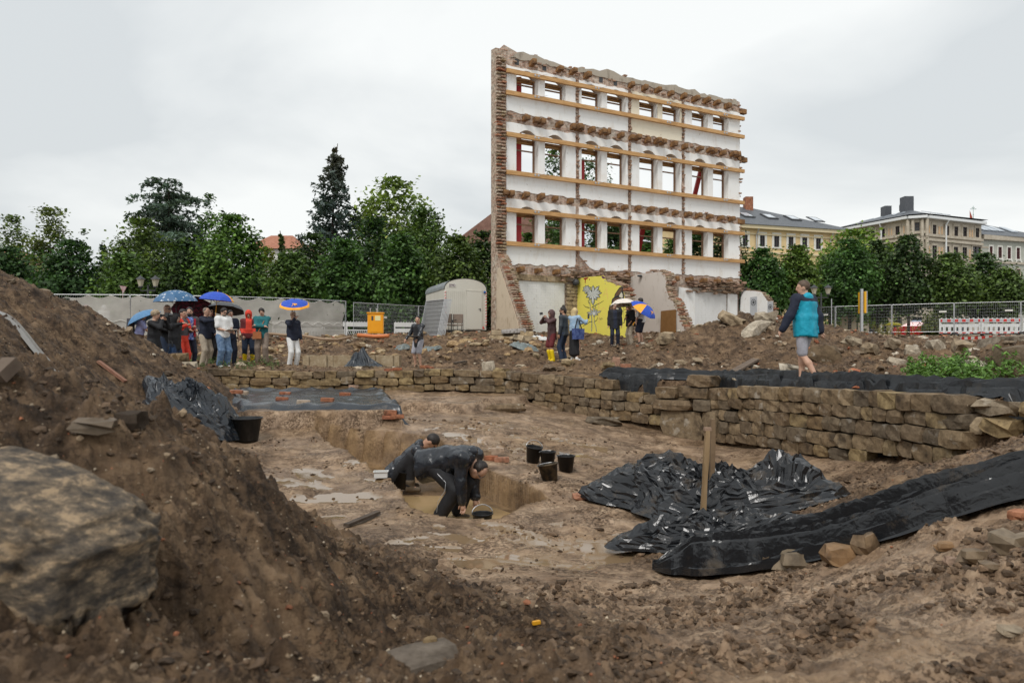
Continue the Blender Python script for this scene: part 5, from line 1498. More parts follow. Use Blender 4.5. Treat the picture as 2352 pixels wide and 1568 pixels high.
def slope_box(mb, a, b, c, s0, s1, t0, t1, th, lift):
    """slab lying on a roof slope: a eave start, b eave end, c ridge direction point"""
    e = (b-a); f = (c-a); nrm = e.cross(f).normalized(); nrm = nrm if nrm.z > 0 else -nrm
    q = [a+e*s+f*t+nrm*lift for s, t in ((s0, t0), (s1, t0), (s1, t1), (s0, t1))]
    v = q+[p_+nrm*th for p_ in q]
    mb.add(v, [(3,2,1,0),(4,5,6,7),(0,1,5,4),(1,2,6,5),(2,3,7,6),(3,0,4,7)])

def slope_q(mb, a, b, c, d, s0, s1, t0, t1, th, lift):
    f = lambda s, t: (a+(b-a)*s)*(1-t)+(d+(c-d)*s)*t
    q = [f(s, t) for s, t in ((s0, t0), (s1, t0), (s1, t1), (s0, t1))]
    n = (q[1]-q[0]).cross(q[3]-q[0]).normalized(); n = n if n.z > 0 else -n
    v = [p+n*lift for p in q]+[p+n*(lift+th) for p in q]
    mb.add(v, [(3,2,1,0),(4,5,6,7),(0,1,5,4),(1,2,6,5),(2,3,7,6),(3,0,4,7)])
# yellow house
Fy = Face(1640, 70.5, 1948, 75.5)
oy = Fy.pt(0, 0, 1.3)
HY = thing("yellow_house", "yellow house with white window surrounds and slate hip roof, right of the facade", "house", oy)
wins = cols_of(Fy, [(173,392,212,475),(307,398,345,482),(417,403,456,487),(528,408,566,493),(634,413,672,498),(740,420,778,503)]) 
low = [(a, b-3.6, c, d-3.6) for a, b, c, d in wins]; low2 = [(a, b-7.0, c, d-7.0) for a, b, c, d in wins]
_, ez = Fy.uz(1800, 530)
wall_with_holes(Fy, oy, HY, mat("yellow_stucco", (.72,.53,.27), (.78,.60,.34), 1.5, .85), -6, Fy.L, .8, ez, wins+low+low2)
for h in wins+low+low2: window(Fy, oy, HY, *h, trim=M_WHITEFR, tw=.26)
b_ = MB(); Fy.rect(b_, -6, ez-.02, Fy.L+.35, ez+.35, .0, .55, oy); Fy.rect(b_, -6, ez-.6, Fy.L+.1, ez-.45, .0, .12, oy); Fy.rect(b_, -6, wins[0][1]-.75, Fy.L+.1, wins[0][1]-.55, .0, .14, oy); Fy.rect(b_, -6, wins[0][1]-4.3, Fy.L+.1, wins[0][1]-4.1, .0, .14, oy); b_.build("cornice", mat("pale_yellow_trim", (.74,.62,.40), None, rough=.8), HY)
b_ = MB(); bk = lambda u, n, z: Fy.pt(u, n, z)-oy
bd = -11.0; b_.add([bk(Fy.L, -.35, .8), bk(Fy.L, bd, .8), bk(Fy.L, bd, ez), bk(Fy.L, -.35, ez), bk(-6, bd, .8), bk(-6, bd, ez)], [(0,1,2,3),(1,4,5,2)]); b_.build("side_wall", MATS["yellow_stucco"], HY)
rz_ = (800-476)/FX*78 + CZ; A_, B_, Cc, Dd = bk(-7, .7, ez+.36), bk(Fy.L+.6, .7, ez+.36), bk(Fy.L+.6, bd-.5, ez+.36), bk(-7, bd-.5, ez+.36); R0, R1 = bk(-7, bd/2, rz_), bk(Fy.uz(1805, 800)[0]-.6, bd/2, rz_)
b_ = MB(); b_.add([A_, B_, Cc, Dd, R0, R1], [(0,1,5,4),(1,2,5),(2,3,4,5),(3,2,1,0)]); ro = b_.build("roof", M_SLATE, HY)
for sx in (.285, .405, .53, .655):
    b_ = MB(); slope_box(b_, A_, B_, A_+(R0-A_), sx+.195, sx+.25, .36, .60, .10, .02); o = b_.build("skylight", M_ANTHR, ro)
    g = MB(); slope_box(g, A_, B_, A_+(R0-A_), sx+.203, sx+.242, .40, .57, .01, .125); g.build("pane", M_SKYL, o)
for u_, w2, h2 in ((Fy.uz(1740, 800)[0]-1.0, .65, .5), (Fy.uz(1813, 800)[0]-1.6, .85, 1.0)):
    b_ = MB(); b_.box(bk(u_, bd/2+.6, rz_+h2*.5-.4), (w2, .9, h2+.8)); b_.build("chimney", M_BRICK, HY)
for px_ in (1736, 1906):
    u_, _ = Fy.uz(px_, 800); b_ = MB(); b_.tube([bk(u_, .55, ez), bk(u_, .12, ez-.7), bk(u_, .12, 1)], .07, 6); b_.build("downpipe", M_STEEL, HY)

# sandstone corner house: three faces
M_SAND = mat("weathered_ashlar", (.40,.345,.265), (.52,.46,.37), 2.2, .85, .01, 12)
M_INFILL = mat("orange_clinker", (.56,.36,.20), (.64,.45,.28), 5, .85)
Fl = Face(1938, 79.5, 2087, 72.2); Fc = Face(2087, 72.2, 2126, 71.6); Fr = Face(2126, 71.6, 2254, 75.2)
oc = Fc.pt(0, 0, 1.4)
HC = thing("corner_house", "ornate sandstone corner house with slate roof, white gutters and rounded bay", "house", oc)
specs = [(Fl, [(1095,375,1125,440),(1168,360,1200,428),(1245,350,1278,422),(1360,330,1392,402)], [(1255,497,1287,600),(1358,470,1392,570),(1170,505,1200,590)]),
         (Fc, [(1505,300,1545,380)], [(1508,452,1545,557)]),
         (Fr, [(1643,315,1670,388),(1742,323,1770,398),(1810,328,1840,402),(1878,332,1908,405),(1975,340,2003,412)], [(1640,475,1675,570),(1738,480,1772,572),(1806,485,1840,577),(1873,488,1908,580),(1953,482,2015,560)])]
for F, r1, r2 in specs:
    h1 = cols_of(F, r1); h2 = cols_of(F, r2)
    h3 = [(a, b-4.3, c, d-4.1) for a, b, c, d in h2[:4]]; h4 = [(a-.25, 1.7, c+.25, 3.9) for a, b, c, d in h2[:4]]
    et = F.uz((2100 if F is Fc else 2090 if F is Fl else 2130), 503)[1]
    hs = h1+h2+h3+h4
    wall_with_holes(F, oc, HC, M_SAND, 0, F.L, .8, et, hs)
    for h in hs: window(F, oc, HC, *h, trim=M_SAND, tw=.18)
    b_ = MB(); F.rect(b_, -.1, et-.001, F.L+.1, et+.28, .0, .55, oc); b_.build("gutter", M_ZINC, HC)
    b_ = MB()
    for zc in (h1[0][1]-.75, h2[0][1]-.8, h2[0][3]+.9, h3[0][1]-.8 if h3 else 4): F.rect(b_, -.05, zc, F.L+.05, zc+.26, .0, .22, oc)
    tag(b_.build("string_course", M_SAND, HC), kind="stuff")
    b_ = MB()
    us = [0]+sorted([x for h in h1 for x in (h[0]-.3, h[2]+.3)])+[F.L]
    for i in range(0, len(us)-1, 2):
        if us[i+1]-us[i] > .45:
            for (za, zb_) in ((h1[0][1]+.1, h1[0][3]-.1), (h2[0][1]+.1, h2[0][3]-.1)):
                um = (us[i]+us[i+1])/2
                F.rect(b_, us[i]+.12, za, um-.12, zb_, .0, .045, oc); F.rect(b_, um+.12, za, us[i+1]-.12, zb_, .0, .045, oc)
    if b_.v: tag(b_.build("clinker_panels", M_INFILL, HC), kind="stuff")
    if F is not Fc:
        for u_ in ((F.L*.62,) if F is Fl else (F.uz(*zz_(1735, 300))[0],)):
            b_ = MB(); b_.tube([F.pt(u_, .5, et)-oc, F.pt(u_, .2, et-.5)-oc, F.pt(u_, .2, 1)-oc], .09, 6); b_.build("downpipe", M_ZINC, HC)
    if F is Fc:
        for uu_ in (-.1, F.L*.22, F.L*.78, F.L+.1):
            b_ = MB(); b_.tube([F.pt(uu_, .18, h2[0][1]-.5)-oc, F.pt(uu_, .18, h2[0][3]+.6)-oc], .17, 8); b_.tube([F.pt(uu_, .18, h1[0][1]-.5)-oc, F.pt(uu_, .18, h1[0][3]+.3)-oc], .17, 8); tag(b_.build("column", M_SAND, HC), kind="stuff")
el = Fl.uz(2080, 502)[1]+.28
e0, e1, e2, e3 = Fl.pt(-.3, .6, el)-oc, Fc.pt(0, .6, el)-oc, Fc.pt(Fc.L, .6, el)-oc, Fr.pt(Fr.L+.3, .6, el)-oc
hz_ = (800-484)/FX*77+CZ
r0_ = Fl.pt(1.5, -5, hz_)-oc; r1_ = Fc.pt(Fc.L/2, -5, hz_)-oc; r2_ = Fr.pt(Fr.L*.62, -5, hz_)-oc
b0_ = Fl.pt(-.3, -11, el)-oc; b3_ = Fr.pt(Fr.L+.3, -11, el)-oc; bm_ = Fc.pt(Fc.L/2, -11, el)-oc
b_ = MB(); b_.add([e0, e1, e2, e3, r0_, r1_, r2_, b0_, b3_, bm_], [(0,1,5,4),(1,2,5),(2,3,6,5),(3,8,6),(0,4,7),(7,4,5,9),(9,5,6,8)]); ro = b_.build("roof", M_SLATE, HC)
for (a, b2, c, d_, lst) in ((e0, e1, r1_, r0_, (.10,.30,.5,.68,.84)), (e2, e3, r2_, r1_, (.18,.42,.62))):
    for sx in lst:
        q = MB(); slope_q(q, a, b2, c, d_, sx, sx+.075, .35, .62, .07, .05); o = q.build("skylight", M_SKYL, ro)
for F, u_, w2, h2 in ((Fl, Fl.uz(*zz_(1125, 250))[0]-1.2, .75, .9), (Fc, Fc.L*.3, 1.0, 1.25)):
    q = MB(); q.box(F.pt(u_, -5, hz_+h2/2-.1)-oc, (w2, 1.0, h2+.6)); q.build("chimney", mat("slate_clad_chimney", (.06,.065,.075), (.09,.095,.105), 9, .5), HC)
q = MB(); p_ = Fr.pt(Fr.L*.30, -5, hz_)-oc; q.tube([p_, p_+Vector((0, 0, .7))], .07, 6); q.tube([p_+Vector((.5, 0, 0)), p_+Vector((.5, 0, .7))], .07, 6); tag(q.build("vent_pipes", M_ANTHR, HC), kind="stuff")
q = MB(); q.add([Fr.pt(Fr.L, -.35, .8)-oc, Fr.pt(Fr.L, -11, .8)-oc, Fr.pt(Fr.L, -11, el)-oc, Fr.pt(Fr.L, -.35, el)-oc, Fl.pt(0, -.35, .8)-oc, Fl.pt(0, -11, .8)-oc, Fl.pt(0, -11, el)-oc, Fl.pt(0, -.35, el)-oc], [(0,1,2,3),(4,7,6,5)]); q.build("side_wall", M_SAND, HC)

# grey-green house at the right edge
Fg = Face(2254, 76, 2420, 79.5); og = Fg.pt(0, 0, 1.4)
HG = thing("grey_house", "grey-green plastered house with white window lintels at the right edge", "house", og)
g1 = cols_of(Fg, [(2083,482,2107,556),(2150,487,2178,572),(2222,490,2248,578),(2292,493,2318,580),(2362,496,2388,583)]); g2 = cols_of(Fg, [(2083,652,2107,742),(2152,655,2180,748),(2222,657,2250,753),(2292,660,2320,757),(2362,663,2390,760)])
g3 = [(a-.1, 1.8, c+.1, 4.2) for a, b, c, d in g1]
eg = Fg.uz(2300, 543)[1]
wall_with_holes(Fg, og, HG, mat("grey_green_stucco", (.40,.41,.35), (.48,.48,.42), 1.8, .85), 0, Fg.L, .8, eg, g1+g2+g3)
for h in g1+g2+g3: window(Fg, og, HG, *h, trim=M_WHITEFR if h in g1 else M_SAND, tw=.12, frame=mat("maroon_window_frame", (.10,.03,.028), None, rough=.5))
for h in g2:
    q = MB(); um = (h[0]+h[2])/2; rr = .62; zc = h[3]+.55
    pts = [(um+rr*math.cos(a*math.pi/8), zc+rr*math.sin(a*math.pi/8)) for a in range(9)]
    for i in range(8):
        a, c = pts[i], pts[i+1]; q.add([Fg.pt(a[0], .1, a[1])-og, Fg.pt(c[0], .1, c[1])-og, Fg.pt(um+(c[0]-um)*.72, .1, zc+(c[1]-zc)*.72)-og, Fg.pt(um+(a[0]-um)*.72, .1, zc+(a[1]-zc)*.72)-og], [(3,2,1,0)])
    q.build("lunette", M_WHITEFR, HG)
q = MB(); Fg.rect(q, -.1, eg-.5, Fg.L, eg, .0, .4, og); Fg.rect(q, 0, g1[0][1]-.8, Fg.L, g1[0][1]-.55, .0, .15, og); Fg.rect(q, 0, (g1[0][1]+g1[0][3])/2+.3, g1[0][0]-.15, (g1[0][1]+g1[0][3])/2+.5, .0, .05, og); q.build("cornice", M_SAND, HG)
E0, E1, E2, E3 = Fg.pt(-.2, .6, eg)-og, Fg.pt(Fg.L, .6, eg)-og, Fg.pt(Fg.L, -10, eg)-og, Fg.pt(-.2, -10, eg)-og; zr = (800-505)/FX*81+CZ
K0, K1 = Fg.pt(-3.6, -5, zr)-og, Fg.pt(4.6, -5, zr)-og
q = MB(); q.add([Fg.pt(-4, .3, eg)-og, E1, E2, Fg.pt(-4, -10, eg)-og, K0, K1], [(0,1,5,4),(1,2,5),(2,3,4,5),(3,0,4)]); ro = q.build("roof", M_SLATE, HG)
for sx in (.38, .455, .53, .66):
    q = MB(); slope_box(q, Fg.pt(-4, .3, eg)-og, E1, K0, sx, sx+.055, .30, .62, .09, .03); q.build("skylight", M_SKYL, ro)
q = MB(); tp = Fg.pt(Fg.uz(2296, 800)[0]+2.4, -5, zr-.3)-og; k_ = .36
q.lathe([(r_*k_, z_*k_) for r_, z_ in ((1.0, -.1), (.95, .3), (.6, .55), (.62, .8), (.35, 1.3), (.10, 1.7), (.07, 3.2), (.20, 3.3), (.07, 3.45), (.06, 6.2))], tp, 12); q.box(tp+Vector((0, 0, 1.85)), (.75, .05, .05)); q.box(tp+Vector((0, 0, 2.02)), (.35, .05, .05)); q.build("turret_finial", mat("verdigris_copper", (.10,.20,.16), (.16,.27,.22), 4, .6), HG, True)
q = MB(); q.add([Fg.pt(.8, -2, eg+1.2)-og, Fg.pt(.8, -2, eg+3.2)-og, Fg.pt(1.3, -2, eg+1.3)-og, Fg.pt(1.25, -2.02, eg+2.4)-og], [(0,2,3,1)]); q.build("flag", mat("red_flag_cloth", (.35,.06,.03), None, rough=.8), HG)

def simple_house(name, label, px0, px1, D, eave_y, ridge_y, depth, wm, rm, gable=False):
    F = Face(px0, D, px1, D+.01); o_ = F.pt(0, 0, 1.3); H_ = thing(name, label, "house", o_)
    ez_ = F.uz(px0, eave_y)[1]; rz2 = (800-ridge_y)/FX*(D+depth/2)+CZ
    q = MB()
    F.rect(q, 0, .8, F.L, ez_, -depth, 0, o_); q.build("wall", wm, H_)
    wn = max(2, int(F.L/3.2))
    for i in range(wn):
        u_ = F.L*(i+.5)/wn; w_ = window(F, o_, H_, u_-.5, ez_-2.2, u_+.5, ez_-.6, trim=M_WHITEFR); w_.location = F.n*.12
    bk2 = lambda u, n, z: F.pt(u, n, z)-o_
    q = MB(); ov = .5
    if gable: V8 = [bk2(-ov, ov, ez_), bk2(F.L+ov, ov, ez_), bk2(F.L+ov, -depth-ov, ez_), bk2(-ov, -depth-ov, ez_), bk2(F.L*.5, ov, rz2), bk2(F.L*.5, -depth-ov, rz2)]; fs = [(0,4,5,3),(4,1,2,5),(0,1,4),(3,5,2)]
    else: V8 = [bk2(-ov, ov, ez_), bk2(F.L+ov, ov, ez_), bk2(F.L+ov, -depth-ov, ez_), bk2(-ov, -depth-ov, ez_), bk2(depth*.18, -depth/2, rz2), bk2(F.L-depth*.35, -depth/2, rz2)]; fs = [(0,1,5,4),(1,2,5),(2,3,4,5),(3,0,4)]
    q.add(V8, fs); q.build("roof", rm, H_)
    return H_
simple_house("red_roofed_house", "white house with red tiled roof showing between trees left of the spruce", 570, 700, 85, 572, 541, 8, mat("white_stucco", (.74,.72,.68), None, rough=.85), M_REDROOF)
simple_house("red_roofed_house", "brownish-red steep roof behind the trees at the facade's left edge", 1050, 1300, 72, 560, 478, 9, mat("beige_stucco", (.5,.44,.36), None, rough=.85), mat("brown_tile_roof", (.20,.10,.075), (.29,.16,.12), 3, .8, .02, 16), True)
simple_house("distant_house", "far house with a brick chimney glimpsed through the lower facade windows", 1500, 1600, 95, 600, 575, 8, MATS["beige_stucco"], M_SLATE)
simple_house("distant_house", "pink house mostly hidden at the far left edge", -40, 12, 80, 585, 565, 8, mat("pink_stucco", (.60,.36,.30), None, rough=.85), M_REDROOF)
# ------------------------------------------------------------------ people: bodies and clothes as smooth implicit surfaces
def d_rc(p, a, b, ra, rb):
    a = np.asarray(a, float); b = np.asarray(b, float); ab = b-a
    t = np.clip(((p-a)@ab)/max(ab@ab, 1e-9), 0, 1)
    return np.linalg.norm(p-a-t[..., None]*ab, axis=-1) - (ra+(rb-ra)*t)
def d_el(p, c, r, M=None):
    q = p-np.asarray(c, float)
    if M is not None: q = q@M
    r = np.asarray(r, float)
    k0 = np.linalg.norm(q/r, axis=-1); k1 = np.linalg.norm(q/(r*r), axis=-1)+1e-9
    return k0*(k0-1)/k1
def d_ec(p, a, b, r1, r2, side=(1,0,0)):
    """tapered trunk with an oval cross-section"""
    a = np.asarray(a, float); b = np.asarray(b, float); d = b-a; L = np.linalg.norm(d); d = d/L
    s = np.asarray(side, float); s = s-d*(s@d); s /= np.linalg.norm(s); f = np.cross(d, s)
    q = p-a; w = q@d; t = np.clip(w/L, 0, 1); ex = w-t*L
    rx = r1[0]+(r2[0]-r1[0])*t; ry = r1[1]+(r2[1]-r1[1])*t; m = np.minimum(rx, ry)
    k = np.sqrt((q@s/rx)**2 + (q@f/ry)**2 + (ex/(m*.7))**2)
    return (k-1)*m
def d_pl(p, c, n): return (p-np.asarray(c, float))@np.asarray(n, float)
PR = dict(rc=d_rc, el=d_el, ec=d_ec, pl=d_pl)

def field(p, prims, k=.03):
    d = None
    for pr in prims:
        if pr[0] == 'sub':
            e = PR[pr[1]](p, *pr[2:]); d = np.maximum(d, -e); continue
        e = PR[pr[0]](p, *pr[1:])
        if d is None: d = e
        else:
            h = np.clip(.5+.5*(d-e)/k, 0, 1); d = e*h + d*(1-h) - k*h*(1-h)
    return d

def bounds_of(prims, pad):
    lo = np.full(3, 1e9); hi = -lo
    for pr in prims:
        if pr[0] == 'sub': continue
        if pr[0] == 'el': pts, r = [pr[1]], max(pr[2])
        elif pr[0] == 'rc': pts, r = [pr[1], pr[2]], max(pr[3], pr[4])
        else: pts, r = [pr[1], pr[2]], max(max(pr[3]), max(pr[4]))
        for q in pts: lo = np.minimum(lo, np.asarray(q)-r); hi = np.maximum(hi, np.asarray(q)+r)
    return lo-pad, hi+pad

def surface_nets(prims, h, k=.03, wrinkle=0.0, seed=0, wf=(9, 9, 5)):
    lo, hi = bounds_of(prims, 2.5*h)
    n = np.maximum(np.ceil((hi-lo)/h).astype(int)+1, 4)
    ax = [lo[i]+np.arange(n[i])*h for i in range(3)]
    G_ = np.stack(np.meshgrid(*ax, indexing='ij'), -1)
    D = field(G_, prims, k)
    if wrinkle:
        D = D + wrinkle*(perlin3(G_*np.array(wf)+seed*3.1, seed % 7) + .6*np.abs(perlin3(G_*np.array(wf)*2.1+seed, seed % 5)))
    S = D < 0
    # cells
    c = np.zeros((n[0]-1, n[1]-1, n[2]-1), np.int8); corners = [(i, j, k2) for i in (0, 1) for j in (0, 1) for k2 in (0, 1)]
    sl = lambda o: tuple(slice(o[a], n[a]-1+o[a]) for a in range(3))
    for o in corners: c += S[sl(o)]
    act = (c > 0) & (c < 8)
    idx = -np.ones(act.shape, np.int64); ci = np.argwhere(act); idx[act] = np.arange(len(ci))
    acc = np.zeros((len(ci), 3)); cnt = np.zeros(len(ci))
    for a in corners:
        for axx in range(3):
            if a[axx] == 1: continue
            b = list(a); b[axx] = 1
            da = D[ci[:, 0]+a[0], ci[:, 1]+a[1], ci[:, 2]+a[2]]; db = D[ci[:, 0]+b[0], ci[:, 1]+b[1], ci[:, 2]+b[2]]
            x = (da < 0) != (db < 0); t = np.where(x, da/(da-db+1e-12), 0)
            pt = np.array(a, float)[None]+t[:, None]*(np.array(b)-np.array(a))[None]
            acc[x] += pt[x]; cnt[x] += 1
    V = lo + (ci + acc/np.maximum(cnt, 1)[:, None])*h
    F = []
    for axx in range(3):
        o1, o2 = [(1, 2), (2, 0), (0, 1)][axx]
        A = [slice(None)]*3; B = [slice(None)]*3
        A[axx] = slice(0, n[axx]-1); B[axx] = slice(1, n[axx])
        s0 = S[tuple(A)]; s1 = S[tuple(B)]
        e = np.argwhere(s0 != s1)
        e = e[(e[:, o1] > 0) & (e[:, o2] > 0) & (e[:, o1] < n[o1]-1) & (e[:, o2] < n[o2]-1)]
        if not len(e): continue
        inside0 = s0[e[:, 0], e[:, 1], e[:, 2]]
        q = []
        for (u_, v_) in ((0, 0), (-1, 0), (-1, -1), (0, -1)):
            cc = e.copy(); cc[:, o1] += u_; cc[:, o2] += v_
            q.append(idx[cc[:, 0], cc[:, 1], cc[:, 2]])
        q = np.stack(q, 1); q[~inside0] = q[~inside0][:, ::-1]
        F.append(q)
    F = np.concatenate(F)
    F = F[(F >= 0).all(1)]
    return V, F

def cloth_mat(name, c, rough=.75, c2=None, bump=.004):
    c2 = c2 or tuple(min(1, q*1.25+.004) for q in c)
    return mat(name, c, c2, 14, rough, bump, 40, spec=.3)
SKIN = mat("skin", (.50,.29,.20), (.58,.36,.26), 18, .5, .001, 60, spec=.35)
SKIN2 = mat("tanned_skin", (.40,.21,.135), (.47,.27,.18), 18, .5, .001, 60, spec=.35)
M_EYE = mat("eye_dark", (.02,.015,.012), None, rough=.3)
M_LIP = mat("lips", (.36,.14,.11), None, rough=.5)
CL = dict(black=cloth_mat("black_cloth", (.016,.016,.018)), wet_black=mat("wet_black_raincoat", (.011,.013,.017), (.022,.026,.034), 9, .24, .004, 30, spec=.55), navy=cloth_mat("navy_cloth", (.014,.018,.034)), darkjean=cloth_mat("dark_denim", (.022,.034,.062)), jean=cloth_mat("blue_denim", (.075,.135,.25), .8, (.20,.30,.44)),
 lilac=cloth_mat("lilac_cotton", (.30,.32,.56)), brown=cloth_mat("brown_cloth", (.105,.058,.036)), white=cloth_mat("white_cotton", (.78,.78,.77), .85, (.83,.83,.82)), beige=cloth_mat("beige_cotton", (.40,.34,.26)), taupe=cloth_mat("taupe_cloth", (.26,.205,.165)), grey=cloth_mat("grey_cloth", (.33,.33,.37)), greyjk=cloth_mat("charcoal_jacket", (.075,.068,.075)), red=cloth_mat("red_cloth", (.62,.055,.03)), maroon=cloth_mat("maroon_cloth", (.12,.02,.022)), teal=cloth_mat("teal_cloth", (.018,.125,.14)), cyan=cloth_mat("turquoise_shell", (.008,.29,.42), .5, (.014,.36,.50), .006),
 plum=cloth_mat("plum_raincoat", (.082,.042,.042), .5), leather=cloth_mat("worn_leather", (.035,.042,.05), .45), denim=cloth_mat("light_denim", (.25,.38,.53), .85, (.40,.52,.64)), yellow=cloth_mat("yellow_rubber", (.80,.56,.01), .35, (.84,.62,.02)), shoe=cloth_mat("dark_shoe", (.03,.03,.032), .6), shoebr=cloth_mat("muddy_boot", (.10,.075,.05), .8), whiteshoe=cloth_mat("white_shoe", (.68,.67,.64)), greyshoe=cloth_mat("grey_sneaker", (.36,.33,.29)), green=cloth_mat("green_cap", (.02,.20,.06)), bluepat=mat("blue_patterned_shirt", (.05,.10,.42), (.42,.50,.78), 30, .8, pos=(.45,.6)), redlin=cloth_mat("red_lining", (.40,.02,.035)), plastic=mat("clear_poncho", (.66,.69,.71), (.78,.80,.82), 12, .25, .006, 25), pink=cloth_mat("pink_red_jacket", (.55,.16,.17)))
HAIR = dict(dark=mat("dark_hair", (.012,.009,.008), (.03,.022,.018), 30, .5, .006, 60), brown=mat("brown_hair", (.065,.04,.026), (.13,.085,.055), 30, .55, .006, 60), grey=mat("greying_hair", (.11,.085,.07), (.26,.21,.17), 26, .6, .006, 60), blond=mat("blond_hair", (.52,.38,.17), (.68,.54,.30), 20, .5, .006, 50), curl=mat("curly_fair_hair", (.24,.17,.10), (.50,.40,.28), 26, .7, .015, 40), ginger=mat("greying_ginger_hair", (.22,.12,.07), (.36,.24,.16), 26, .6, .006, 60))

def ik(S, T_, l1, l2, pole):
    S = np.array(S, float); T_ = np.array(T_, float); d = T_-S; L = np.linalg.norm(d)
    if L > (l1+l2)*.995: T_ = S+d/L*(l1+l2)*.995; d = T_-S; L = np.linalg.norm(d)
    x = (L*L+l1*l1-l2*l2)/(2*L); hgt = math.sqrt(max(l1*l1-x*x, 0)); dn = d/L
    p = np.array(pole, float); p = p-dn*(p@dn); p /= np.linalg.norm(p)+1e-9
    return S+dn*x+p*hgt, T_

def rotm(yaw, pitch, roll=0):
    return np.array(Matrix.Rotation(yaw, 3, 'Z') @ Matrix.Rotation(pitch, 3, 'X') @ Matrix.Rotation(roll, 3, 'Y'))

def person(label, px, D, face, H=1.75, z=None, top='black', top_len=.84, sleeve='long', bulk=.022, sleeve_mat=None, inner=None, bottom='darkjean', legs='trousers', leg_bulk=.018, shoes='shoe', boots=0.0, hair='brown', style='short', skin=SKIN, rh=None, lh=None, rf=None, lf=None, pelvis=(0,0,.95), chest=(0,.01,1.30), head=None, hyaw=0.0, hpitch=0.0, hroll=0.0, hood=None, hood_mat=None, glasses=False, beard=None, hv=None, elbow=None, lelbow=None, rknee=(.1,1,0), lknee=(-.1,1,0), belly=0.0, xy=None, name="person", two_tone=None, cap=None, hand_dir=None, fold=None, grip=None):
    sc = H/1.75; hv = hv or (.026 if D > 15 else .02)
    X = (px-1176)/FX*D; Yw = D
    if xy: X, Yw = xy
    zg = (gz(X, Yw) if z is None else CZ+z)
    root = thing(name, label, "person", (X, Yw, zg), math.atan2(-face[0], face[1]))
    if grip is not None:
        W0 = (Matrix.Translation(root.location) @ Matrix.Rotation(root.rotation_euler.z, 4, 'Z')).inverted()
        rh = tuple((W0 @ Vector(grip))/sc - Vector((0, 0, .03)))
    pel = np.array(pelvis, float); ch = np.array(chest, float); up = ch-pel; up /= np.linalg.norm(up)
    sd = np.array([1.0, 0, 0]); fwd = np.cross(up, sd)*1.0
    nb = ch+up*.165-fwd*.012
    hc = np.array(head, float) if head is not None else nb+np.array([0, .035, .165])
    HM = rotm(hyaw, hpitch, hroll)
    HT = lambda v: hc+HM@np.array(v, float)
    shR = ch+up*.125+sd*.185; shL = ch+up*.125-sd*.185
    rh = np.array(rh if rh is not None else (.27,.06,.80), float); lh = np.array(lh if lh is not None else (-.27,.06,.80), float)
    eR, wR = ik(shR, rh, .285, .265, elbow or (.6,-1,-.3)); eL, wL = ik(shL, lh, .285, .265, lelbow or (-.6,-1,-.3))
    hipR = pel+np.array([.095,0,-.03]); hipL = pel+np.array([-.095,0,-.03])
    rf = np.array(rf if rf is not None else (.12,.0,.085), float); lf = np.array(lf if lf is not None else (-.12,.02,.085), float)
    kR, aR = ik(hipR, rf, .43, .43, rknee); kL, aL = ik(hipL, lf, .43, .43, lknee)
    # -- one continuous body
    B = [('el', HT((0,0,.025)), (.074,.094,.10), HM), ('el', HT((0,.022,-.055)), (.055,.066,.066), HM), ('rc', HT((0,.088,.012)), HT((0,.108,-.022)), .011, .016), ('el', HT((.076,-.005,-.01)), (.012,.022,.034), HM), ('el', HT((-.076,-.005,-.01)), (.012,.022,.034), HM),
         ('rc', nb, HT((0,-.02,-.06)), .058, .052), ('ec', pel, ch+up*.06, (.145,.10), (.155,.10)), ('rc', nb-up*.03, shR, .06, .055), ('rc', nb-up*.03, shL, .06, .055)]
    for s_, e_, w_ in ((shR, eR, wR), (shL, eL, wL)): B += [('rc', s_, e_, .050, .040), ('rc', e_, w_, .040, .028)]
    for hp, kn, an in ((hipR, kR, aR), (hipL, kL, aL)):
        sh_ = an-kn; sh_ = sh_/np.linalg.norm(sh_)
        calf = kn+sh_*.14-np.array([0, .022, 0])
        B += [('rc', hp, kn, .085, .055), ('rc', kn, calf, .052, .055), ('rc', calf, an, .054, .036), ('rc', an, an+np.array([0, .10, -.045]), .034, .03)]
    hands = []
    for e_, w_, sg in ((eR, wR, 1), (eL, wL, -1)):
        d = w_-e_; d = d/np.linalg.norm(d)
        if hand_dir is not None: d = np.array(hand_dir, float); d /= np.linalg.norm(d)
        sidev = np.cross(d, [0, 0, 1.0]); sidev = sidev/np.linalg.norm(sidev) if np.linalg.norm(sidev) > .2 else np.array([0, 1.0, 0])
        nrm = np.cross(sidev, d)
        B.append(('rc', w_, w_+d*.07, .028, .034)); hands.append((w_, d, sidev, nrm, sg))
    V, F = surface_nets(B, .018 if D < 15 else .027, .03)
    mi = np.zeros(len(F), int)
    fc = V[F].mean(1)
    lc = (fc-hc)@HM
    mi[(np.abs(lc[:, 0]) < .028) & (lc[:, 1] > .06) & (np.abs(lc[:, 2]+.062) < .011)] = 2
    for ex in (-.032, .032): mi[(np.abs(lc[:, 0]-ex) < .012) & (lc[:, 1] > .055) & (np.abs(lc[:, 2]-.012) < .009)] = 1
    # fingers
    fb = MB()
    for (w_, d, s_, nr, sg) in hands:
        p0 = w_+d*.075
        for q, (o_, L_) in enumerate(((-.026,.062),(-.009,.074),(.009,.07),(.026,.054))):
            a = p0+s_*o_; m_ = a+d*L_*.5+nr*-.012; e2 = m_+d*L_*.3-nr*.028
            fb.tube([a, m_, e2], [.0095, .0085, .006], 6)
        th0 = w_+d*.025-s_*.025*sg*1.0; fb.tube([th0, th0-s_*.028*sg+d*.03, th0-s_*.034*sg+d*.062-nr*.012], [.012, .010, .007], 6)
    nV = len(V)
    bodyV = np.concatenate([V, np.array([list(v) for v in fb.v])])*sc
    me = bpy.data.meshes.new("body")
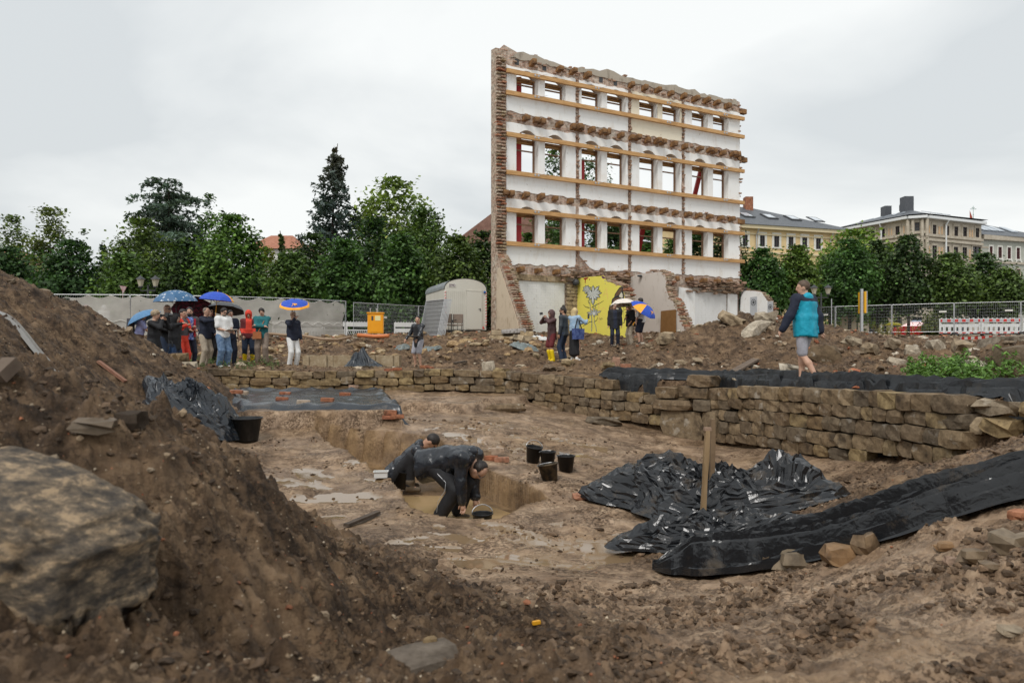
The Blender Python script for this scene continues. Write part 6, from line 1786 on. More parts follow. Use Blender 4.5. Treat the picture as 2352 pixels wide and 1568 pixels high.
    me.from_pydata([tuple(v) for v in bodyV], [], [tuple(int(i) for i in f) for f in F] + [tuple(i+nV for i in f) for f in fb.f])
    for m_ in (skin, M_EYE, M_LIP): me.materials.append(m_)
    me.polygons.foreach_set("material_index", list(map(int, mi))+[0]*len(fb.f)); me.polygons.foreach_set("use_smooth", [True]*len(me.polygons))
    bo_ = bpy.data.objects.new("body", me); COL.objects.link(bo_); bo_.parent = root
    sd_ = abs(hash(label)) % 97 if False else sum(map(ord, label)) % 97
    def wear(nm, prims, m_, k=.035, wr=.007, h=None, mats=None, sel=None):
        V2, F2 = surface_nets(prims, h or hv, k, wr, sd_)
        mm = mats or [m_]; mi2 = None
        if sel is not None: mi2 = sel(V2[F2].mean(1))
        return np_mesh(nm, V2*sc, F2, mm, root, True, None, mi2)
    # -- lower clothes
    bm_ = CL[bottom]; lb = leg_bulk
    lowp = [('ec', pel+np.array([0, 0, -.06]), pel+up*.10, (.165+lb*.6, .125+lb*.6+belly*.3), (.155+lb*.5, .115+lb*.5+belly*.5))]
    if legs == 'skirt':
        lowp += [('ec', pel+np.array([0, 0, -.05]), np.array([pel[0], pel[1], .24]), (.18,.14), (.19,.16))]
    for hp, kn, an in ((hipR, kR, aR), (hipL, kL, aL)):
        if legs == 'trousers':
            lowp += [('rc', hp, kn, .088+lb, .060+lb), ('rc', kn, an+np.array([0, -.005, .0])+(kn-an)*(boots*.92 if shoes == 'yellow' else .06), .062+lb, .052+lb)]
        elif legs == 'shorts':
            lowp += [('rc', hp, kn+(hp-kn)*.12, .092+lb, .078+lb)]
    wear("skirt" if legs == 'skirt' else "shorts" if legs == 'shorts' else "trousers", lowp, bm_, .03)
    # -- shoes
    for an, kn in ((aR, kR), (aL, kL)):
        t_ = an+np.array([0, .135, -.05]); prs = [('rc', an+np.array([0, -.035, -.05]), t_, .043, .038), ('rc', an+np.array([0, 0, .02]), an+np.array([0, .02, -.04]), .05, .05)]
        if boots: prs += [('rc', an, an+(kn-an)*boots, .062, .078)]
        wear("boot" if boots else "shoe", prs, CL[shoes], .03, .003, hv*.85)
    # -- top
    if top:
        hem = pel+up*((top_len-.95))
        T1 = [('ec', hem-up*.09, pel+up*.18, (.175+bulk*1.3, .130+bulk*1.3+belly), (.165+bulk, .120+bulk+belly)), ('ec', pel+up*.18, ch+up*.09, (.165+bulk, .12+bulk+belly*.7), (.175+bulk, .115+bulk)), ('rc', nb-up*.045, shR, .068+bulk*.8, .060+bulk), ('rc', nb-up*.045, shL, .068+bulk*.8, .060+bulk)]
        arms = []
        for s_, e_, w_ in ((shR, eR, wR), (shL, eL, wL)):
            if sleeve == 'long': arms += [('rc', s_, e_, .056+bulk*.7, .047+bulk*.7), ('rc', e_, w_+(e_-w_)*.06, .047+bulk*.7, .036+bulk*.7)]
            elif sleeve == 'rolled': arms += [('rc', s_, e_, .058+bulk, .050+bulk), ('rc', e_, e_+(w_-e_)*.25, .052+bulk, .052+bulk)]
            else: arms += [('rc', s_, s_+(e_-s_)*.72, .060+bulk, .062+bulk)]
        allp = T1+[('sub', 'pl', hem, up)]+arms
        tm = CL[top]; mats_, sel = [tm], None
        if sleeve_mat or inner or two_tone:
            mats_ = [tm, CL[sleeve_mat or two_tone or inner]] + ([CL[inner]] if inner else [])
            def sel(c, T1=T1, arms=arms):
                r = np.zeros(len(c), int)
                if sleeve_mat:
                    r[field(c, arms, .001) < field(c, T1[:2], .001)-.012] = 1
                    r[((c-ch)@up) > .10] = 1
                if two_tone:
                    q = (c-pel)@up; r[(q > .22) & (np.abs(c[:, 0]) > .09)] = 1; r[q < .08] = 1
                if inner:
                    loc = c-ch; f_ = loc@fwd
                    r[(np.abs(c[:, 0]-ch[0]) < .075) & (f_ > .045) & (field(c, arms, .001) > .01)] = len(mats_)-1
                return r
        nm = "jacket" if sleeve == 'long' and bulk > .015 else "shirt"
        wear(nm, allp, tm, .04, (.020 if D < 13 else .012) if bulk > .015 else .008, None, mats_, sel)
    # -- head: hair, hood, cap
    hm = HAIR.get(hair)
    Hp = [('el', HT((0,-.012,.038)), (.086,.104,.102), HM)]
    if style == 'short': Hp += [('sub', 'el', HT((0,.085,-.035)), (.095,.085,.095), HM), ('sub', 'el', HT((0,.0,-.13)), (.12,.2,.09), HM)]
    elif style == 'bowl': Hp = [('el', HT((0,-.005,.035)), (.094,.108,.108), HM), ('sub', 'el', HT((0,.10,-.05)), (.085,.085,.085), HM), ('sub', 'el', HT((0,.02,-.15)), (.13,.2,.10), HM)]
    elif style == 'bun': Hp += [('el', HT((0,-.03,.155)), (.05,.05,.045), HM), ('el', HT((0,-.07,.0)), (.082,.06,.10), HM), ('sub', 'el', HT((0,.09,-.035)), (.095,.085,.10), HM)]
    elif style == 'tied': Hp += [('sub', 'el', HT((0,.085,-.035)), (.095,.085,.105), HM), ('el', HT((0,-.10,.01)), (.04,.04,.05), HM)]
    elif style == 'long': Hp += [('ec', HT((0,-.03,.03)), HT((0,-.065,-.20)), (.10,.085), (.105,.05)), ('sub', 'el', HT((0,.095,-.045)), (.068,.085,.11), HM)]
    elif style == 'curly': Hp = [('el', HT((0,-.012,.045)), (.105,.118,.105), HM), ('sub', 'el', HT((0,.095,-.045)), (.1,.085,.10), HM)]
    elif style == 'receding': Hp += [('sub', 'el', HT((0,.085,.045)), (.10,.085,.12), HM), ('sub', 'el', HT((0,.0,-.13)), (.12,.2,.09), HM)]
    if style and hood != 'up': wear("hair", Hp, hm, .02, .016 if style in ('curly', 'long') else .008, .016 if D < 15 else .02)
    hmz = CL[hood_mat or top] if (hood and (hood_mat or top)) else None
    if hood == 'up':
        wear("hood", [('el', HT((0,-.015,.02)), (.115,.135,.150), HM), ('rc', nb-up*.02, HT((0,-.03,-.08)), .10, .10), ('sub', 'el', HT((0,.135,-.03)), (.078,.10,.11), HM)], hmz, .04, .008, .02)
    elif hood == 'down':
        wear("hood", [('el', nb-fwd*.07+up*.0, (.115,.050,.085), np.array(Matrix.Rotation(math.atan2(-fwd[2], fwd[1])*-1, 3, 'X'))), ('el', nb-fwd*.03+up*.02, (.095,.075,.04))], hmz, .05, .012, .02)
    elif hood == 'collar':
        wear("collar", [('ec', nb-up*.02, nb+up*.05, (.085,.085), (.072,.075))], hmz, .02, .003, .02)
    if cap: wear("cap", [('el', HT((0,-.005,.065)), (.092,.11,.072), HM), ('el', HT((0,.12,.055)), (.07,.075,.012), HM)], CL[cap], .02, .002, .018)
    if beard: wear("beard", [('el', HT((0,.035,-.085)), (.062,.062,.065), HM)], HAIR[beard], .01, .01, .018)
    if glasses:
        g = MB()
        for ex in (-.034, .034):
            ring = [HT((ex+.026*math.cos(a*math.pi/5), .104, .012+.020*math.sin(a*math.pi/5))) for a in range(11)]
            g.tube([Vector(q)*sc for q in ring], .0035, 5)
            g.tube([Vector(HT((ex*1.8, .10, .015)))*sc, Vector(HT((ex*2.3, .0, .012)))*sc], .0035, 5)
        tag(g.build("glasses", M_ANTHR, root), None)
    info = dict(root=root, sc=sc, H=HT, wR=wR, wL=wL, ch=ch, nb=nb, pel=pel, up=up, fwd=fwd, hands=hands, shR=shR, shL=shL)
    W = Matrix.Translation(root.location) @ Matrix.Rotation(root.rotation_euler.z, 4, 'Z')
    info['world'] = lambda v: W @ (Vector(v)*sc)
    info['M'] = W
    return info

def held(name, label, cat, mb, m_, smooth=False):
    o = mb.build(name, m_, None, smooth); return tag(o, label, cat)

# umbrellas
def umbrella(label, apex, grip, rad, mats8, depth=.32, shaft_mat=None, handle_mat=None, spin=0.0, closed=False, logo=None, rib_mat=None, lining=None, rim=None):
    apex = Vector(apex); grip = Vector(grip); ax = (apex-grip).normalized()
    root = thing("umbrella", label, "umbrella", grip)
    q = ax.to_track_quat('Z', 'Y').to_matrix()
    L_ = (apex-grip).length
    def pt(r, a, z): return q @ Vector((r*math.cos(a), r*math.sin(a), z))
    n = 8; seg = 5
    if closed:
        for k in range(n):
            b_ = MB(); vs = []; a0 = 2*math.pi*k/n; a1 = 2*math.pi*(k+1)/n
            for j in range(6):
                t_ = j/5; r_ = .012+.055*math.sin(t_*2.3)*(1 if k % 2 else .8); z_ = L_*(1-t_)*.9+.05
                vs += [pt(r_, a0, z_), pt(r_*1.35, (a0+a1)/2, z_), pt(r_, a1, z_)]
            b_.add(vs, [(3*j+i, 3*j+i+1, 3*j+i+4, 3*j+i+3) for j in range(5) for i in (0, 1)]); b_.build("panel", mats8[k % len(mats8)], root, True)
    else:
        R_ = rad
        prof = lambda t_: (R_*math.sin(t_*1.25)/math.sin(1.25), L_-depth*(1-math.cos(t_*1.25))/(1-math.cos(1.25)))
        for k in range(n):
            b_ = MB(); a0 = 2*math.pi*k/n+spin; a1 = 2*math.pi*(k+1)/n+spin; vs = []; fs = []
            for j in range(seg+1):
                t_ = j/seg; r_, z_ = prof(t_)
                for i in range(5):
                    f = i/4; a = a0+(a1-a0)*f; sag = 4*f*(1-f)
                    rr = r_*(1-.065*sag*t_); vs.append(pt(rr, a, z_-.012*sag*math.sin(t_*3.1)))
            for j in range(seg):
                for i in range(4): fs.append((j*5+i, (j+1)*5+i, (j+1)*5+i+1, j*5+i+1))
            b_.add(vs, fs)
            if rim: b_.m = [2 if i >= 4*(seg-1) else 0 for i in range(len(fs))]
            b_.add([v-ax*.006-(v-q @ Vector((0, 0, L_))).normalized()*.001 for v in vs], [f_[::-1] for f_ in fs], 1)
            pm_ = mats8[k % len(mats8)]
            b_.build("panel", [pm_, lining or pm_, rim or pm_], root, True)
            rb = MB(); pts = []
            for j in range(seg+1):
                r_, z_ = prof(j/seg); pts.append(pt(r_*.99, a0, z_-.012))
            rb.tube(pts, .004, 4); r1, z1 = prof(.55); rb.tube([pt(r1, a0, z1-.02), pt(.012, a0, L_-depth*1.35)], .003, 4); rb.build("rib", rib_mat or M_ANTHR, root)
    b_ = MB(); b_.tube([q @ Vector((0, 0, -.02)), q @ Vector((0, 0, L_+.06))], .007, 6); b_.build("shaft", shaft_mat or M_ANTHR, root)
    b_ = MB(); hk = [Vector((0, 0, .06)), Vector((0, 0, -.06))] + [Vector((.035-.035*math.cos(a), 0, -.06-.035*math.sin(a))) for a in (.5, 1.1, 1.7, 2.3, 2.9)]
    b_.tube([q @ v for v in hk], .013, 7); b_.build("handle", handle_mat or M_ANTHR, root, True)
    if logo:
        a, t0, t1, m_ = logo
        for (da0, ta, da1, tb, wv) in ((-.22,.45,-.10,.62,.02),(-.10,.62,-.2,.7,.02),(-.10,.5,.26,.55,.045),(-.02,.60,.10,.62,.03)):
            lb = MB(); vs = []
            for s_ in (0, 1):
                dd = da0+(da1-da0)*s_; tt = ta+(tb-ta)*s_
                for e_ in (-1, 1):
                    r_, z_ = prof(tt+e_*wv); vs.append(pt(r_*1.012, a+dd, z_+.012))
            lb.add(vs, [(0, 1, 3, 2)]); lb.build("lettering", m_, root)
    return root
UM = dict(blue=cloth_mat("umbrella_blue", (.025,.075,.42), .6), orange=cloth_mat("umbrella_orange", (.85,.36,.03), .6), slate=cloth_mat("umbrella_grey", (.07,.073,.08), .5), floral=mat("umbrella_dark_floral", (.03,.012,.018), (.24,.03,.06), 12, .7, pos=(.45,.6)), steel=cloth_mat("umbrella_steel_blue", (.085,.20,.36), .55), cream=cloth_mat("umbrella_cream", (.66,.60,.54), .6), navy=cloth_mat("umbrella_navy", (.02,.05,.12), .5))
def dots_mat():
    m = bpy.data.materials.new("umbrella_paw_prints"); m.use_nodes = True
    t = m.node_tree; b = t.nodes["Principled BSDF"]; N = t.nodes.new; L = t.links.new
    tc = N("ShaderNodeTexCoord"); v = N("ShaderNodeTexVoronoi"); v.inputs["Scale"].default_value = 7.5; v.inputs["Randomness"].default_value = .55; L(tc.outputs["Object"], v.inputs["Vector"])
    w_ = N("ShaderNodeTexVoronoi"); w_.inputs["Scale"].default_value = 26; L(tc.outputs["Object"], w_.inputs["Vector"])
    a = N("ShaderNodeMath"); a.operation = 'LESS_THAN'; a.inputs[1].default_value = .36; L(v.outputs["Distance"], a.inputs[0])
    c = N("ShaderNodeMath"); c.operation = 'LESS_THAN'; c.inputs[1].default_value = .46; L(w_.outputs["Distance"], c.inputs[0])
    d = N("ShaderNodeMath"); d.operation = 'MULTIPLY'; L(a.outputs[0], d.inputs[0]); L(c.outputs[0], d.inputs[1])
    x = N("ShaderNodeMix"); x.data_type = 'RGBA'; x.inputs[6].default_value = (.04,.125,.25,1); x.inputs[7].default_value = (.66,.70,.74,1); L(d.outputs[0], x.inputs[0]); L(x.outputs[2], b.inputs["Base Color"]); b.inputs["Roughness"].default_value = .6
    return m
UM['dots'] = dots_mat()

RT = (1, -.25)      # most visitors look to the right, into the dig
lil = person("person in lilac t-shirt and brown trousers under the tilted steel-blue umbrella", 318, 20.0, (1,.25), 1.64, top='lilac', sleeve='short', bulk=.014, bottom='brown', leg_bulk=.035, hair='brown', style='tied', grip=P(351,768,20.1), lh=(-.10,.22,1.22), chest=(0,.07,1.27))
umbrella("steel-blue umbrella tilted backwards over the person in lilac", P(322,716,20.0), P(351,768,20.1), .50, [UM['steel']], .24)
bp_ = MB(); bp_.box((0, -.21, 1.20), (.30, .16, .42), None, None, .8); tag(bp_.build("backpack", CL['greyjk']), "grey backpack on the back of the person in lilac", "backpack").matrix_world = lil['M']
cur = person("person with curly fair hair in black top and black shorts photographing, hands at face", 352, 16.6, (1,-.05), 1.66, z=-.73, top='black', bottom='black', legs='shorts', leg_bulk=.035, hair='curl', style='curly', bulk=.014, rh=(.05,.27,1.50), lh=(-.05,.30,1.50), chest=(0,.03,1.29), elbow=(.8,-.2,-1), lelbow=(-.8,.1,-1))
cm = MB(); cm.box((0, .36, 1.545), (.14, .08, .10)); cm.tube([(0, .40, 1.545), (0, .50, 1.54)], .036, 10); held("camera", "black camera held up by the curly-haired photographer", "camera", cm, M_ANTHR).matrix_world = cur['M']
bald = person("tall bald man with glasses in black jacket and blue jeans under the paw-print umbrella", 381, 17.7, RT, 1.84, z=-.71, top='black', bottom='darkjean', style=None, glasses=True, rh=(.10,.30,1.10), lh=(-.2,.2,.95), top_len=.80)
ga = P(402,666,17.5); gg = ga+Vector((.02,.05,-.86))
hod = person("person in black hooded jacket holding the paw-print umbrella, hand at face", 401, 17.3, (1,-.1), 1.64, z=-.78, top='black', bottom='darkjean', hood='up', hood_mat='black', style=None, grip=gg, lh=(.06,.25,1.50), top_len=.78, elbow=(.7,.2,-1), hpitch=-.1)
umbrella("big blue umbrella with white paw prints above the bald man", ga, gg, .52, [UM['dots']], .29, lining=UM['navy'])
hw = hod['world']((.30,.12,.92)); umbrella("furled navy umbrella hanging point down beside the hooded person", (hw.x, hw.y, hw.z-.72), (hw.x, hw.y, hw.z), .1, [UM['navy']], closed=True)
person("person in red trousers and dark top half hidden behind the hooded person", 418, 18.6, RT, 1.70, z=-.64, top='greyjk', two_tone='red', bottom='red', hair='dark', rh=(.16,.3,1.3), lh=(-.1,.3,1.25))
you = person("young dark-haired bearded man in charcoal jacket with red lining over a blue patterned shirt", 434, 18.9, (.75,-.65), 1.73, z=-.6, top='greyjk', inner='bluepat', two_tone=None, bottom='navy', hair='dark', style='short', beard='dark', shoes='greyshoe', rh=(.10,.24,1.12), lh=(-.10,.25,1.12), hyaw=-.5, leg_bulk=.006)
lp = MB()
for sx in (-1, 1): lp.bar((.085*sx, .165, .92), (.10*sx, .135, 1.42), .05, .02, (0, 1, 0))
tag(lp.build("jacket_lining", CL['redlin'], you['root']), kind="stuff")
hid = person("person in black mostly hidden under the grey umbrella with floral lining", 424, 21.8, (.9,-.4), 1.70, top='black', bottom='black', hair='dark', rh=(.12,.25,1.3))
umbrella("dark grey umbrella with dark red floral underside, tilted towards the viewer", P(446,702,22.3), P(440,744,21.7), .66, [UM['slate']], .28, spin=.2, lining=UM['floral'])
ga = P(500,670,20.6); gg = P(494,733,20.6)
nav = person("stout man in navy jacket and beige trousers holding the blue and orange umbrella", 470, 21.0, (1,-.2), 1.83, top='navy', bottom='beige', hair='grey', style='receding', grip=gg, lh=(-.15,.25,1.0), belly=.03, leg_bulk=.026, chest=(0,.03,1.30))
umbrella("round blue umbrella with two orange panels at its right, held by the man in navy", ga, gg, .50, [UM['blue'],UM['blue'],UM['blue'],UM['blue'],UM['blue'],UM['orange'],UM['orange'],UM['orange']], .26, shaft_mat=UM['orange'], handle_mat=UM['orange'], spin=.61)
gl = person("man with glasses in dark clothes half hidden behind the man in navy", 482, 22.2, (.8,-.5), 1.80, top='black', bottom='black', hair='dark', glasses=True, rh=(.18,.28,1.35))
umbrella("black umbrella tilted behind the man with the blue and orange umbrella", P(522,696,22.4), P(515,748,22.2), .58, [UM['slate']], .25)
wt_ = person("man with glasses in white t-shirt and blue jeans writing on a notepad", 512, 20.2, (.85,-.5), 1.77, top='white', sleeve='short', bulk=.03, bottom='jean', leg_bulk=.035, hair='dark', style='short', beard='grey', glasses=True, shoes='whiteshoe', rh=(.08,.28,1.08), lh=(-.12,.30,1.06), hpitch=-.35, top_len=.88)
pd = MB(); pd.box((0, .36, 1.11), (.30, .20, .012), Matrix.Rotation(.25, 3, 'X')); held("notepad", "white notepad in the hands of the man in the white t-shirt", "notepad", pd, M_WHITEFR).matrix_world = wt_['M']
person("person in navy t-shirt half hidden behind the man in the white t-shirt", 528, 21.4, (.6,-.7), 1.74, top='navy', sleeve='short', bottom='navy', hair='dark', rh=(.2,.26,1.08))
person("person in red hooded rain jacket and yellow rubber boots looking down", 571, 22.2, (.35,-1), 1.70, top='red', two_tone='maroon', bottom='darkjean', hood='up', hood_mat='red', style=None, shoes='yellow', boots=.62, hpitch=-.45, rh=(.16,.16,.92), lh=(-.16,.16,.92), leg_bulk=.03)
tea = person("woman with short black hair in teal jacket and taupe trousers, arms folded", 602, 21.6, (.15,-1), 1.76, top='teal', bottom='taupe', hair='dark', style='bowl', shoes='shoebr', rh=(-.10,.22,1.17), lh=(.12,.20,1.20), hroll=.2, leg_bulk=.032, hood='down', hood_mat='teal', top_len=.80, elbow=(.9,.2,-.6), lelbow=(-.9,.2,-.6))
sb = MB(); sb.box((.10, .235, .90), (.26, .10, .22), None, None, .9); st_ = MB(); st_.tube([(.08, .20, 1.0), (-.05, .20, 1.25), (-.12, .06, 1.46), (-.1, -.12, 1.4), (.1, -.16, 1.1), (.2, .05, .95), (.12, .2, .98)], .012, 5)
so = held("satchel", "orange-brown leather satchel hanging in front of the woman in teal", "bag", sb, mat("tan_leather", (.38,.12,.04), (.46,.17,.06), 8, .5)); so.matrix_world = tea['M']; st_.build("strap", MATS["tan_leather"], so)
ga = P(676,688,20.55); gg = P(678,729,20.75)
wht = person("man in black jacket and white trousers standing alone under a blue umbrella", 672, 21.1, (.8,-.6), 1.74, top='navy', bottom='white', hair='ginger', style='short', grip=gg, lh=(-.22,.14,.90), beard='ginger', top_len=.86, leg_bulk=.02, elbow=(.8,.1,-1))
umbrella("low blue umbrella with orange rim above the man in white trousers", ga, gg, .46, [UM['blue']], .19, spin=-.3, logo=(math.pi*1.5+.1, 0, 0, UM['orange']), shaft_mat=M_ANTHR, rim=UM['orange'], lining=UM['blue'])
person("figure in pink-red jacket seen through the fence netting", 197, 33.5, (.3,1), 1.74, z=.35, top='pink', bottom='grey', hood='up', hood_mat='pink', style=None)
person("figure in clear plastic poncho seen through the fence netting", 238, 33.2, (.1,1), 1.72, z=.35, top='plastic', bottom='plastic', legs='skirt', hood='up', hood_mat='plastic', style=None, bulk=.06, top_len=.7)
lap = person("woman with tied black hair, black jacket and grey shorts holding a dark board", 961, 20.9, (-.55,-.85), 1.60, top='wet_black', inner='black', bottom='grey', legs='shorts', hair='dark', style='tied', rh=(.34,.24,.98), lh=(-.22,.34,.96), hyaw=.6, shoes='shoebr', top_len=.72)
bd_ = MB(); bd_.box((-.25, .46, .97), (.42, .30, .02), Matrix.Rotation(.15, 3, 'X')); held("clipboard", "dark drawing board held flat by the woman at the ledge", "board", bd_, M_ANTHR).matrix_world = lap['M']
mar = person("person in plum hooded raincoat, dark red shorts and yellow boots taking a photo", 1268, 22.3, (-.85,-.4), 1.66, top='plum', bottom='maroon', legs='shorts', hood='up', hood_mat='plum', style=None, shoes='yellow', boots=.66, rh=(.07,.28,1.52), lh=(-.07,.28,1.50), elbow=(1,0,-.8), lelbow=(-1,0,-.8), top_len=.74)
cm = MB(); cm.box((0, .40, 1.56), (.13, .05, .08)); held("camera", "small dark camera held by the person in the plum raincoat", "camera", cm, M_ANTHR).matrix_world = mar['M']
bun = person("bearded man with hair bun and glasses in worn black leather jacket and jeans", 1295, 22.2, (-.75,.35), 1.80, top='leather', bottom='darkjean', hair='dark', style='bun', beard='dark', glasses=True, hyaw=.4, skin=SKIN2)
blo = person("blond woman in light denim jacket and black skirt holding up a phone", 1319, 21.9, (.75,.6), 1.70, top='denim', top_len=.98, bottom='black', legs='skirt', hair='blond', style='long', shoes='whiteshoe', rh=(.16,.42,1.34), lh=(.02,.40,1.28), hyaw=-.3)
ph = MB(); ph.box((.12, .52, 1.44), (.075, .012, .15)); held("phone", "dark phone held up by the blond woman", "phone", ph, M_ANTHR).matrix_world = blo['M']
bg = MB(); bg.box((.24, -.06, .86), (.16, .36, .34), None, None, 1.1); b2 = MB(); b2.tube([(.22, -.18, 1.0), (.19, -.02, 1.44), (.24, .10, 1.0)], .022, 5)
bo2 = held("tote_bag", "glossy dark blue tote bag on the blond woman's shoulder", "bag", bg, mat("blue_foil_bag", (.02,.035,.14), (.10,.15,.34), 9, .25)); bo2.matrix_world = blo['M']; b2.build("strap", CL['black'], bo2)
wo = person("woman in open black jacket and navy top and trousers, smiling beside the cream umbrella", 1412, 26.6, (0,-1), 1.68, top='black', inner='navy', bottom='navy', hair='grey', style='short', glasses=True, bulk=.035, belly=.02, hroll=-.2, top_len=.72)
ga = P(1430,686,27.0); gg = P(1434,736,26.9)
grn = person("man in green cap, black shirt and beige trousers under the cream umbrella", 1449, 27.4, (-.9,-.3), 1.74, top='black', sleeve='rolled', bottom='beige', hair='grey', cap='green', grip=gg, lh=(-.2,.16,.95), belly=.05, skin=SKIN2)
umbrella("cream umbrella held over the man in the green cap", ga, gg, .52, [UM['cream']], .25)
ga = P(1486,700,26.3); gg = P(1456,742,26.65)
whs = person("man in white shirt and navy shorts behind the tilted blue and orange umbrella", 1473, 27.0, (-.8,.5), 1.88, top='white', sleeve='rolled', bulk=.016, bottom='navy', legs='shorts', hair='dark', grip=gg, lh=(-.26,.1,.85))
umbrella("tilted blue umbrella with orange wedges and orange lettering beside the cream one", ga, gg, .56, [UM['blue'],UM['blue'],UM['blue'],UM['orange'],UM['blue'],UM['blue'],UM['blue'],UM['orange']], .26, spin=.4, logo=(-1.7, 0, 0, UM['orange']), handle_mat=UM['orange'])
per = person("man walking away in turquoise jacket with navy sleeves and light grey shorts", 1849, 12.0, (-.5,.86), 1.83, top='cyan', sleeve_mat='navy', bottom='grey', legs='shorts', hair='brown', style='short', hood='down', hood_mat='cyan', hyaw=.75, rh=(.30,-.10,.86), lh=(-.40,.20,.84), rf=(.03,.10,.085), lf=(.0,-.22,.13), lknee=(-.05,1,.0), bulk=.042, top_len=.80, leg_bulk=.006, hv=.018, elbow=(.5,-1,0), lelbow=(-.5,-1,0))

# the two diggers in the trench
TZ = TRENCH_Z
dig2 = person("digger crouching in the trench in black rain jacket and muddy boots", 936, 10.5, (.86,-.05), 1.80, z=TZ+.08, top='wet_black', bottom='black', hair='dark', style='short', skin=SKIN2, shoes='shoebr', boots=.16, pelvis=(0,-.20,.24), chest=(0,.10,.52), head=(0,.36,.72), hpitch=-1.1, rh=(.05,.44,.20), lh=(-.1,.46,.18), rf=(.13,.06,.085), lf=(-.15,-.02,.085), rknee=(.25,1,1), lknee=(-.35,1,1), top_len=.90, hood='down', hood_mat='wet_black', bulk=.025, hv=.017)
dig1 = person("digger bending deep down in wet black raincoat and trousers with reflective piping", 1027, 9.0, (.92,-.38), 1.80, z=TZ-.02, top='wet_black', bottom='black', hair='dark', style='receding', glasses=True, shoes='shoebr', boots=.4, pelvis=(0,-.13,.73), chest=(0,.19,.81), head=(0,.44,.68), hpitch=-1.15, rh=(.16,.30,.20), lh=(-.16,.32,.18), rf=(.13,-.04,.085), lf=(-.15,.08,.085), rknee=(.1,1,.3), lknee=(-.1,1,.3), top_len=.70, hood='down', hood_mat='wet_black', bulk=.046, belly=.035, hv=.016, leg_bulk=.036)
pp = MB(); pp.tube([Vector(q)*dig1['sc'] for q in ((.225,-.02,.64),(.225,.10,.54),(.248,.10,.44),(.243,.0,.3),(.24,-.02,.16))], .0035, 5); tag(pp.build("reflective_piping", M_STEEL, dig1['root']), kind="stuff")
# ------------------------------------------------------------------ black plastic sheets
def plastic_mat(name, c1, c2, mud, rough=.22):
    m = bpy.data.materials.new(name); m.use_nodes = True
    t = m.node_tree; b = t.nodes["Principled BSDF"]; N = t.nodes.new; L = t.links.new
    tc = N("ShaderNodeTexCoord"); n = N("ShaderNodeTexNoise"); n.inputs["Scale"].default_value = 2.6; n.inputs["Detail"].default_value = 7; n.inputs["Roughness"].default_value = .7
    L(tc.outputs["Object"], n.inputs["Vector"])
    f = N("ShaderNodeMapRange"); f.inputs["From Min"].default_value = .56; f.inputs["From Max"].default_value = .70; f.inputs["To Max"].default_value = mud; L(n.outputs[0], f.inputs[0])
    x = N("ShaderNodeMix"); x.data_type = 'RGBA'; x.inputs[6].default_value = tuple(c1)+(1,); x.inputs[7].default_value = tuple(c2)+(1,); L(f.outputs[0], x.inputs[0]); L(x.outputs[2], b.inputs["Base Color"])
    r = N("ShaderNodeMapRange"); r.inputs["To Min"].default_value = rough; r.inputs["To Max"].default_value = .7; L(f.outputs[0], r.inputs[0]); L(r.outputs[0], b.inputs["Roughness"])
    b.inputs["Specular IOR Level"].default_value = .55
    n2 = N("ShaderNodeTexNoise"); n2.inputs["Scale"].default_value = 9; n2.inputs["Detail"].default_value = 3; n2.inputs["Distortion"].default_value = .6; L(tc.outputs["Object"], n2.inputs["Vector"])
    bp = N("ShaderNodeBump"); bp.inputs["Distance"].default_value = .012; bp.inputs["Strength"].default_value = .6; L(n2.outputs[0], bp.inputs["Height"]); L(bp.outputs[0], b.inputs["Normal"])
    return m
M_PLA = plastic_mat("black_plastic_film", (.010,.011,.013), (.13,.095,.06), .55, .20)
M_PLA2 = plastic_mat("dusty_black_film", (.016,.018,.021), (.10,.08,.055), .35, .32)
M_PLA3 = plastic_mat("wet_grey_film", (.022,.027,.034), (.14,.11,.08), .5, .26)

def ridge(x, y, s, sharp=1.6):
    return (1-np.abs(perlin2(x, y, s))*1.25).clip(0, 1)**sharp
def crumple(x, y, s, amp=1.0, f=1.0):
    wx = x + .35*perlin2(x*1.4*f, y*1.4*f, s+3)/f; wy = y + .35*perlin2(x*1.4*f+7, y*1.4*f, s+5)/f
    r = .62*ridge(wx*1.1*f, wy*1.1*f, s, 1.5) + .34*ridge(wx*2.5*f+4, wy*2.5*f, s+1, 1.6) + .12*ridge(wx*5.5*f, wy*5.5*f+9, s+2, 1.8) + .03*ridge(wx*12*f, wy*12*f, s+4, 1.5)
    return (r-.25)*amp
def sheet(name, label, X, Y, H, m_, group=None, base=None, smooth=True):
    """X, Y, H: grids; H is height above the ground below"""
    g = ground(X, Y, False) if base is None else base
    Z = g + .035 + H
    nr, nc = X.shape
    V = np.stack([X, Y, Z], -1).reshape(-1, 3)
    a = (np.arange(nr-1)[:, None]*nc + np.arange(nc-1)[None, :]).ravel()
    F = np.stack([a, a+1, a+nc+1, a+nc], 1)
    o = np_mesh(name, V, F, m_, None, smooth)
    return tag(o, label, "plastic sheet", group)
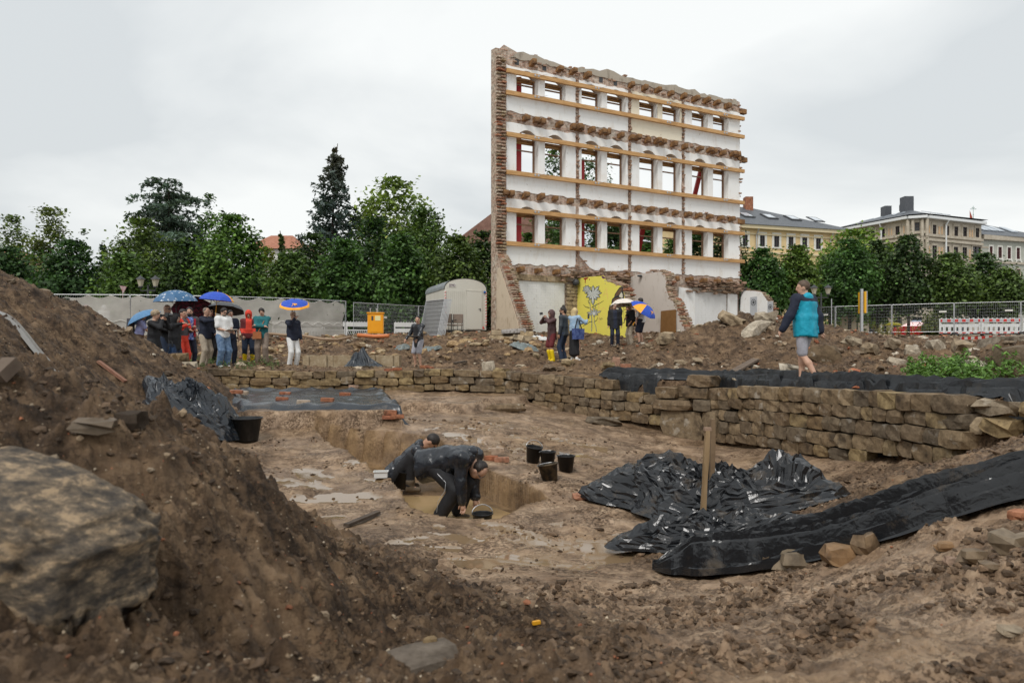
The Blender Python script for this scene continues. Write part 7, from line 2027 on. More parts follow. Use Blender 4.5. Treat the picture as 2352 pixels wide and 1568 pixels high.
def blob_sheet(name, label, cx, cy, rx, ry, hgt, seed, m_, n=120, f=1.0, rot=0.0, peaks=(), sharp_edge=.16, drape=.02):
    a = np.linspace(0, 2*np.pi, 2*n); r = np.linspace(0, 1, n)**.8
    Rr, A = np.meshgrid(r, a, indexing='ij')
    edge = 1 + .16*np.sin(A*2+seed) + .10*np.sin(A*5+seed*2) + .07*perlin2(A*2.5, A*0+seed, seed)
    u = Rr*np.cos(A)*rx*edge; v = Rr*np.sin(A)*ry*edge
    X = cx+u*math.cos(rot)-v*math.sin(rot); Y = cy+u*math.sin(rot)+v*math.cos(rot)
    c = crumple(X, Y, seed, 1.0, f)
    fall = (1-Rr**3.0)*.8+.2*(1-Rr**10)
    swirl = ridge(Rr*4.0+.5*perlin2(X*2, Y*2, seed), A*1.6, seed+9, 1.6)
    H = hgt*fall*(.30 + 1.05*c + .32*swirl)
    for (px_, py_, pr, ph_) in peaks: H = H + ph_*np.exp(-(((X-px_)**2+(Y-py_)**2)/pr**2))*(.75+.5*c)
    H = np.maximum(H, -.02) + drape
    rs = np.random.RandomState(seed); jt = min(rx, ry)/n*.42; k_ = (Rr > .03)*(Rr < .98)
    X = X+rs.normal(size=X.shape)*jt*k_; Y = Y+rs.normal(size=X.shape)*jt*k_; H = H+rs.normal(size=X.shape)*jt*.55*k_; X[:, -1], Y[:, -1], H[:, -1] = X[:, 0], Y[:, 0], H[:, 0]
    X = X + .10*perlin2(X*4*f, Y*4*f, seed+11)*hgt*2; Y = Y + .10*perlin2(X*4*f+3, Y*4*f, seed+12)*hgt*2
    return sheet(name, label, X, Y, H, m_, smooth=False)
def strip_sheet(name, label, path, widths, hgt, seed, m_, nu=220, nv=60, folds=5.0, drape=.015, wa=.16):
    path = np.array(path, float); d = np.concatenate([[0], np.cumsum(np.linalg.norm(np.diff(path, axis=0), axis=1))])
    s = np.linspace(0, d[-1], nu); cx = np.interp(s, d, path[:, 0]); cy = np.interp(s, d, path[:, 1]); w_ = np.interp(s, d, widths)
    k = np.ones(15)/15; pad = lambda q: np.convolve(np.concatenate([np.full(7, q[0]), q, np.full(7, q[-1])]), k, 'valid')
    cx, cy = pad(cx), pad(cy)
    tx, ty = np.gradient(cx), np.gradient(cy); L = np.hypot(tx, ty); nx, ny = -ty/L, tx/L
    v = np.linspace(-1, 1, nv)
    S, Vv = np.meshgrid(s, v, indexing='ij')
    wob = 1 + wa*perlin2(S*1.6, np.sign(Vv)*3.0+seed, seed) + wa*.6*perlin2(S*4.5, np.sign(Vv)*2.0+seed, seed+1)
    endt = np.clip(np.minimum(S/.22, (d[-1]-S)/.22+1), .12, 1)**.6
    off = Vv*w_[:, None]*.5*wob*endt
    X = cx[:, None]+nx[:, None]*off; Y = cy[:, None]+ny[:, None]*off
    env = (1-Vv*Vv)**.6*np.clip(S/.4, .2, 1)
    fo = np.zeros_like(S); rs = np.random.RandomState(seed)
    for k in range(int(folds*2)):                      # side-by-side rolls of gathered film that wander and cross
        vc = -1+2*(k+.5)/int(folds*2) + .34*perlin2(S*.45, S*0+k*3.3, seed+k); wk = rs.uniform(.06, .15)*(1+.35*perlin2(S*.9, S*0+k, seed+2))
        q_ = np.abs(Vv-vc)/np.maximum(wk, .05)
        fo = np.maximum(fo, rs.uniform(.35, 1.25)*np.clip(1-q_**rs.uniform(.9, 1.6), 0, 1)*(1+.3*perlin2(S*.8, S*0+k*5, seed+7)))
    jr = np.random.RandomState(seed+1).normal(size=S.shape)
    H = hgt*env*(.10+1.0*fo+.32*crumple(X, Y, seed+6, .5, 1.1)+.008*jr) + drape*(1-Vv**4)
    return sheet(name, label, X, Y, np.maximum(H, .0), m_, smooth=False)

blob_sheet("plastic_sheet", "big crumpled heap of glossy black plastic on the dig floor behind the wooden stakes", 2.45,8.35,1.42,1.0,.40,3,M_PLA, 44, .95, -.05, peaks=((3.45,8.55,.34,.30),(2.05,8.95,.32,.16),(1.7,8.5,.3,.06)))
strip_sheet("plastic_sheet", "long bundled roll of muddy black plastic lying across the right foreground slope", [(1.22,6.15),(1.65,6.05),(2.15,5.72),(2.62,5.3),(3.1,4.85),(3.6,4.45),(4.4,4.0)], [.5,.9,.72,.6,.5,.44,.44], .27, 5, M_PLA, 170, 90, 5.0)
blob_sheet("plastic_sheet", "folded black plastic lobe between the crumpled heap and the long roll", 1.95,6.75,.85,.42,.24,8,M_PLA, 30, 1.2, -.12)
strip_sheet("plastic_sheet", "long smooth black sheet draped along the top of the right stone walls", [(2.02,16.7),(2.7,16.15),(3.5,15.5),(4.35,14.75),(4.85,13.2),(5.3,11.6),(5.7,10.2),(5.95,9.0),(6.3,8.0),(7.2,7.4)], [.15,.4,.5,.42,.40,.38,.38,.42,.55,.7], .17, 11, M_PLA2, 150, 40, 4.0, .02, .55)
def quad_sheet(name, label, q, hgt, seed, m_, nu=120, nv=90, f=.8, base=None):
    U, Vv = np.meshgrid(np.linspace(0, 1, nu), np.linspace(0, 1, nv), indexing='ij')
    q = np.array(q, float)
    X = (q[0,0]*(1-U)+q[1,0]*U)*(1-Vv)+(q[3,0]*(1-U)+q[2,0]*U)*Vv; Y = (q[0,1]*(1-U)+q[1,1]*U)*(1-Vv)+(q[3,1]*(1-U)+q[2,1]*U)*Vv
    ed = np.minimum(np.minimum(U, 1-U), np.minimum(Vv, 1-Vv))
    X = X + .22*perlin2(X*1.3, Y*1.3, seed)*(ed < .3); Y = Y+.22*perlin2(X*1.3+5, Y*1.3, seed+1)
    rim = np.exp(-(ed/.07)**2)
    H = (hgt*(.25*crumple(X, Y, seed+2, 1, f) + .8*rim*ridge(X*1.6, Y*1.6, seed+4, 1.4)) + .03)*(1-np.exp(-(ed/.03)**2)) - .05*np.exp(-(ed/.012)**2)
    return sheet(name, label, X, Y, H, m_)
quad_sheet("plastic_sheet", "wide black plastic sheet weighed down by bricks on the raised earth terrace", [(-5.35,13.2),(-2.0,12.93),(-3.45,18.0),(-7.2,17.6)], .15, 21, M_PLA3)
blob_sheet("plastic_sheet", "grey-black tangle of plastic at the foot of the spoil heap behind the big tub", -5.45,11.75,.78,.85,.42,25,M_PLA3, 34, 1.0, .3)
def stand_sheet(name, label, cx, cy, wd, hgt, seed, m_):
    U, Vv = np.meshgrid(np.linspace(-1, 1, 80), np.linspace(0, 1, 60), indexing='ij')
    X = cx + U*wd*(.35+.65*Vv) - .25*(1-Vv); Y = cy - .55*Vv - .10*perlin2(U*5, Vv*1.2, seed)*(.3+Vv) - .06*ridge(U*4, Vv, seed+1)
    H = hgt*(1-Vv)**1.3*(.8+.25*perlin2(U*1.3, Vv*0+3, seed))*(1-.35*U*U) + .05*crumple(X, Y, seed, 1, 1.5)+.04
    return sheet(name, label, X, Y, H, m_)
stand_sheet("plastic_sheet", "slumped grey-black sheet hanging over the earth footing behind the back wall", -4.25,20.35,.62,.62,31,M_PLA3)
M_SCRAP = plastic_mat("pale_teal_film", (.17,.20,.195), (.16,.12,.08), .7, .4)
for (px, py, r_, lb) in ((985,806,.42,"pale teal plastic scrap on the rubble right behind the woman with the board"),(1205,800,.55,"pale teal plastic scrap below the stack of stone slabs"),(925,800,.3,"small pale scrap of film on the rubble left of the woman with the board")):
    p = ray_ground(px, py); blob_sheet("plastic_scrap", lb, p.x, p.y, r_, r_*.7, .16, int(px) % 40, M_SCRAP, 26, 2.0)
p = ray_ground(1250, 780, 12); blob_sheet("plastic_scrap", "crumpled white paper-like sheet on the rubble left of the plum raincoat", p.x-.3, p.y, .5, .35, .12, 14, mat("white_film", (.70,.70,.68), None, rough=.5), 26, 2.0)
# the grey film strip running down the spoil heap
pts = [ray_ground(px, py, 3.0) for px, py in ((-30,690),(60,770),(120,832),(180,895),(238,945))]
strip_sheet("plastic_strip", "narrow grey film strip running diagonally down the spoil heap", [(p.x, p.y) for p in pts], [.16]*5, .03, 41, plastic_mat("grey_film", (.20,.19,.175), (.14,.10,.07), .6, .35), 90, 14, 2.0, .03)

# ------------------------------------------------------------------ buckets
M_BUCK = mat("black_bucket_plastic", (.012,.012,.013), (.05,.04,.03), 5, .42, .002, 30, pos=(.5,.75))
M_TUB = mat("grey_black_tub_plastic", (.026,.028,.03), (.06,.06,.06), 7, .5, .002, 40, pos=(.5,.8))
M_WIRE = mat("steel_wire", (.5,.5,.5), None, rough=.35, metal=.8)
def bucket(label, px, py, wpx, D=None, hh=.92, tilt=(0,0), m_=None, z=None, handle=.6, group=None):
    if D: p = P(px, py, D); p.z = gz(p.x, p.y) if z is None else z
    else: p = ray_ground(px, py)
    r = wpx/2/FX*p.y; h = 2*r*hh
    root = thing("bucket", label, "bucket", p, .3, group)
    root.rotation_euler = (tilt[0], tilt[1], .3)
    b_ = MB(); b_.lathe([(r*.74, 0), (r*.98, h*.97), (r*1.0, h*.97), (r*1.0, h), (r*.94, h), (r*.93, h*.96), (r*.70, .012), (.001, .012)], n=24, cap=True)
    b_.build("body", m_ or M_BUCK, root, True)
    b_ = MB(); b_.lathe([(r*.99, h*.955), (r*1.07, h*.96), (r*1.07, h*1.0), (r*1.0, h*1.005)], n=24, cap=False); b_.build("rim", m_ or M_BUCK, root)
    if handle:
        b_ = MB(); pts = []
        for k in range(11):
            a = math.pi*k/10; up = r*.9*math.sin(a); pts.append((r*1.06*math.cos(a), up*math.cos(handle), h*.96+up*math.sin(handle)))
        b_.tube(pts, .006, 5); b_.build("handle", M_WIRE, root, True)
    return root
bucket("big dark grey mortar tub standing alone on the left of the dig floor", 567,1013,66,None,.80,m_=M_TUB,handle=0)
GB = "black buckets on the dig floor"
bucket("black bucket with raised handle, tilted, at the back left of the group of four", 1223,1061,38,None,.95,(.12,.10),handle=1.0,group=GB)
bucket("black bucket standing between two others, half hidden in the group of four", 1258,1071,37,None,.92,handle=.05,group=GB)
bucket("clean black bucket at the right of the group of four", 1300,1083,41,None,.90,handle=.05,group=GB)
bucket("mud-smeared black bucket in front, tilted, nearest of the group of four", 1264,1104,46,None,.85,(-.10,-.14),mat("muddy_bucket_plastic", (.02,.018,.016), (.13,.095,.055), 9, .6, .003, 30, pos=(.42,.62)),handle=.05,group=GB)
bucket("black bucket beside the crouching digger's left", 921,1118,42,10.4,.95,(.0,.18),z=CZ+TRENCH_Z+.12,handle=0)
bucket("black bucket with upright wire handle at the near end of the trench", 1108,1190,47,8.28,.95,z=CZ+TRENCH_Z+.02,handle=1.25)
p = ray_ground(875, 1100); b_ = MB(); s_ = (.19,.13,.09)
for c, d in (((0,0,.003),(.17,.11,.006)),((0,-.06,.045),(.18,.004,.085)),((0,.06,.045),(.18,.004,.085)),((-.09,0,.045),(.004,.12,.085)),((.09,0,.045),(.004,.12,.085)),((0,-.068,.088),(.20,.014,.006)),((0,.068,.088),(.20,.014,.006)),((-.098,0,.088),(.014,.12,.006)),((.098,0,.088),(.014,.12,.006))): b_.box(c, d)
o = b_.build("plastic_box", mat("milky_plastic", (.62,.62,.60), (.7,.7,.68), 5, .3)); o.location = p; o.rotation_euler = (0,0,.1); tag(o, "small milky white plastic box on the mud left of the diggers", "box")

# stakes, planks
M_STAKE = mat("weathered_stake_wood", (.24,.155,.075), (.36,.25,.14), 4, .8, .004, 30, stretch=(3,3,.5))
def stake(name, label, a, b, wd, m_, cat="stake"):
    b_ = MB(); a = Vector(a); b = Vector(b); d = b-a; n = 5
    vs = []; fs = []
    q = d.normalized().to_track_quat('Z', 'Y').to_matrix(); L_ = d.length
    for k in range(n):
        t_ = k/(n-1); j = .93+.1*math.sin(k*2.7)
        for (x, y) in ((-1,-.8),(1,-.8),(1,.8),(-1,.8)): vs.append(q @ Vector((x*wd/2*j, y*wd/2*j, L_*t_)))
    for k in range(n-1):
        for i in range(4): fs.append((k*4+i, k*4+(i+1) % 4, (k+1)*4+(i+1) % 4, (k+1)*4+i))
    fs += [(3,2,1,0), tuple((n-1)*4+i for i in range(4))]
    b_.add(vs, fs); o = b_.build(name, m_); o.location = a; return tag(o, label, cat)
p = ray_ground(1612, 1213, 3); stake("wooden_stake", "front wooden stake standing in the mud before the crumpled plastic", (p.x, p.y, p.z-.1), P(1625, 988, p.y), .065, M_STAKE)
b_ = MB(); b_.box((0,0,0), (.075,.05,.035)); q_ = P(1625, 985, p.y); o = b_.build("stake_cap", mat("splintered_wood_top", (.30,.20,.14), None, rough=.8)); o.location = q_; tag(o, "flat wooden chip on top of the front stake", "wood chip")
p = P(1634, 1120, 8.1); stake("wooden_stake", "rear darker wooden stake just behind the front one", (p.x, p.y, gz(p.x, p.y)-.1), P(1637, 962, 8.1), .07, mat("dark_stake_wood", (.15,.095,.05), (.22,.15,.09), 4, .8, .004, 30))
def plank(label, pa, pb, wd, th, m_, name="plank", cat="plank", lift=.03, d0=6):
    a = ray_ground(*pa, d0); c = ray_ground(*pb, d0); a.z += lift; c.z += lift
    b_ = MB(); b_.bar(Vector((0,0,0)), c-a, wd, th); o = b_.build(name, m_); o.location = a; return tag(o, label, cat)
plank("reddish splintered plank lying on the flank of the spoil heap", (226,834), (288,880), .09, .04, mat("reddish_old_wood", (.22,.10,.065), (.32,.17,.11), 6, .8))
plank("dark rotten wood piece on the small soil ridge left of the puddles", (795,1212), (868,1182), .07, .03, mat("dark_rotten_wood", (.05,.036,.026), (.10,.075,.055), 7, .8))
plank("dark weathered beam end sticking out of the near soil at the left edge", (-10,905), (30,868), .06, .04, mat("grey_brown_wood", (.10,.07,.05), (.17,.125,.09), 6, .8), lift=.05, d0=1.5)
plank("grey weathered board on the rubble heap right of the couple", (1650,880), (1735,828), .2, .05, MATS["grey_brown_wood"])
plank("long dark plank half buried in the brown soil mound left of the slabs", (1045,838), (1070,832), .12, .05, MATS["dark_rotten_wood"])

# bricks holding down the terrace sheet
for k, (px, py, rz, lb) in enumerate(((543,912,.1,"leftmost brick of the pair on the left part of the terrace sheet"),(556,913,.0,"second brick of the pair on the left part of the terrace sheet"),(655,914,.1,"brick in the middle of the terrace sheet"),(648,928,.2,"brick below the middle one on the terrace sheet"),(697,936,.3,"tan brick at the front edge of the terrace sheet"),(793,916,.0,"brick right of the middle on the terrace sheet"),(752,930,.0,"flat brick near the front right of the terrace sheet"),(812,897,.2,"dark brick at the far edge of the terrace sheet"))):
    p = ray_ground(px, py); o = piece("brick", BRICKS[k % 6], M_BRICK_PALE if k % 3 == 1 else M_BRICK, (p.x, p.y, p.z+.11), (.26,.13,.075), (.03,.05,rz)); tag(o, lb, "brick", "bricks weighing down the terrace sheet")

# ------------------------------------------------------------------ the blurred carved block and soil lumps close to the lens
V_, F_ = ico(5, 3, .0)
q = V_.copy(); s_ = np.sign(q)*np.abs(q)**.42
s_ = s_/np.maximum(1, np.abs(s_).max(1)[:, None]*1.02)
s_ = s_*(1+.09*perlin3(q*1.5+3)[:, None]+.06*perlin3(q*3.5+9)[:, None])
gro = np.abs(perlin3(np.stack([q[:, 0]*4+q[:, 2]*7, q[:, 1]*3, q[:, 2]*3.5-q[:, 0]*2.5], -1)+20))
s_ = s_*(1-.07*gro[:, None]-.03*np.abs(perlin3(q*8+4))[:, None])
s_[:, 2] -= .30*np.clip(s_[:, 0]+.45, 0, 2)**1.7*(s_[:, 2] > -.3)
m_ = bpy.data.materials.new("mottled_limestone"); m_.use_nodes = True
t = m_.node_tree; b = t.nodes["Principled BSDF"]; tc = t.nodes.new("ShaderNodeTexCoord"); mp = t.nodes.new("ShaderNodeMapping"); mp.inputs["Rotation"].default_value = (0, -.65, .2); mp.inputs["Scale"].default_value = (1, 1, 2.4)
n = t.nodes.new("ShaderNodeTexNoise"); n.inputs["Scale"].default_value = 15; n.inputs["Detail"].default_value = 8; n.inputs["Roughness"].default_value = .72
r = t.nodes.new("ShaderNodeValToRGB"); r.color_ramp.elements[0].position = .40; r.color_ramp.elements[0].color = (.050,.040,.031,1); r.color_ramp.elements[1].position = .62; r.color_ramp.elements[1].color = (.42,.30,.18,1)
e_ = r.color_ramp.elements.new(.52); e_.color = (.16,.12,.08,1)
t.links.new(tc.outputs["Object"], mp.inputs[0]); t.links.new(mp.outputs[0], n.inputs[0]); t.links.new(n.outputs[0], r.inputs[0]); t.links.new(r.outputs[0], b.inputs["Base Color"]); b.inputs["Roughness"].default_value = .85
bp = t.nodes.new("ShaderNodeBump"); bp.inputs["Distance"].default_value = .02; t.links.new(n.outputs[0], bp.inputs["Height"]); t.links.new(bp.outputs[0], b.inputs["Normal"])
o = np_mesh("carved_block", s_*np.array([.38,.22,.25])*(1+.03*perlin3(q*11)[:, None]-.03*np.abs(perlin3(q*24+3))[:, None]), F_, m_, None, True); o.location = P(-10, 1258, 1.75); o.rotation_euler = (.0, .04, -.22)
tag(o, "big pale mottled limestone block, out of focus, close at the left edge", "stone block")
loose("field_stone", "flat dark stone lying on the near soil crest at the left", "stone", 215, 990, (.13,.09,.045), M_COBBLE, ROUGH_BLOCKS[3], .4)
loose("soil_lump", "rounded lump of dark soil on the crest of the near mound", "soil lump", 300, 985, (.09,.085,.07), mat("dark_soil_lump", (.06,.04,.025), (.10,.068,.043), 20, .9, .02, 30), ROUGH_BLOCKS[8])
loose("field_stone", "blurred grey half-buried boulder at the bottom centre of the picture", "boulder", 960, 1530, (.30,.2,.10), mat_stone("grey_field_stone", [(.15,.125,.10),(.18,.15,.125)], .1, 9), BLOCKS[6], .5, lift=-.12)
loose("field_stone", "small tan stone perched on the blurred boulder at the bottom centre", "stone", 985, 1487, (.05,.04,.035), M_WALL_TAN, ROUGH_BLOCKS[2], .2, lift=.5)
loose("yellow_scrap", "small orange-yellow plastic bit on the near soil", "litter", 1232, 1433, (.035,.012,.014), mat("orange_litter", (.75,.36,.02), None, rough=.4), BRICKS[0], .4)

# ------------------------------------------------------------------ water
def water(label, pts, z, m_, name="puddle"):
    b_ = MB(); n = len(pts); b_.add([(x, y, 0) for x, y in pts], [tuple(range(n))]); o = b_.build(name, m_); o.location = (0, 0, z); tag(o, kind="structure"); return o
M_WATER = mat("muddy_water", (.34,.225,.105), (.40,.28,.145), 1.2, .07, .0015, 9, spec=.5)
water("", [(-1.75,10.3),(-.85,10.35),(-.2,9.5),(.35,8.75),(.0,8.2),(-.2,7.9),(-.65,7.95),(-1.0,8.1),(-1.3,8.9),(-1.65,9.6)], CZ+TRENCH_Z+.022, M_WATER, "trench_water")
# ------------------------------------------------------------------ weeds
def weeds(name, spots, hgt, seed, m_col, n_leaf=26):
    rs = np.random.RandomState(seed); C, Nn, ln, wd, co = [], [], [], [], []
    for (x, y) in spots:
        z = gz(x, y); H_ = hgt*rs.uniform(.5, 1.2); tilt = rs.normal(size=2)*.18
        k = int(n_leaf*H_/hgt); t_ = rs.uniform(.1, 1, k)
        a = rs.uniform(0, 6.28, k); r_ = .10*(1.1-t_*.7)*rs.uniform(.4, 1.3, k)*(H_/.3)**.5
        C.append(np.stack([x+tilt[0]*t_*H_+r_*np.cos(a), y+tilt[1]*t_*H_+r_*np.sin(a), z+t_*H_], 1))
        q_ = np.stack([np.cos(a)*.6, np.sin(a)*.6, np.full(k, .8)], 1)+rs.normal(size=(k, 3))*.3; Nn.append(q_/np.linalg.norm(q_, axis=1)[:, None])
        ln.append(rs.uniform(.05, .11, k)*(hgt/.35)**.5); wd.append(rs.uniform(.022, .045, k)*(hgt/.35)**.5); co.append(np.array(m_col)[None]*np.clip(1+.3*rs.normal(size=(k, 1)), .5, 1.7)*(.8+.5*t_[:, None]))
    V, F = leaf_quads(np.concatenate(C), np.concatenate(Nn), np.concatenate(ln), np.concatenate(wd), rs)
    o = np_mesh(name, V, F, M_LEAF, None, False, {"tint": np.repeat(np.concatenate([np.concatenate(co), np.ones((len(V)//4, 1))], 1), 4, 0)})
    tag(o, kind="stuff"); return o
rw = np.random.RandomState(4)
sp_ = []
for k in range(120):
    px = rw.uniform(2120, 2260) if k < 80 else rw.uniform(2255, 2400); py = rw.uniform(868, 890)
    p = ray_ground(px, py, 8); sp_.append((p.x+rw.normal()*.08, p.y+rw.uniform(0, .5)))
weeds("weeds", sp_, .30, 5, (.105,.195,.04), 34)
sp_ = []
for k in range(90):
    px = rw.uniform(425, 640); D = rw.uniform(18.9, 22.5); sp_.append(((px-1176)/FX*D, D))
for k in range(30):
    px = rw.uniform(310, 350); D = rw.uniform(18.5, 21); sp_.append(((px-1176)/FX*D, D))
weeds("grass_tufts", sp_, .22, 6, (.095,.15,.045), 22)
sp_ = [((px-1176)/FX*30, 30+rw.uniform(-.5, .5)) for px in rw.uniform(2020, 2080, 14)]
sp_ = [((px-1176)/FX*41, 41+rw.uniform(-.5, .5)) for px in rw.uniform(2020, 2085, 30)]
weeds("dry_grass", sp_, .7, 7, (.22,.20,.07), 26)

# ------------------------------------------------------------------ fences
def fence_panel_proto(w_=3.5, h_=2.0):
    root = thing("mesh_fence", "", "fence panel", (0, 0, -500))
    b_ = MB(); b_.tube([(0,0,.05),(0,0,h_)], .021, 8); b_.build("post", M_STEEL, root)
    b_ = MB(); b_.tube([(w_,0,.05),(w_,0,h_)], .021, 8); b_.build("post", M_STEEL, root)
    b_ = MB(); b_.tube([(0,0,h_-.02),(w_,0,h_-.02)], .019, 8); b_.build("top_rail", M_STEEL, root)
    b_ = MB(); b_.tube([(0,0,.16),(w_,0,.16)], .019, 8); b_.build("bottom_rail", M_STEEL, root)
    b_ = MB()
    for k in range(1, 35): b_.tube([(w_*k/35,0,.16),(w_*k/35,0,h_-.02)], .0035, 3, cap=False)
    for k in range(1, 9): b_.tube([(0,0,.16+(h_-.18)*k/9),(w_,0,.16+(h_-.18)*k/9)], .0045, 3, cap=False)
    tag(b_.build("wire_mesh", M_STEEL, root), kind="stuff")
    b_ = MB(); b_.box((0,0,.04),(.22,.70,.12)); b_.build("foot_block", mat("fence_foot_rubber", (.06,.058,.055), None, rough=.9), root)
    return root
FP = fence_panel_proto()
first_panel = [True]
def fence_panel(label, a, b, group, plate=None):
    a = Vector(a); b = Vector(b); d = b-a
    o = FP if first_panel[0] else copy_tree(FP); first_panel[0] = False
    o.location = a; o.rotation_euler = (0, 0, math.atan2(d.y, d.x)); o.scale = (Vector((d.x, d.y, 0)).length/3.5*.985, 1, 1)
    tag(o, label, "fence panel", group)
    if plate:
        q = MB(); q.box((plate[0], -.035, plate[1]), (.42, .012, .10)); q.build("name_plate", M_WHITEFR, o)
    return o
GL = "fence panels along the left side of the site"; GR_ = "fence panels along the right street side"
lf_ = [(-70,672),(116,675),(300,676),(484,679),(669,684),(796,691)]
lp_ = [P(px, py, 2.26*FX/(800-py)) for px, py in lf_]
lbs = ["fence panel at the left edge, beside the spoil heap","netted fence panel above the crest of the spoil heap","netted fence panel behind the umbrella group's left half","netted fence panel behind the person in red","netted fence panel angled back, right of the man in white trousers"]
for i in range(5):
    a, b = lp_[i].copy(), lp_[i+1].copy(); a.z -= 2.0; b.z = a.z
    fence_panel(lbs[i], a, b, GL, (2.6, 1.35) if i == 1 else None)
fr_ = [(812,694),(868,697),(962,702),(1060,705)]
fp_ = [P(px, py, 2.3*FX/(800-py)) for px, py in fr_]
for i, lb in enumerate(("bare fence panel behind the orange cabinet, left one","bare fence panel behind the orange cabinet, right one","bare fence panel running behind the site trailer")):
    a, b = fp_[i].copy(), fp_[i+1].copy(); a.z -= 2.0; b.z = a.z; fence_panel(lb, a, b, GL, (.5, 1.3) if i == 1 else None)
rf_ = [(1660,716),(1790,712),(1920,704),(2049,700),(2192.6,696),(2346,692.5),(2480,689)]
rp_ = [P(px, py, 2.9*FX/(800-py)) for px, py in rf_]
for i, lb in enumerate(("fence panel hidden behind the rubble and white wall stub","fence panel behind the walking man","fence panel with the edge-on yellow sign behind it","fence panel in front of the red car","fence panel in front of the red and white barrier","fence panel at the right edge of the view")):
    a, b = rp_[i].copy(), rp_[i+1].copy(); a.z -= 1.98; b.z = a.z; fence_panel(lb, a, b, GR_, (2.9, 1.45) if i in (1, 3, 4) else None)
# netting hung on the left panels
def net_mat():
    m = bpy.data.materials.new("grey_netting"); m.use_nodes = True
    t = m.node_tree; b = t.nodes["Principled BSDF"]; N = t.nodes.new; L = t.links.new
    b.inputs["Base Color"].default_value = (.46,.44,.40,1); b.inputs["Roughness"].default_value = .9
    tc = N("ShaderNodeTexCoord"); n = N("ShaderNodeTexNoise"); n.inputs["Scale"].default_value = 3; n.inputs["Detail"].default_value = 5; L(tc.outputs["Object"], n.inputs[0])
    h = N("ShaderNodeTexNoise"); h.inputs["Scale"].default_value = 5.5; h.inputs["Detail"].default_value = 2; L(tc.outputs["Object"], h.inputs[0])
    g = N("ShaderNodeMath"); g.operation = 'LESS_THAN'; g.inputs[1].default_value = .735; L(h.outputs[0], g.inputs[0])
    a = N("ShaderNodeMapRange"); a.inputs["From Min"].default_value = .3; a.inputs["From Max"].default_value = .7; a.inputs["To Min"].default_value = .74; a.inputs["To Max"].default_value = .92; L(n.outputs[0], a.inputs[0])
    ml = N("ShaderNodeMath"); ml.operation = 'MULTIPLY'; L(a.outputs[0], ml.inputs[0]); L(g.outputs[0], ml.inputs[1]); L(ml.outputs[0], b.inputs["Alpha"])
    return m
M_NET = net_mat()
for i, lb in ((1, "torn grey netting hung on the fence above the spoil heap"), (2, "grey netting on the fence directly behind the umbrella group"), (3, "grey netting on the fence between the person in red and the man in white trousers"), (4, "grey netting with a loose right edge on the angled fence panel")):
    a, b = lp_[i], lp_[i+1]; d = (b-a); nrm = Vector((d.y, -d.x, 0)).normalized()
    nu, nv = 60, 14; vs = []; fs = []
    u0 = .0 if i == 1 else .01; u1 = .93 if i == 4 else 1.0
    for iu in range(nu+1):
        u = u0+(u1-u0)*iu/nu
        sc_ = abs(math.sin(u*math.pi*3.5+i))
        top_ = -.05-.13*(sc_) - (.10*max(0, 1-abs(u-.18)/.12) if i == 1 else 0)
        for iv in range(nv+1):
            v = iv/nv; z = top_ + (-1.86-top_)*v
            bul = .03*math.sin(u*9+v*4)*math.sin(v*3.1)+.03
            x_ = u + (.03*math.sin(v*9) if (i == 4 and iu == nu) else 0)
            vs.append(a+d*x_+nrm*(.035+bul)+Vector((0, 0, z-(b.z-a.z)*0)))
    for iu in range(nu):
        for iv in range(nv):
            if i == 1 and 6 <= iu <= 14 and iv == 0 and True: continue
            if i == 1 and 7 <= iu <= 13 and iv == 1: continue
            fs.append((iu*(nv+1)+iv, (iu+1)*(nv+1)+iv, (iu+1)*(nv+1)+iv+1, iu*(nv+1)+iv+1))
    q = MB(); q.add(vs, fs); o = q.build("fence_netting", M_NET, None, True); tag(o, lb, "netting", "grey netting on the left fence")
    q = MB(); q.tube([vs[iu*(nv+1)]-nrm*.0 for iu in range(0, nu+1)], .011, 5); q.build("hem_rope", mat("net_rope", (.66,.64,.59), None, rough=.8), o)
    q = MB(); q.tube([vs[iu*(nv+1)+8]+nrm*.03+Vector((0, 0, .05*math.sin(iu*.5))) for iu in range(0, nu+1)], .012, 5); q.build("hem_rope", MATS["net_rope"], o)
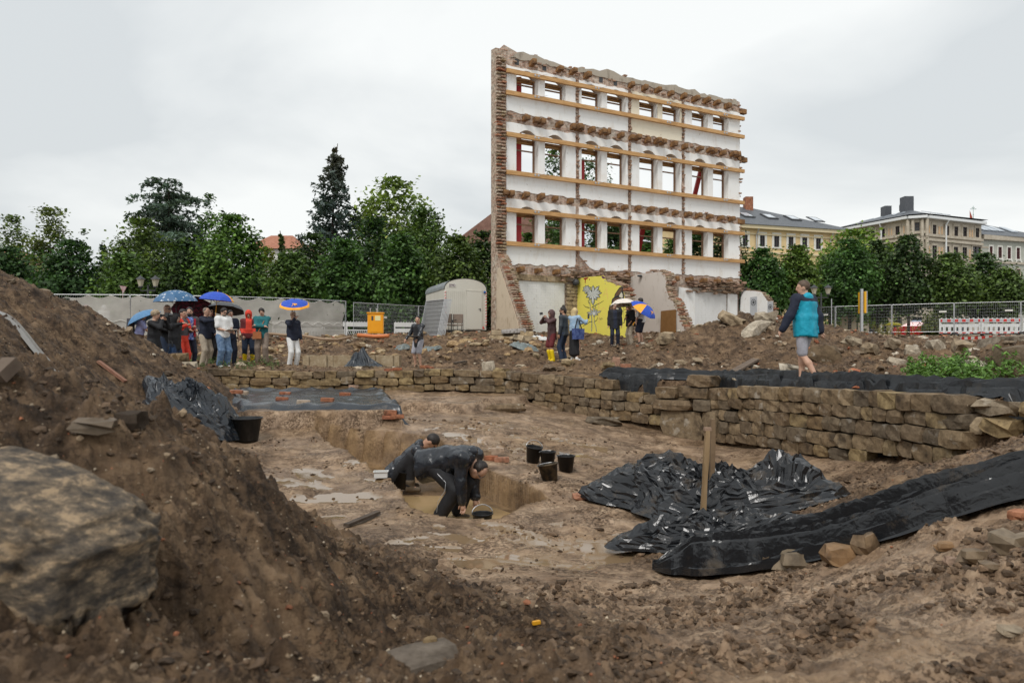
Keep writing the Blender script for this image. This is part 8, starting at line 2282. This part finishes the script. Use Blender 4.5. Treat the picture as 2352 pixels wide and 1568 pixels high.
# white plastic barriers
M_BARW = mat("white_barrier_plastic", (.76,.77,.76), (.68,.68,.66), 3, .45)
M_BARR = mat("red_reflective_film", (.62,.03,.02), None, rough=.4)
M_BARG = mat("grey_reflective_film", (.46,.48,.50), None, rough=.4)
def barrier_proto(red=False, slant=False, w_=2.0, h_=1.0):
    root = thing("barrier", "", "barrier", (0, 0, -500))
    b_ = MB(); t_ = .05
    b_.box((w_/2,0,h_*.86),(w_,t_,.24)); b_.box((w_/2,0,.12),(w_,t_,.16)); b_.box((w_/2,0,h_*.55),(w_,t_*.8,.20 if not slant else .05)); b_.box((.05,0,h_*.45),(.10,t_,h_*.62)); b_.box((w_-.05,0,h_*.45),(.10,t_,h_*.62))
    n = 11 if slant else 7
    for k in range(n):
        x = .12+(w_-.24)*(k+.5)/n
        if slant: b_.bar((x+.09,0,.20),(x-.09,0,h_*.55),.04,.07,(0,1,0))
        else: b_.box((x,0,h_*.33),(.14,t_*.7,.30))
    b_.build("panel", M_BARW, root)
    for k in range(9):
        q = MB(); q.box((.12+(w_-.24)*k/8,0,h_+.005),(.045,.04,.06)); q.build("stud", M_BARW, root)
    if red:
        q = MB(); q.box((w_/2,-t_/2-.004,h_*.86),(w_-.08,.006,.17)); q.build("reflective_band", M_BARG, root)
        for k in range(6):
            q = MB(); q.box((.10+(w_-.2)*k/5,-t_/2-.010,h_*.86),(.17 if 0 < k < 5 else .09,.006,.168)); q.build("red_block", M_BARR, root)
            q = MB(); q.box((.10+(w_-.2)*k/5,-t_/2-.004,.10),(.17,.006,.07)); q.build("red_block", M_BARR, root)
    for x in (.3, w_-.3):
        q = MB(); q.box((x,0,.03),(.25,.6,.09)); q.build("foot_block", mat("fence_foot_rubber", (.06,.058,.055)), root)
    return root
B1, B2, B3 = barrier_proto(), barrier_proto(slant=True), barrier_proto(True)
def place(o, first, label, cat, a, b, w_, h_, group):
    c = o if first else copy_tree(o); d = Vector(b)-Vector(a); c.location = a; c.rotation_euler = (0, 0, math.atan2(d.y, d.x)); c.scale = (Vector((d.x, d.y, 0)).length/w_, 1, h_); return tag(c, label, cat, group)
xs = [625, 690, 744, 795, 856]
GW = "white plastic barriers behind the left fence"
for i, (proto, fst, lb) in enumerate(((B2, True, "white barrier with slanted bars seen through the net beside the man in white trousers"),(B1, True, "white barrier with square openings right of the man in white trousers"),(B2, False, "white barrier with slanted bars at the end of the netting"),(B2, False, "white barrier with slanted bars directly left of the orange cabinet"))):
    a = P(xs[i], 776, 34.0+i*.3); b = P(xs[i+1]-2, 776, 34.3+i*.3); b.z = a.z = CZ+.42; place(proto, fst, lb, "barrier", a, b, 2.0, .95, GW)
a = P(905, 776, 35.5); b = P(962, 776, 35.8); a.z = b.z = CZ+.42; place(B1, False, "white barrier behind the stacked fence panels, right of the orange cabinet", "barrier", a, b, 2.0, .95, GW)
GRW = "red and white barriers by the street"
for i, (pa, pb, D, lb, fs_) in enumerate(((2157,2253,45.6,"left red and white striped barrier behind the right fence",True),(2254,2346,45.2,"right red and white striped barrier behind the right fence",False),(2349,2440,44.8,"red and white barrier cut off by the right frame edge",False))):
    a = P(pa, 766, D); b = P(pb, 766, D-.3); a.z = b.z = CZ+.94; place(B3, fs_, lb, "barrier", a, b, 2.0, 1.06, GRW)

# ------------------------------------------------------------------ site trailer
M_TR = mat("trailer_paint", (.57,.55,.48), (.62,.60,.53), 2, .5); M_TRR = mat("trailer_roof_sheet", (.30,.32,.34), (.40,.42,.44), 3, .3, metal=.3)
TA = P(1021.5, 757, 31.5); TR = thing("site_trailer", "pale grey site trailer with rounded roof and door, left of the facade", "trailer", TA, math.radians(21))
W_, LN_, HS, HT_ = 2.02, 3.6, 1.86, 2.38
arc = [(W_/2-(W_/2)*math.cos(math.pi*k/16)**1, HS+(HT_-HS)*math.sin(math.pi*k/16)**.8) for k in range(17)]
b_ = MB(); prof_ = [(0,0),(W_,0)]+[(x, z) for x, z in arc[::-1]]
n_ = len(prof_)
b_.add([(x,0,z) for x, z in prof_]+[(x,LN_,z) for x, z in prof_], [tuple(range(n_)), tuple(range(2*n_-1, n_-1, -1))]+[(i, i+n_, (i+1) % n_+n_, (i+1) % n_) for i in range(n_)]); b_.build("body", M_TR, TR)
b_ = MB(); 
for k in range(16):
    (x0, z0), (x1, z1) = arc[k], arc[k+1]
    f_ = lambda x, z, q: (W_/2+(x-W_/2)*(1+q*.03), HS+(z-HS)*1.0+.02+q*.015)
    p0, p1 = f_(x0, z0, 1), f_(x1, z1, 1)
    b_.add([(p0[0],-.02,p0[1]),(p1[0],-.02,p1[1]),(p1[0],LN_+.06,p1[1]),(p0[0],LN_+.06,p0[1])], [(0,1,2,3)])
b_.build("roof_sheet", M_TRR, TR, True)
for k in range(9): q = MB(); q.box((.12+.095*k, -.008, .93), (.075, .012, 1.78)); q.build("clad_board", M_TR, TR)
q = MB(); q.box((1.42, -.02, .92), (.74, .03, 1.76)); D_ = q.build("door", mat("trailer_door_paint", (.60,.58,.51), None, rough=.45), TR)
q = MB(); q.bar((1.70,-.06,.98),(1.62,-.06,.98),.02,.02); q.box((1.72,-.045,.95),(.03,.02,.14)); q.build("handle", M_ANTHR, D_)
for x in (1.03, 1.81): q = MB(); q.box((x, -.018, .95), (.03, .035, 1.84)); q.build("door_frame", M_TR, TR)
q = MB(); q.box((1.42, -.018, 1.83), (.80, .035, .03)); q.build("door_frame", M_TR, TR)
for x in (.02, W_-.02):
    q = MB(); q.box((x, -.016, 1.0), (.07, .02, 1.62)); s2 = q.build("warning_strip", M_WHITEFR, TR)
    for k in range(12): q = MB(); q.bar((x-.035, -.030, .22+.135*k), (x+.035, -.030, .27+.135*k), .02, .045, (0,1,0)); q.build("red_stripe", M_BARR, s2)
q = MB(); q.box((.36, -.012, 2.06), (.36, .014, .16)); pl_ = q.build("number_plate", M_WHITEFR, TR)
def seg_text(txt, x, z, h, w_, y, par, m_, name="lettering"):
    segs = {'8':'abcdefg','9':'abcfgd','0':'abcdef','2':'abged','7':'abc','H':'bcefg','1':'bc','6':'afgedc','4':'fgbc','N':'bcefa','T':'aij'}
    P_ = {'a':((0,1),(1,1)),'b':((1,1),(1,.5)),'c':((1,.5),(1,0)),'d':((0,0),(1,0)),'e':((0,.5),(0,0)),'f':((0,1),(0,.5)),'g':((0,.5),(1,.5)),'i':((.5,1),(.5,.5)),'j':((.5,.5),(.5,0))}
    for ch in txt:
        if ch != ' ':
            q = MB()
            for s_ in segs.get(ch, 'abcdefg'):
                (x0, z0), (x1, z1) = P_[s_]; q.bar((x+x0*w_*.62, y, z+z0*h), (x+x1*w_*.62+1e-4, y, z+z1*h), .004, h*.16, (0,1,0)) if False else q.box((x+(x0+x1)/2*w_*.62, y, z+(z0+z1)/2*h), (abs(x1-x0)*w_*.62+h*.15, .005, abs(z1-z0)*h+h*.15))
            tag(q.build(name, m_, par), kind="stuff")
        x += w_
seg_text("8990", .22, 2.01, .10, .075, -.023, pl_, mat("dark_purple_ink", (.08,.02,.06), None, rough=.6))
q = MB(); q.box((.42, -.012, .22), (.36, .014, .10)); pl_ = q.build("registration_plate", M_WHITEFR, TR); seg_text("HT 2674", .26, .19, .06, .046, -.023, pl_, M_ANTHR)
q = MB(); q.add([(1.78,-.02,.06),(1.94,-.02,.06),(1.86,-.02,.20),(1.78,-.005,.06),(1.94,-.005,.06),(1.86,-.005,.20)], [(0,1,2),(5,4,3),(0,3,4,1),(1,4,5,2),(2,5,3,0)]); q.build("red_reflector", M_BARR, TR)
q = MB(); q.lathe([(.055,0),(.06,.03),(.03,.06)], (1.93,-.03,1.78), 12, rot=Matrix.Rotation(R(90),3,'X')); q.build("blue_lamp", mat("blue_lens", (.02,.10,.35), None, rough=.2), TR)
q = MB(); q.lathe([(.05,0),(.055,.04)], (.33,-.01,.38), 12, rot=Matrix.Rotation(R(90),3,'X')); q.build("tail_light", M_ANTHR, TR)
q = MB(); q.box((W_/2, LN_/2, -.06), (W_*.8, LN_*.95, .10)); q.build("chassis", M_ANTHR, TR)
for x in (.25, W_-.25):
    q = MB(); q.lathe([(.12,-.09),(.30,-.09),(.32,-.05),(.32,.05),(.30,.09),(.12,.09)], (x, LN_*.55, -.18), 18, rot=Matrix.Rotation(R(90),3,'Y')); w__ = q.build("wheel", mat("tyre_rubber", (.025,.025,.025), None, rough=.9), TR, True)
for x in (.5, W_-.4): q = MB(); q.box((x, .3, -.25), (.07, .07, .5)); q.build("support_leg", M_STEEL, TR)
q = MB(); q.tube([(1.25,-.05,-.10),(1.3,-.18,-.24),(1.7,-.18,-.24),(1.75,-.05,-.12)], .035, 8); q.build("drain_pipe", M_BARW, TR)
# chairs before the trailer
def chair(label, px, D, rz):
    p = P(px, 770, D); root = thing("armchair", label, "chair", (p.x, p.y, CZ+.62), rz)
    q = MB(); q.box((0,0,.42),(.46,.44,.05)); q.build("seat", CL['taupe'], root); q = MB(); q.box((0,.22,.70),(.42,.05,.40), Matrix.Rotation(-.15,3,'X')); q.build("backrest", CL['taupe'], root)
    for sx in (-1, 1):
        q = MB(); q.tube([(.24*sx,-.20,0),(.24*sx,-.20,.60),(.24*sx,-.12,.66),(.24*sx,.18,.62)], .014, 6); q.build("armrest", M_ANTHR, root); q = MB(); q.tube([(.22*sx,.24,0),(.22*sx,.22,.9)], .014, 6); q.build("leg", M_ANTHR, root)
chair("dark metal armchair with brown seat in front of the trailer, left one", 1035, 30.3, 2.6); chair("dark metal armchair with brown seat in front of the trailer, right one", 1050, 30.5, 3.4)
# stack of fence panels leaning at the trailer
for k in range(6):
    a = P(962+k*2.5, 774, 29.8+k*.05); b = P(1004+k*3.2, 774, 28.7+k*.05); a.z = b.z = CZ+.42
    o = copy_tree(FP); d = b-a; o.location = a; o.scale = (Vector((d.x, d.y, 0)).length/3.5*1.0, 1, .86); o.rotation_euler = (R(-13), 0, math.atan2(d.y, d.x))
    tag(o, ("outermost" if k == 0 else "second" if k == 1 else "third" if k == 2 else "fourth" if k == 3 else "fifth" if k == 4 else "innermost")+" steel fence panel of the stack leaning against the trailer", "fence panel", "fence panels stacked against the trailer")
q = MB(); a = P(968, 776, 29.9); 
# orange cabinet
CA = P(844, 762, 28.2); cb_ = thing("power_cabinet", "bright orange power cabinet on legs in front of the bare fence", "cabinet", (CA.x, CA.y, CZ+.42), .12)
M_ORG = mat("orange_paint", (.82,.33,.005), (.86,.37,.01), 3, .4)
q = MB(); q.box((.32,.22,.62),(.64,.44,.82)); q.build("housing", M_ORG, cb_); q = MB(); q.box((.32,.21,1.05),(.70,.50,.05)); q.build("lid", M_ORG, cb_)
q = MB(); q.box((.35,-.006,.62),(.52,.012,.72)); dd_ = q.build("door", M_ORG, cb_); q = MB(); q.box((.42,-.016,.83),(.22,.008,.20)); q.build("label_sheet", mat("yellow_white_label", (.80,.72,.35), None, rough=.5), dd_); q = MB(); q.box((.20,-.016,.83),(.08,.008,.18)); q.build("window_slot", M_ANTHR, dd_)
for x in (.08, .56):
    for y in (.05, .39): q = MB(); q.tube([(x,y,.22),(x,y,.04)], .02, 6); q.build("leg", M_STEEL, cb_)
q = MB(); q.box((.32,.22,.02),(.80,.60,.04)); q.build("base_frame", M_ANTHR, cb_)
for x in (.1, .36): q = MB(); q.tube([(x,.2,1.07),(x,.2,1.2)], .012, 6); q.lathe([(.03,0),(.03,.04)], (x,.2,1.2), 8); q.build("lifting_eye", M_STEEL, cb_)

# lamps
M_LAMPG = mat("lantern_glass", (.50,.47,.36), None, rough=.2); M_LAMPW = mat("lamp_bowl", (.80,.79,.72), None, rough=.4)
def lantern(root, x, z):
    q = MB(); q.lathe([(.10,0),(.20,.34)], (x,0,z), 6); g_ = q.build("lantern", M_LAMPG, root)
    q = MB(); q.lathe([(.26,.34),(.24,.37),(.06,.50),(.03,.56)], (x,0,z), 6); q.build("lantern_roof", M_ANTHR, g_)
    q = MB(); q.lathe([(.02,.06),(.09,.10),(.10,.17),(.05,.24)], (x,0,z), 10); q.build("bulb", M_LAMPW, g_)
    q = MB(); q.lathe([(.12,-.06),(.12,.0)], (x,0,z), 8); q.build("lantern_base", M_ANTHR, g_)
def lamp_post(label, pxs, ytop, D, base):
    c = sum(pxs)/len(pxs); zt = CZ+(800-ytop)/FX*D; p = P(c, 800, D); root = thing("street_lamp", label, "lamp", (p.x, D, CZ+base)); h = zt-CZ-base-.56
    q = MB(); q.tube([(0,0,0),(0,0,.6),(0,0,h+.05)], [.09,.06,.045], 8); q.build("pole", M_ANTHR, root)
    xs_ = [(x-c)/FX*D for x in pxs]
    if len(pxs) > 1:
        q = MB(); q.tube([(xs_[0],0,h-.05),(xs_[0],0,h-.22),(xs_[-1],0,h-.22),(xs_[-1],0,h-.05)], .03, 6); q.build("arm", M_ANTHR, root)
    for x in xs_: lantern(root, x, h)
lamp_post("twin lantern street lamp rising behind the fence at the left", (323,357), 632, 34.5, .6)
lamp_post("twin lantern street lamp right of the walking man's head", (1870,1902), 653, 40, .8)
lamp_post("small single lantern lamp behind the walking man's shoulder", (1820,), 680, 46, .8)
# signs, poles
sg = P(1979, 767, 43); st_ = thing("street_sign", "tall grey post carrying a yellow sign seen edge-on", "sign", (sg.x, sg.y, CZ+.9))
q = MB(); q.box((0,0,1.42),(.14,.14,2.85)); q.build("post", M_STEEL, st_); q = MB(); q.box((.17,.25,2.0),(.12,.8,1.35)); q.build("sign_board", mat("yellow_sign", (.80,.42,.02), None, rough=.4), st_); q = MB(); q.box((.26,.25,2.0),(.04,.82,1.4)); q.build("sign_frame", M_STEEL, st_)
q = MB(); q.tube([(0,0,0),(0,0,2.35)], .03, 6); sp2 = P(1910, 770, 44); o = q.build("marker_pole", M_STEEL); o.location = (sp2.x, sp2.y, CZ+.85); tag(o, "thin grey pole behind the fence just right of the walking man", "pole")
q = MB(); q.tube([(0,0,0),(0,0,2.2)], .025, 6); q.add([(-.14,-.03,2.28),(.2,-.03,2.24),(.04,-.03,1.9),(-.14,0,2.28),(.2,0,2.24),(.04,0,1.9)], [(0,2,1),(3,4,5),(0,3,5,2),(2,5,4,1),(1,4,3,0)]); sp2 = P(282, 690, 33); o = q.build("traffic_sign", mat("faded_sign_back", (.34,.12,.11), (.45,.42,.42), 5, .5)); o.location = (sp2.x, sp2.y, CZ+.75); tag(o, "small red-edged traffic sign seen from behind above the fence netting", "sign")
bp2 = P(1950, 757, 52); q = MB(); q.box((0,0,.85),(.9,.5,1.7)); o = q.build("notice_board", mat("cream_board", (.72,.60,.40), None, rough=.7)); o.location = (bp2.x, bp2.y, CZ+.85); tag(o, "cream notice board standing behind the fence left of the yellow sign", "notice board")
ps = P(2052, 760, 56); us_ = umbrella("small yellow parasol behind the fence left of the red car", (ps.x, ps.y, CZ+2.15), (ps.x, ps.y, CZ+1.0), .6, [mat("yellow_parasol", (.80,.66,.02), None, rough=.6)], .25)
# red car
ck = P(2108, 760, 60); car = thing("parked_car", "red hatchback with a light blue roof load parked behind the right fence", "car", (ck.x, ck.y, CZ+.85), R(-28))
M_CAR = mat("red_car_paint", (.42,.008,.012), None, rough=.25, coat=.6, spec=.5)
prof_ = [(-2.05,.32),(-2.08,.75),(-1.95,.98),(-1.35,1.08),(-.75,1.44),(.35,1.47),(.95,1.10),(1.75,.90),(2.05,.72),(2.08,.35)]
def loft(prof_, ys, mb):
    n = len(prof_); vs = []
    for y, s_ in ys:
        for x, z in prof_: vs.append((x*(1-.02*(1-s_)), y*(1.0 if z < 1.0 else 1-.22*(z-1.0)/.47), z))
    fs = [tuple(range(n))[::-1], tuple((len(ys)-1)*n+i for i in range(n))]
    for j in range(len(ys)-1):
        for i in range(n): fs.append((j*n+i, j*n+(i+1) % n, (j+1)*n+(i+1) % n, (j+1)*n+i))
    mb.add(vs, fs)
q = MB(); loft(prof_, [(-.86,0),(-.80,1),(.80,1),(.86,0)], q); cbod = q.build("body", M_CAR, car)
for sy in (-1, 1):
    q = MB(); y = .815*sy
    for poly in ([(-1.15,1.10),(-.70,1.38),(-.25,1.40),(-.25,1.08)], [(-.18,1.08),(-.18,1.40),(.32,1.40),(.80,1.08)]):
        q.add([(x, y*(1-.22*(z-1)/.47)+.012*sy, z) for x, z in poly], [tuple(range(4)) if sy < 0 else tuple(range(4))[::-1]])
    tag(q.build("side_window", M_GLASS, car), kind="stuff")
    q = MB(); q.box((.62, .92*sy, 1.05), (.14,.16,.12)); q.build("mirror", M_CAR, car)
    q = MB(); q.box((1.93, .58*sy, .72), (.22,.36,.12)); q.build("headlight", M_SKYL, car)
    for x in (-1.3, 1.3):
        q = MB(); q.lathe([(.14,-.1),(.31,-.1),(.33,-.06),(.33,.06),(.31,.1),(.14,.1)], (x, .74*sy, .32), 18, rot=Matrix.Rotation(R(90),3,'X')); w__ = q.build("wheel", MATS["tyre_rubber"], car, True); q = MB(); q.lathe([(.02,-.105),(.19,-.105),(.19,.105),(.02,.105)], (x, .74*sy, .32), 12, rot=Matrix.Rotation(R(90),3,'X')); q.build("rim", M_STEEL, w__)
q = MB(); q.add([(.38,-.62,1.46),(.38,.62,1.46),(.98,.70,1.11),(.98,-.70,1.11)], [(0,3,2,1)]); o = q.build("windscreen", M_GLASS, car); o.location = (.012,0,.012)
q = MB(); q.box((1.0,-.0,.40),(2.2,1.4,.1)); 
q = MB(); q.box((-.1,0,1.55),(.9,.6,.10), None, None, .7); o = q.build("roof_load", mat("light_blue_box", (.40,.52,.66), None, rough=.4), car)

# slabs, hose, pipe, tape
M_SLAB = mat_stone("sawn_sandstone_slab", [(.50,.40,.26),(.44,.36,.25),(.55,.46,.33)], .2, 6, .01)
M_GRAN = mat_stone("speckled_granite", [(.48,.47,.47),(.44,.43,.43)], .3, 40, .004)
for (px, py, D, s_, rot_, mm, lb) in ((1162,764,28.2,(1.25,.7,.20),(0,.02,.1),M_SLAB,"long sandstone slab at the upper left of the slab stack"),(1180,760,27.6,(1.0,.5,.17),(0,-.06,.05),M_GRAN,"pale speckled granite slab on top of the slab stack"),(1205,766,27.7,(.55,.6,.2),(0,.05,.3),M_SLAB,"short sandstone slab at the right end of the granite slab"),(1168,778,27.6,(.70,.5,.2),(0,.02,-.05),M_SLAB,"pale sandstone slab below the granite slab"),(1196,791,26.6,(.42,1.1,.22),(-.55,.15,-.35),M_SLAB,"tilted sandstone block leaning down the front of the stack"),(1212,780,27.4,(.65,.6,.26),(0,.1,.2),M_SLAB,"brown sandstone block at the right of the slab stack"),(1140,776,28.0,(.6,.5,.22),(0,0,0),M_SLAB,"greyish block at the lower left of the slab stack"),(1186,806,25.8,(.36,.28,.2),(.1,0,.4),M_SLAB,"small square sandstone block in the soil below the stack")):
    o = piece("stone_slab", BRICKS[int(_rng.randint(6))], mm, P(px, py, D), s_, rot_); tag(o, lb, "stone slab", "stone slabs stacked at the facade's left foot")
def hose(label, pts, r_, m_, name="hose", cat="hose"):
    q = MB(); q.tube([ray_ground(px, py, 15)+Vector((0,0,r_+.12)) for px, py in pts], r_, 8); return tag(q.build(name, m_, None, True), label, cat)
hose("brown corrugated hose sagging along the top of the cut behind the man in white trousers", [(610,776),(660,780),(700,782),(740,790),(775,791),(805,785)], .055, mat("brown_hose", (.27,.18,.11), (.33,.23,.15), 30, .6))
hose("orange drain pipe lying on the cut edge left of the orange cabinet", [(822,783),(860,784),(892,783)], .075, mat("orange_pipe_plastic", (.62,.20,.07), None, rough=.5), "drain_pipe", "pipe")
tp0, tp1 = P(2208, 777, 19), P(2318, 773, 16.5); tr_ = thing("barrier_tape", "red and white barrier tape strung from the concrete block over the cut", "tape", tp0)
for k in range(13):
    a = tp0+(tp1-tp0)*(k/13); b = tp0+(tp1-tp0)*((k+1)/13); q = MB(); q.bar(a-tp0, b-tp0, .01, .075, (0,0,1)); q.build("tape_stripe", M_BARR if k % 2 == 0 else M_WHITEFR, tr_)
q = MB(); q.bar(tp0-tp0, Vector((.12,0,-.22)), .01, .07, (0,1,0)); q.build("tape_end", M_WHITEFR, tr_)
q = MB(); q.tube([tp0+Vector((0,0,-.9))-tp0, Vector((0,0,.06))], .02, 6); q.build("tape_rod", M_STEEL, tr_)
# dark undergrowth of the park, one mass behind the tree trunks
rs_ = np.random.RandomState(77); n = 26000
px_ = np.concatenate([rs_.uniform(-250, 1240, n-9000), rs_.uniform(1690, 1900, 9000)]); D_ = np.concatenate([rs_.uniform(44, 50, n-9000), rs_.uniform(56, 60, 9000)]); X = (px_-1176)/FX*D_
hh = 2.6+1.2*perlin2(X*.35, D_*.1, 5)+.5*perlin2(X*1.1, D_*.3, 6); hh[n-9000:] *= .42
Z = CZ+.7+np.abs(rs_.uniform(0, 1, n))**.8*hh; C = np.stack([X, D_, Z], 1); Nn = rs_.normal(size=(n, 3))+np.array([0,-.6,.6]); Nn /= np.linalg.norm(Nn, axis=1)[:, None]
V, F = leaf_quads(C, Nn, rs_.uniform(.25,.5,n), rs_.uniform(.15,.3,n), rs_); cc = np.array([.034,.062,.022])[None]*np.clip(1+.35*rs_.normal(size=(n,1)), .4, 1.8)
tag(np_mesh("undergrowth", V, F, M_LEAF, None, False, {"tint": np.repeat(np.concatenate([cc, np.ones((n,1))], 1), 4, 0)}), kind="stuff")
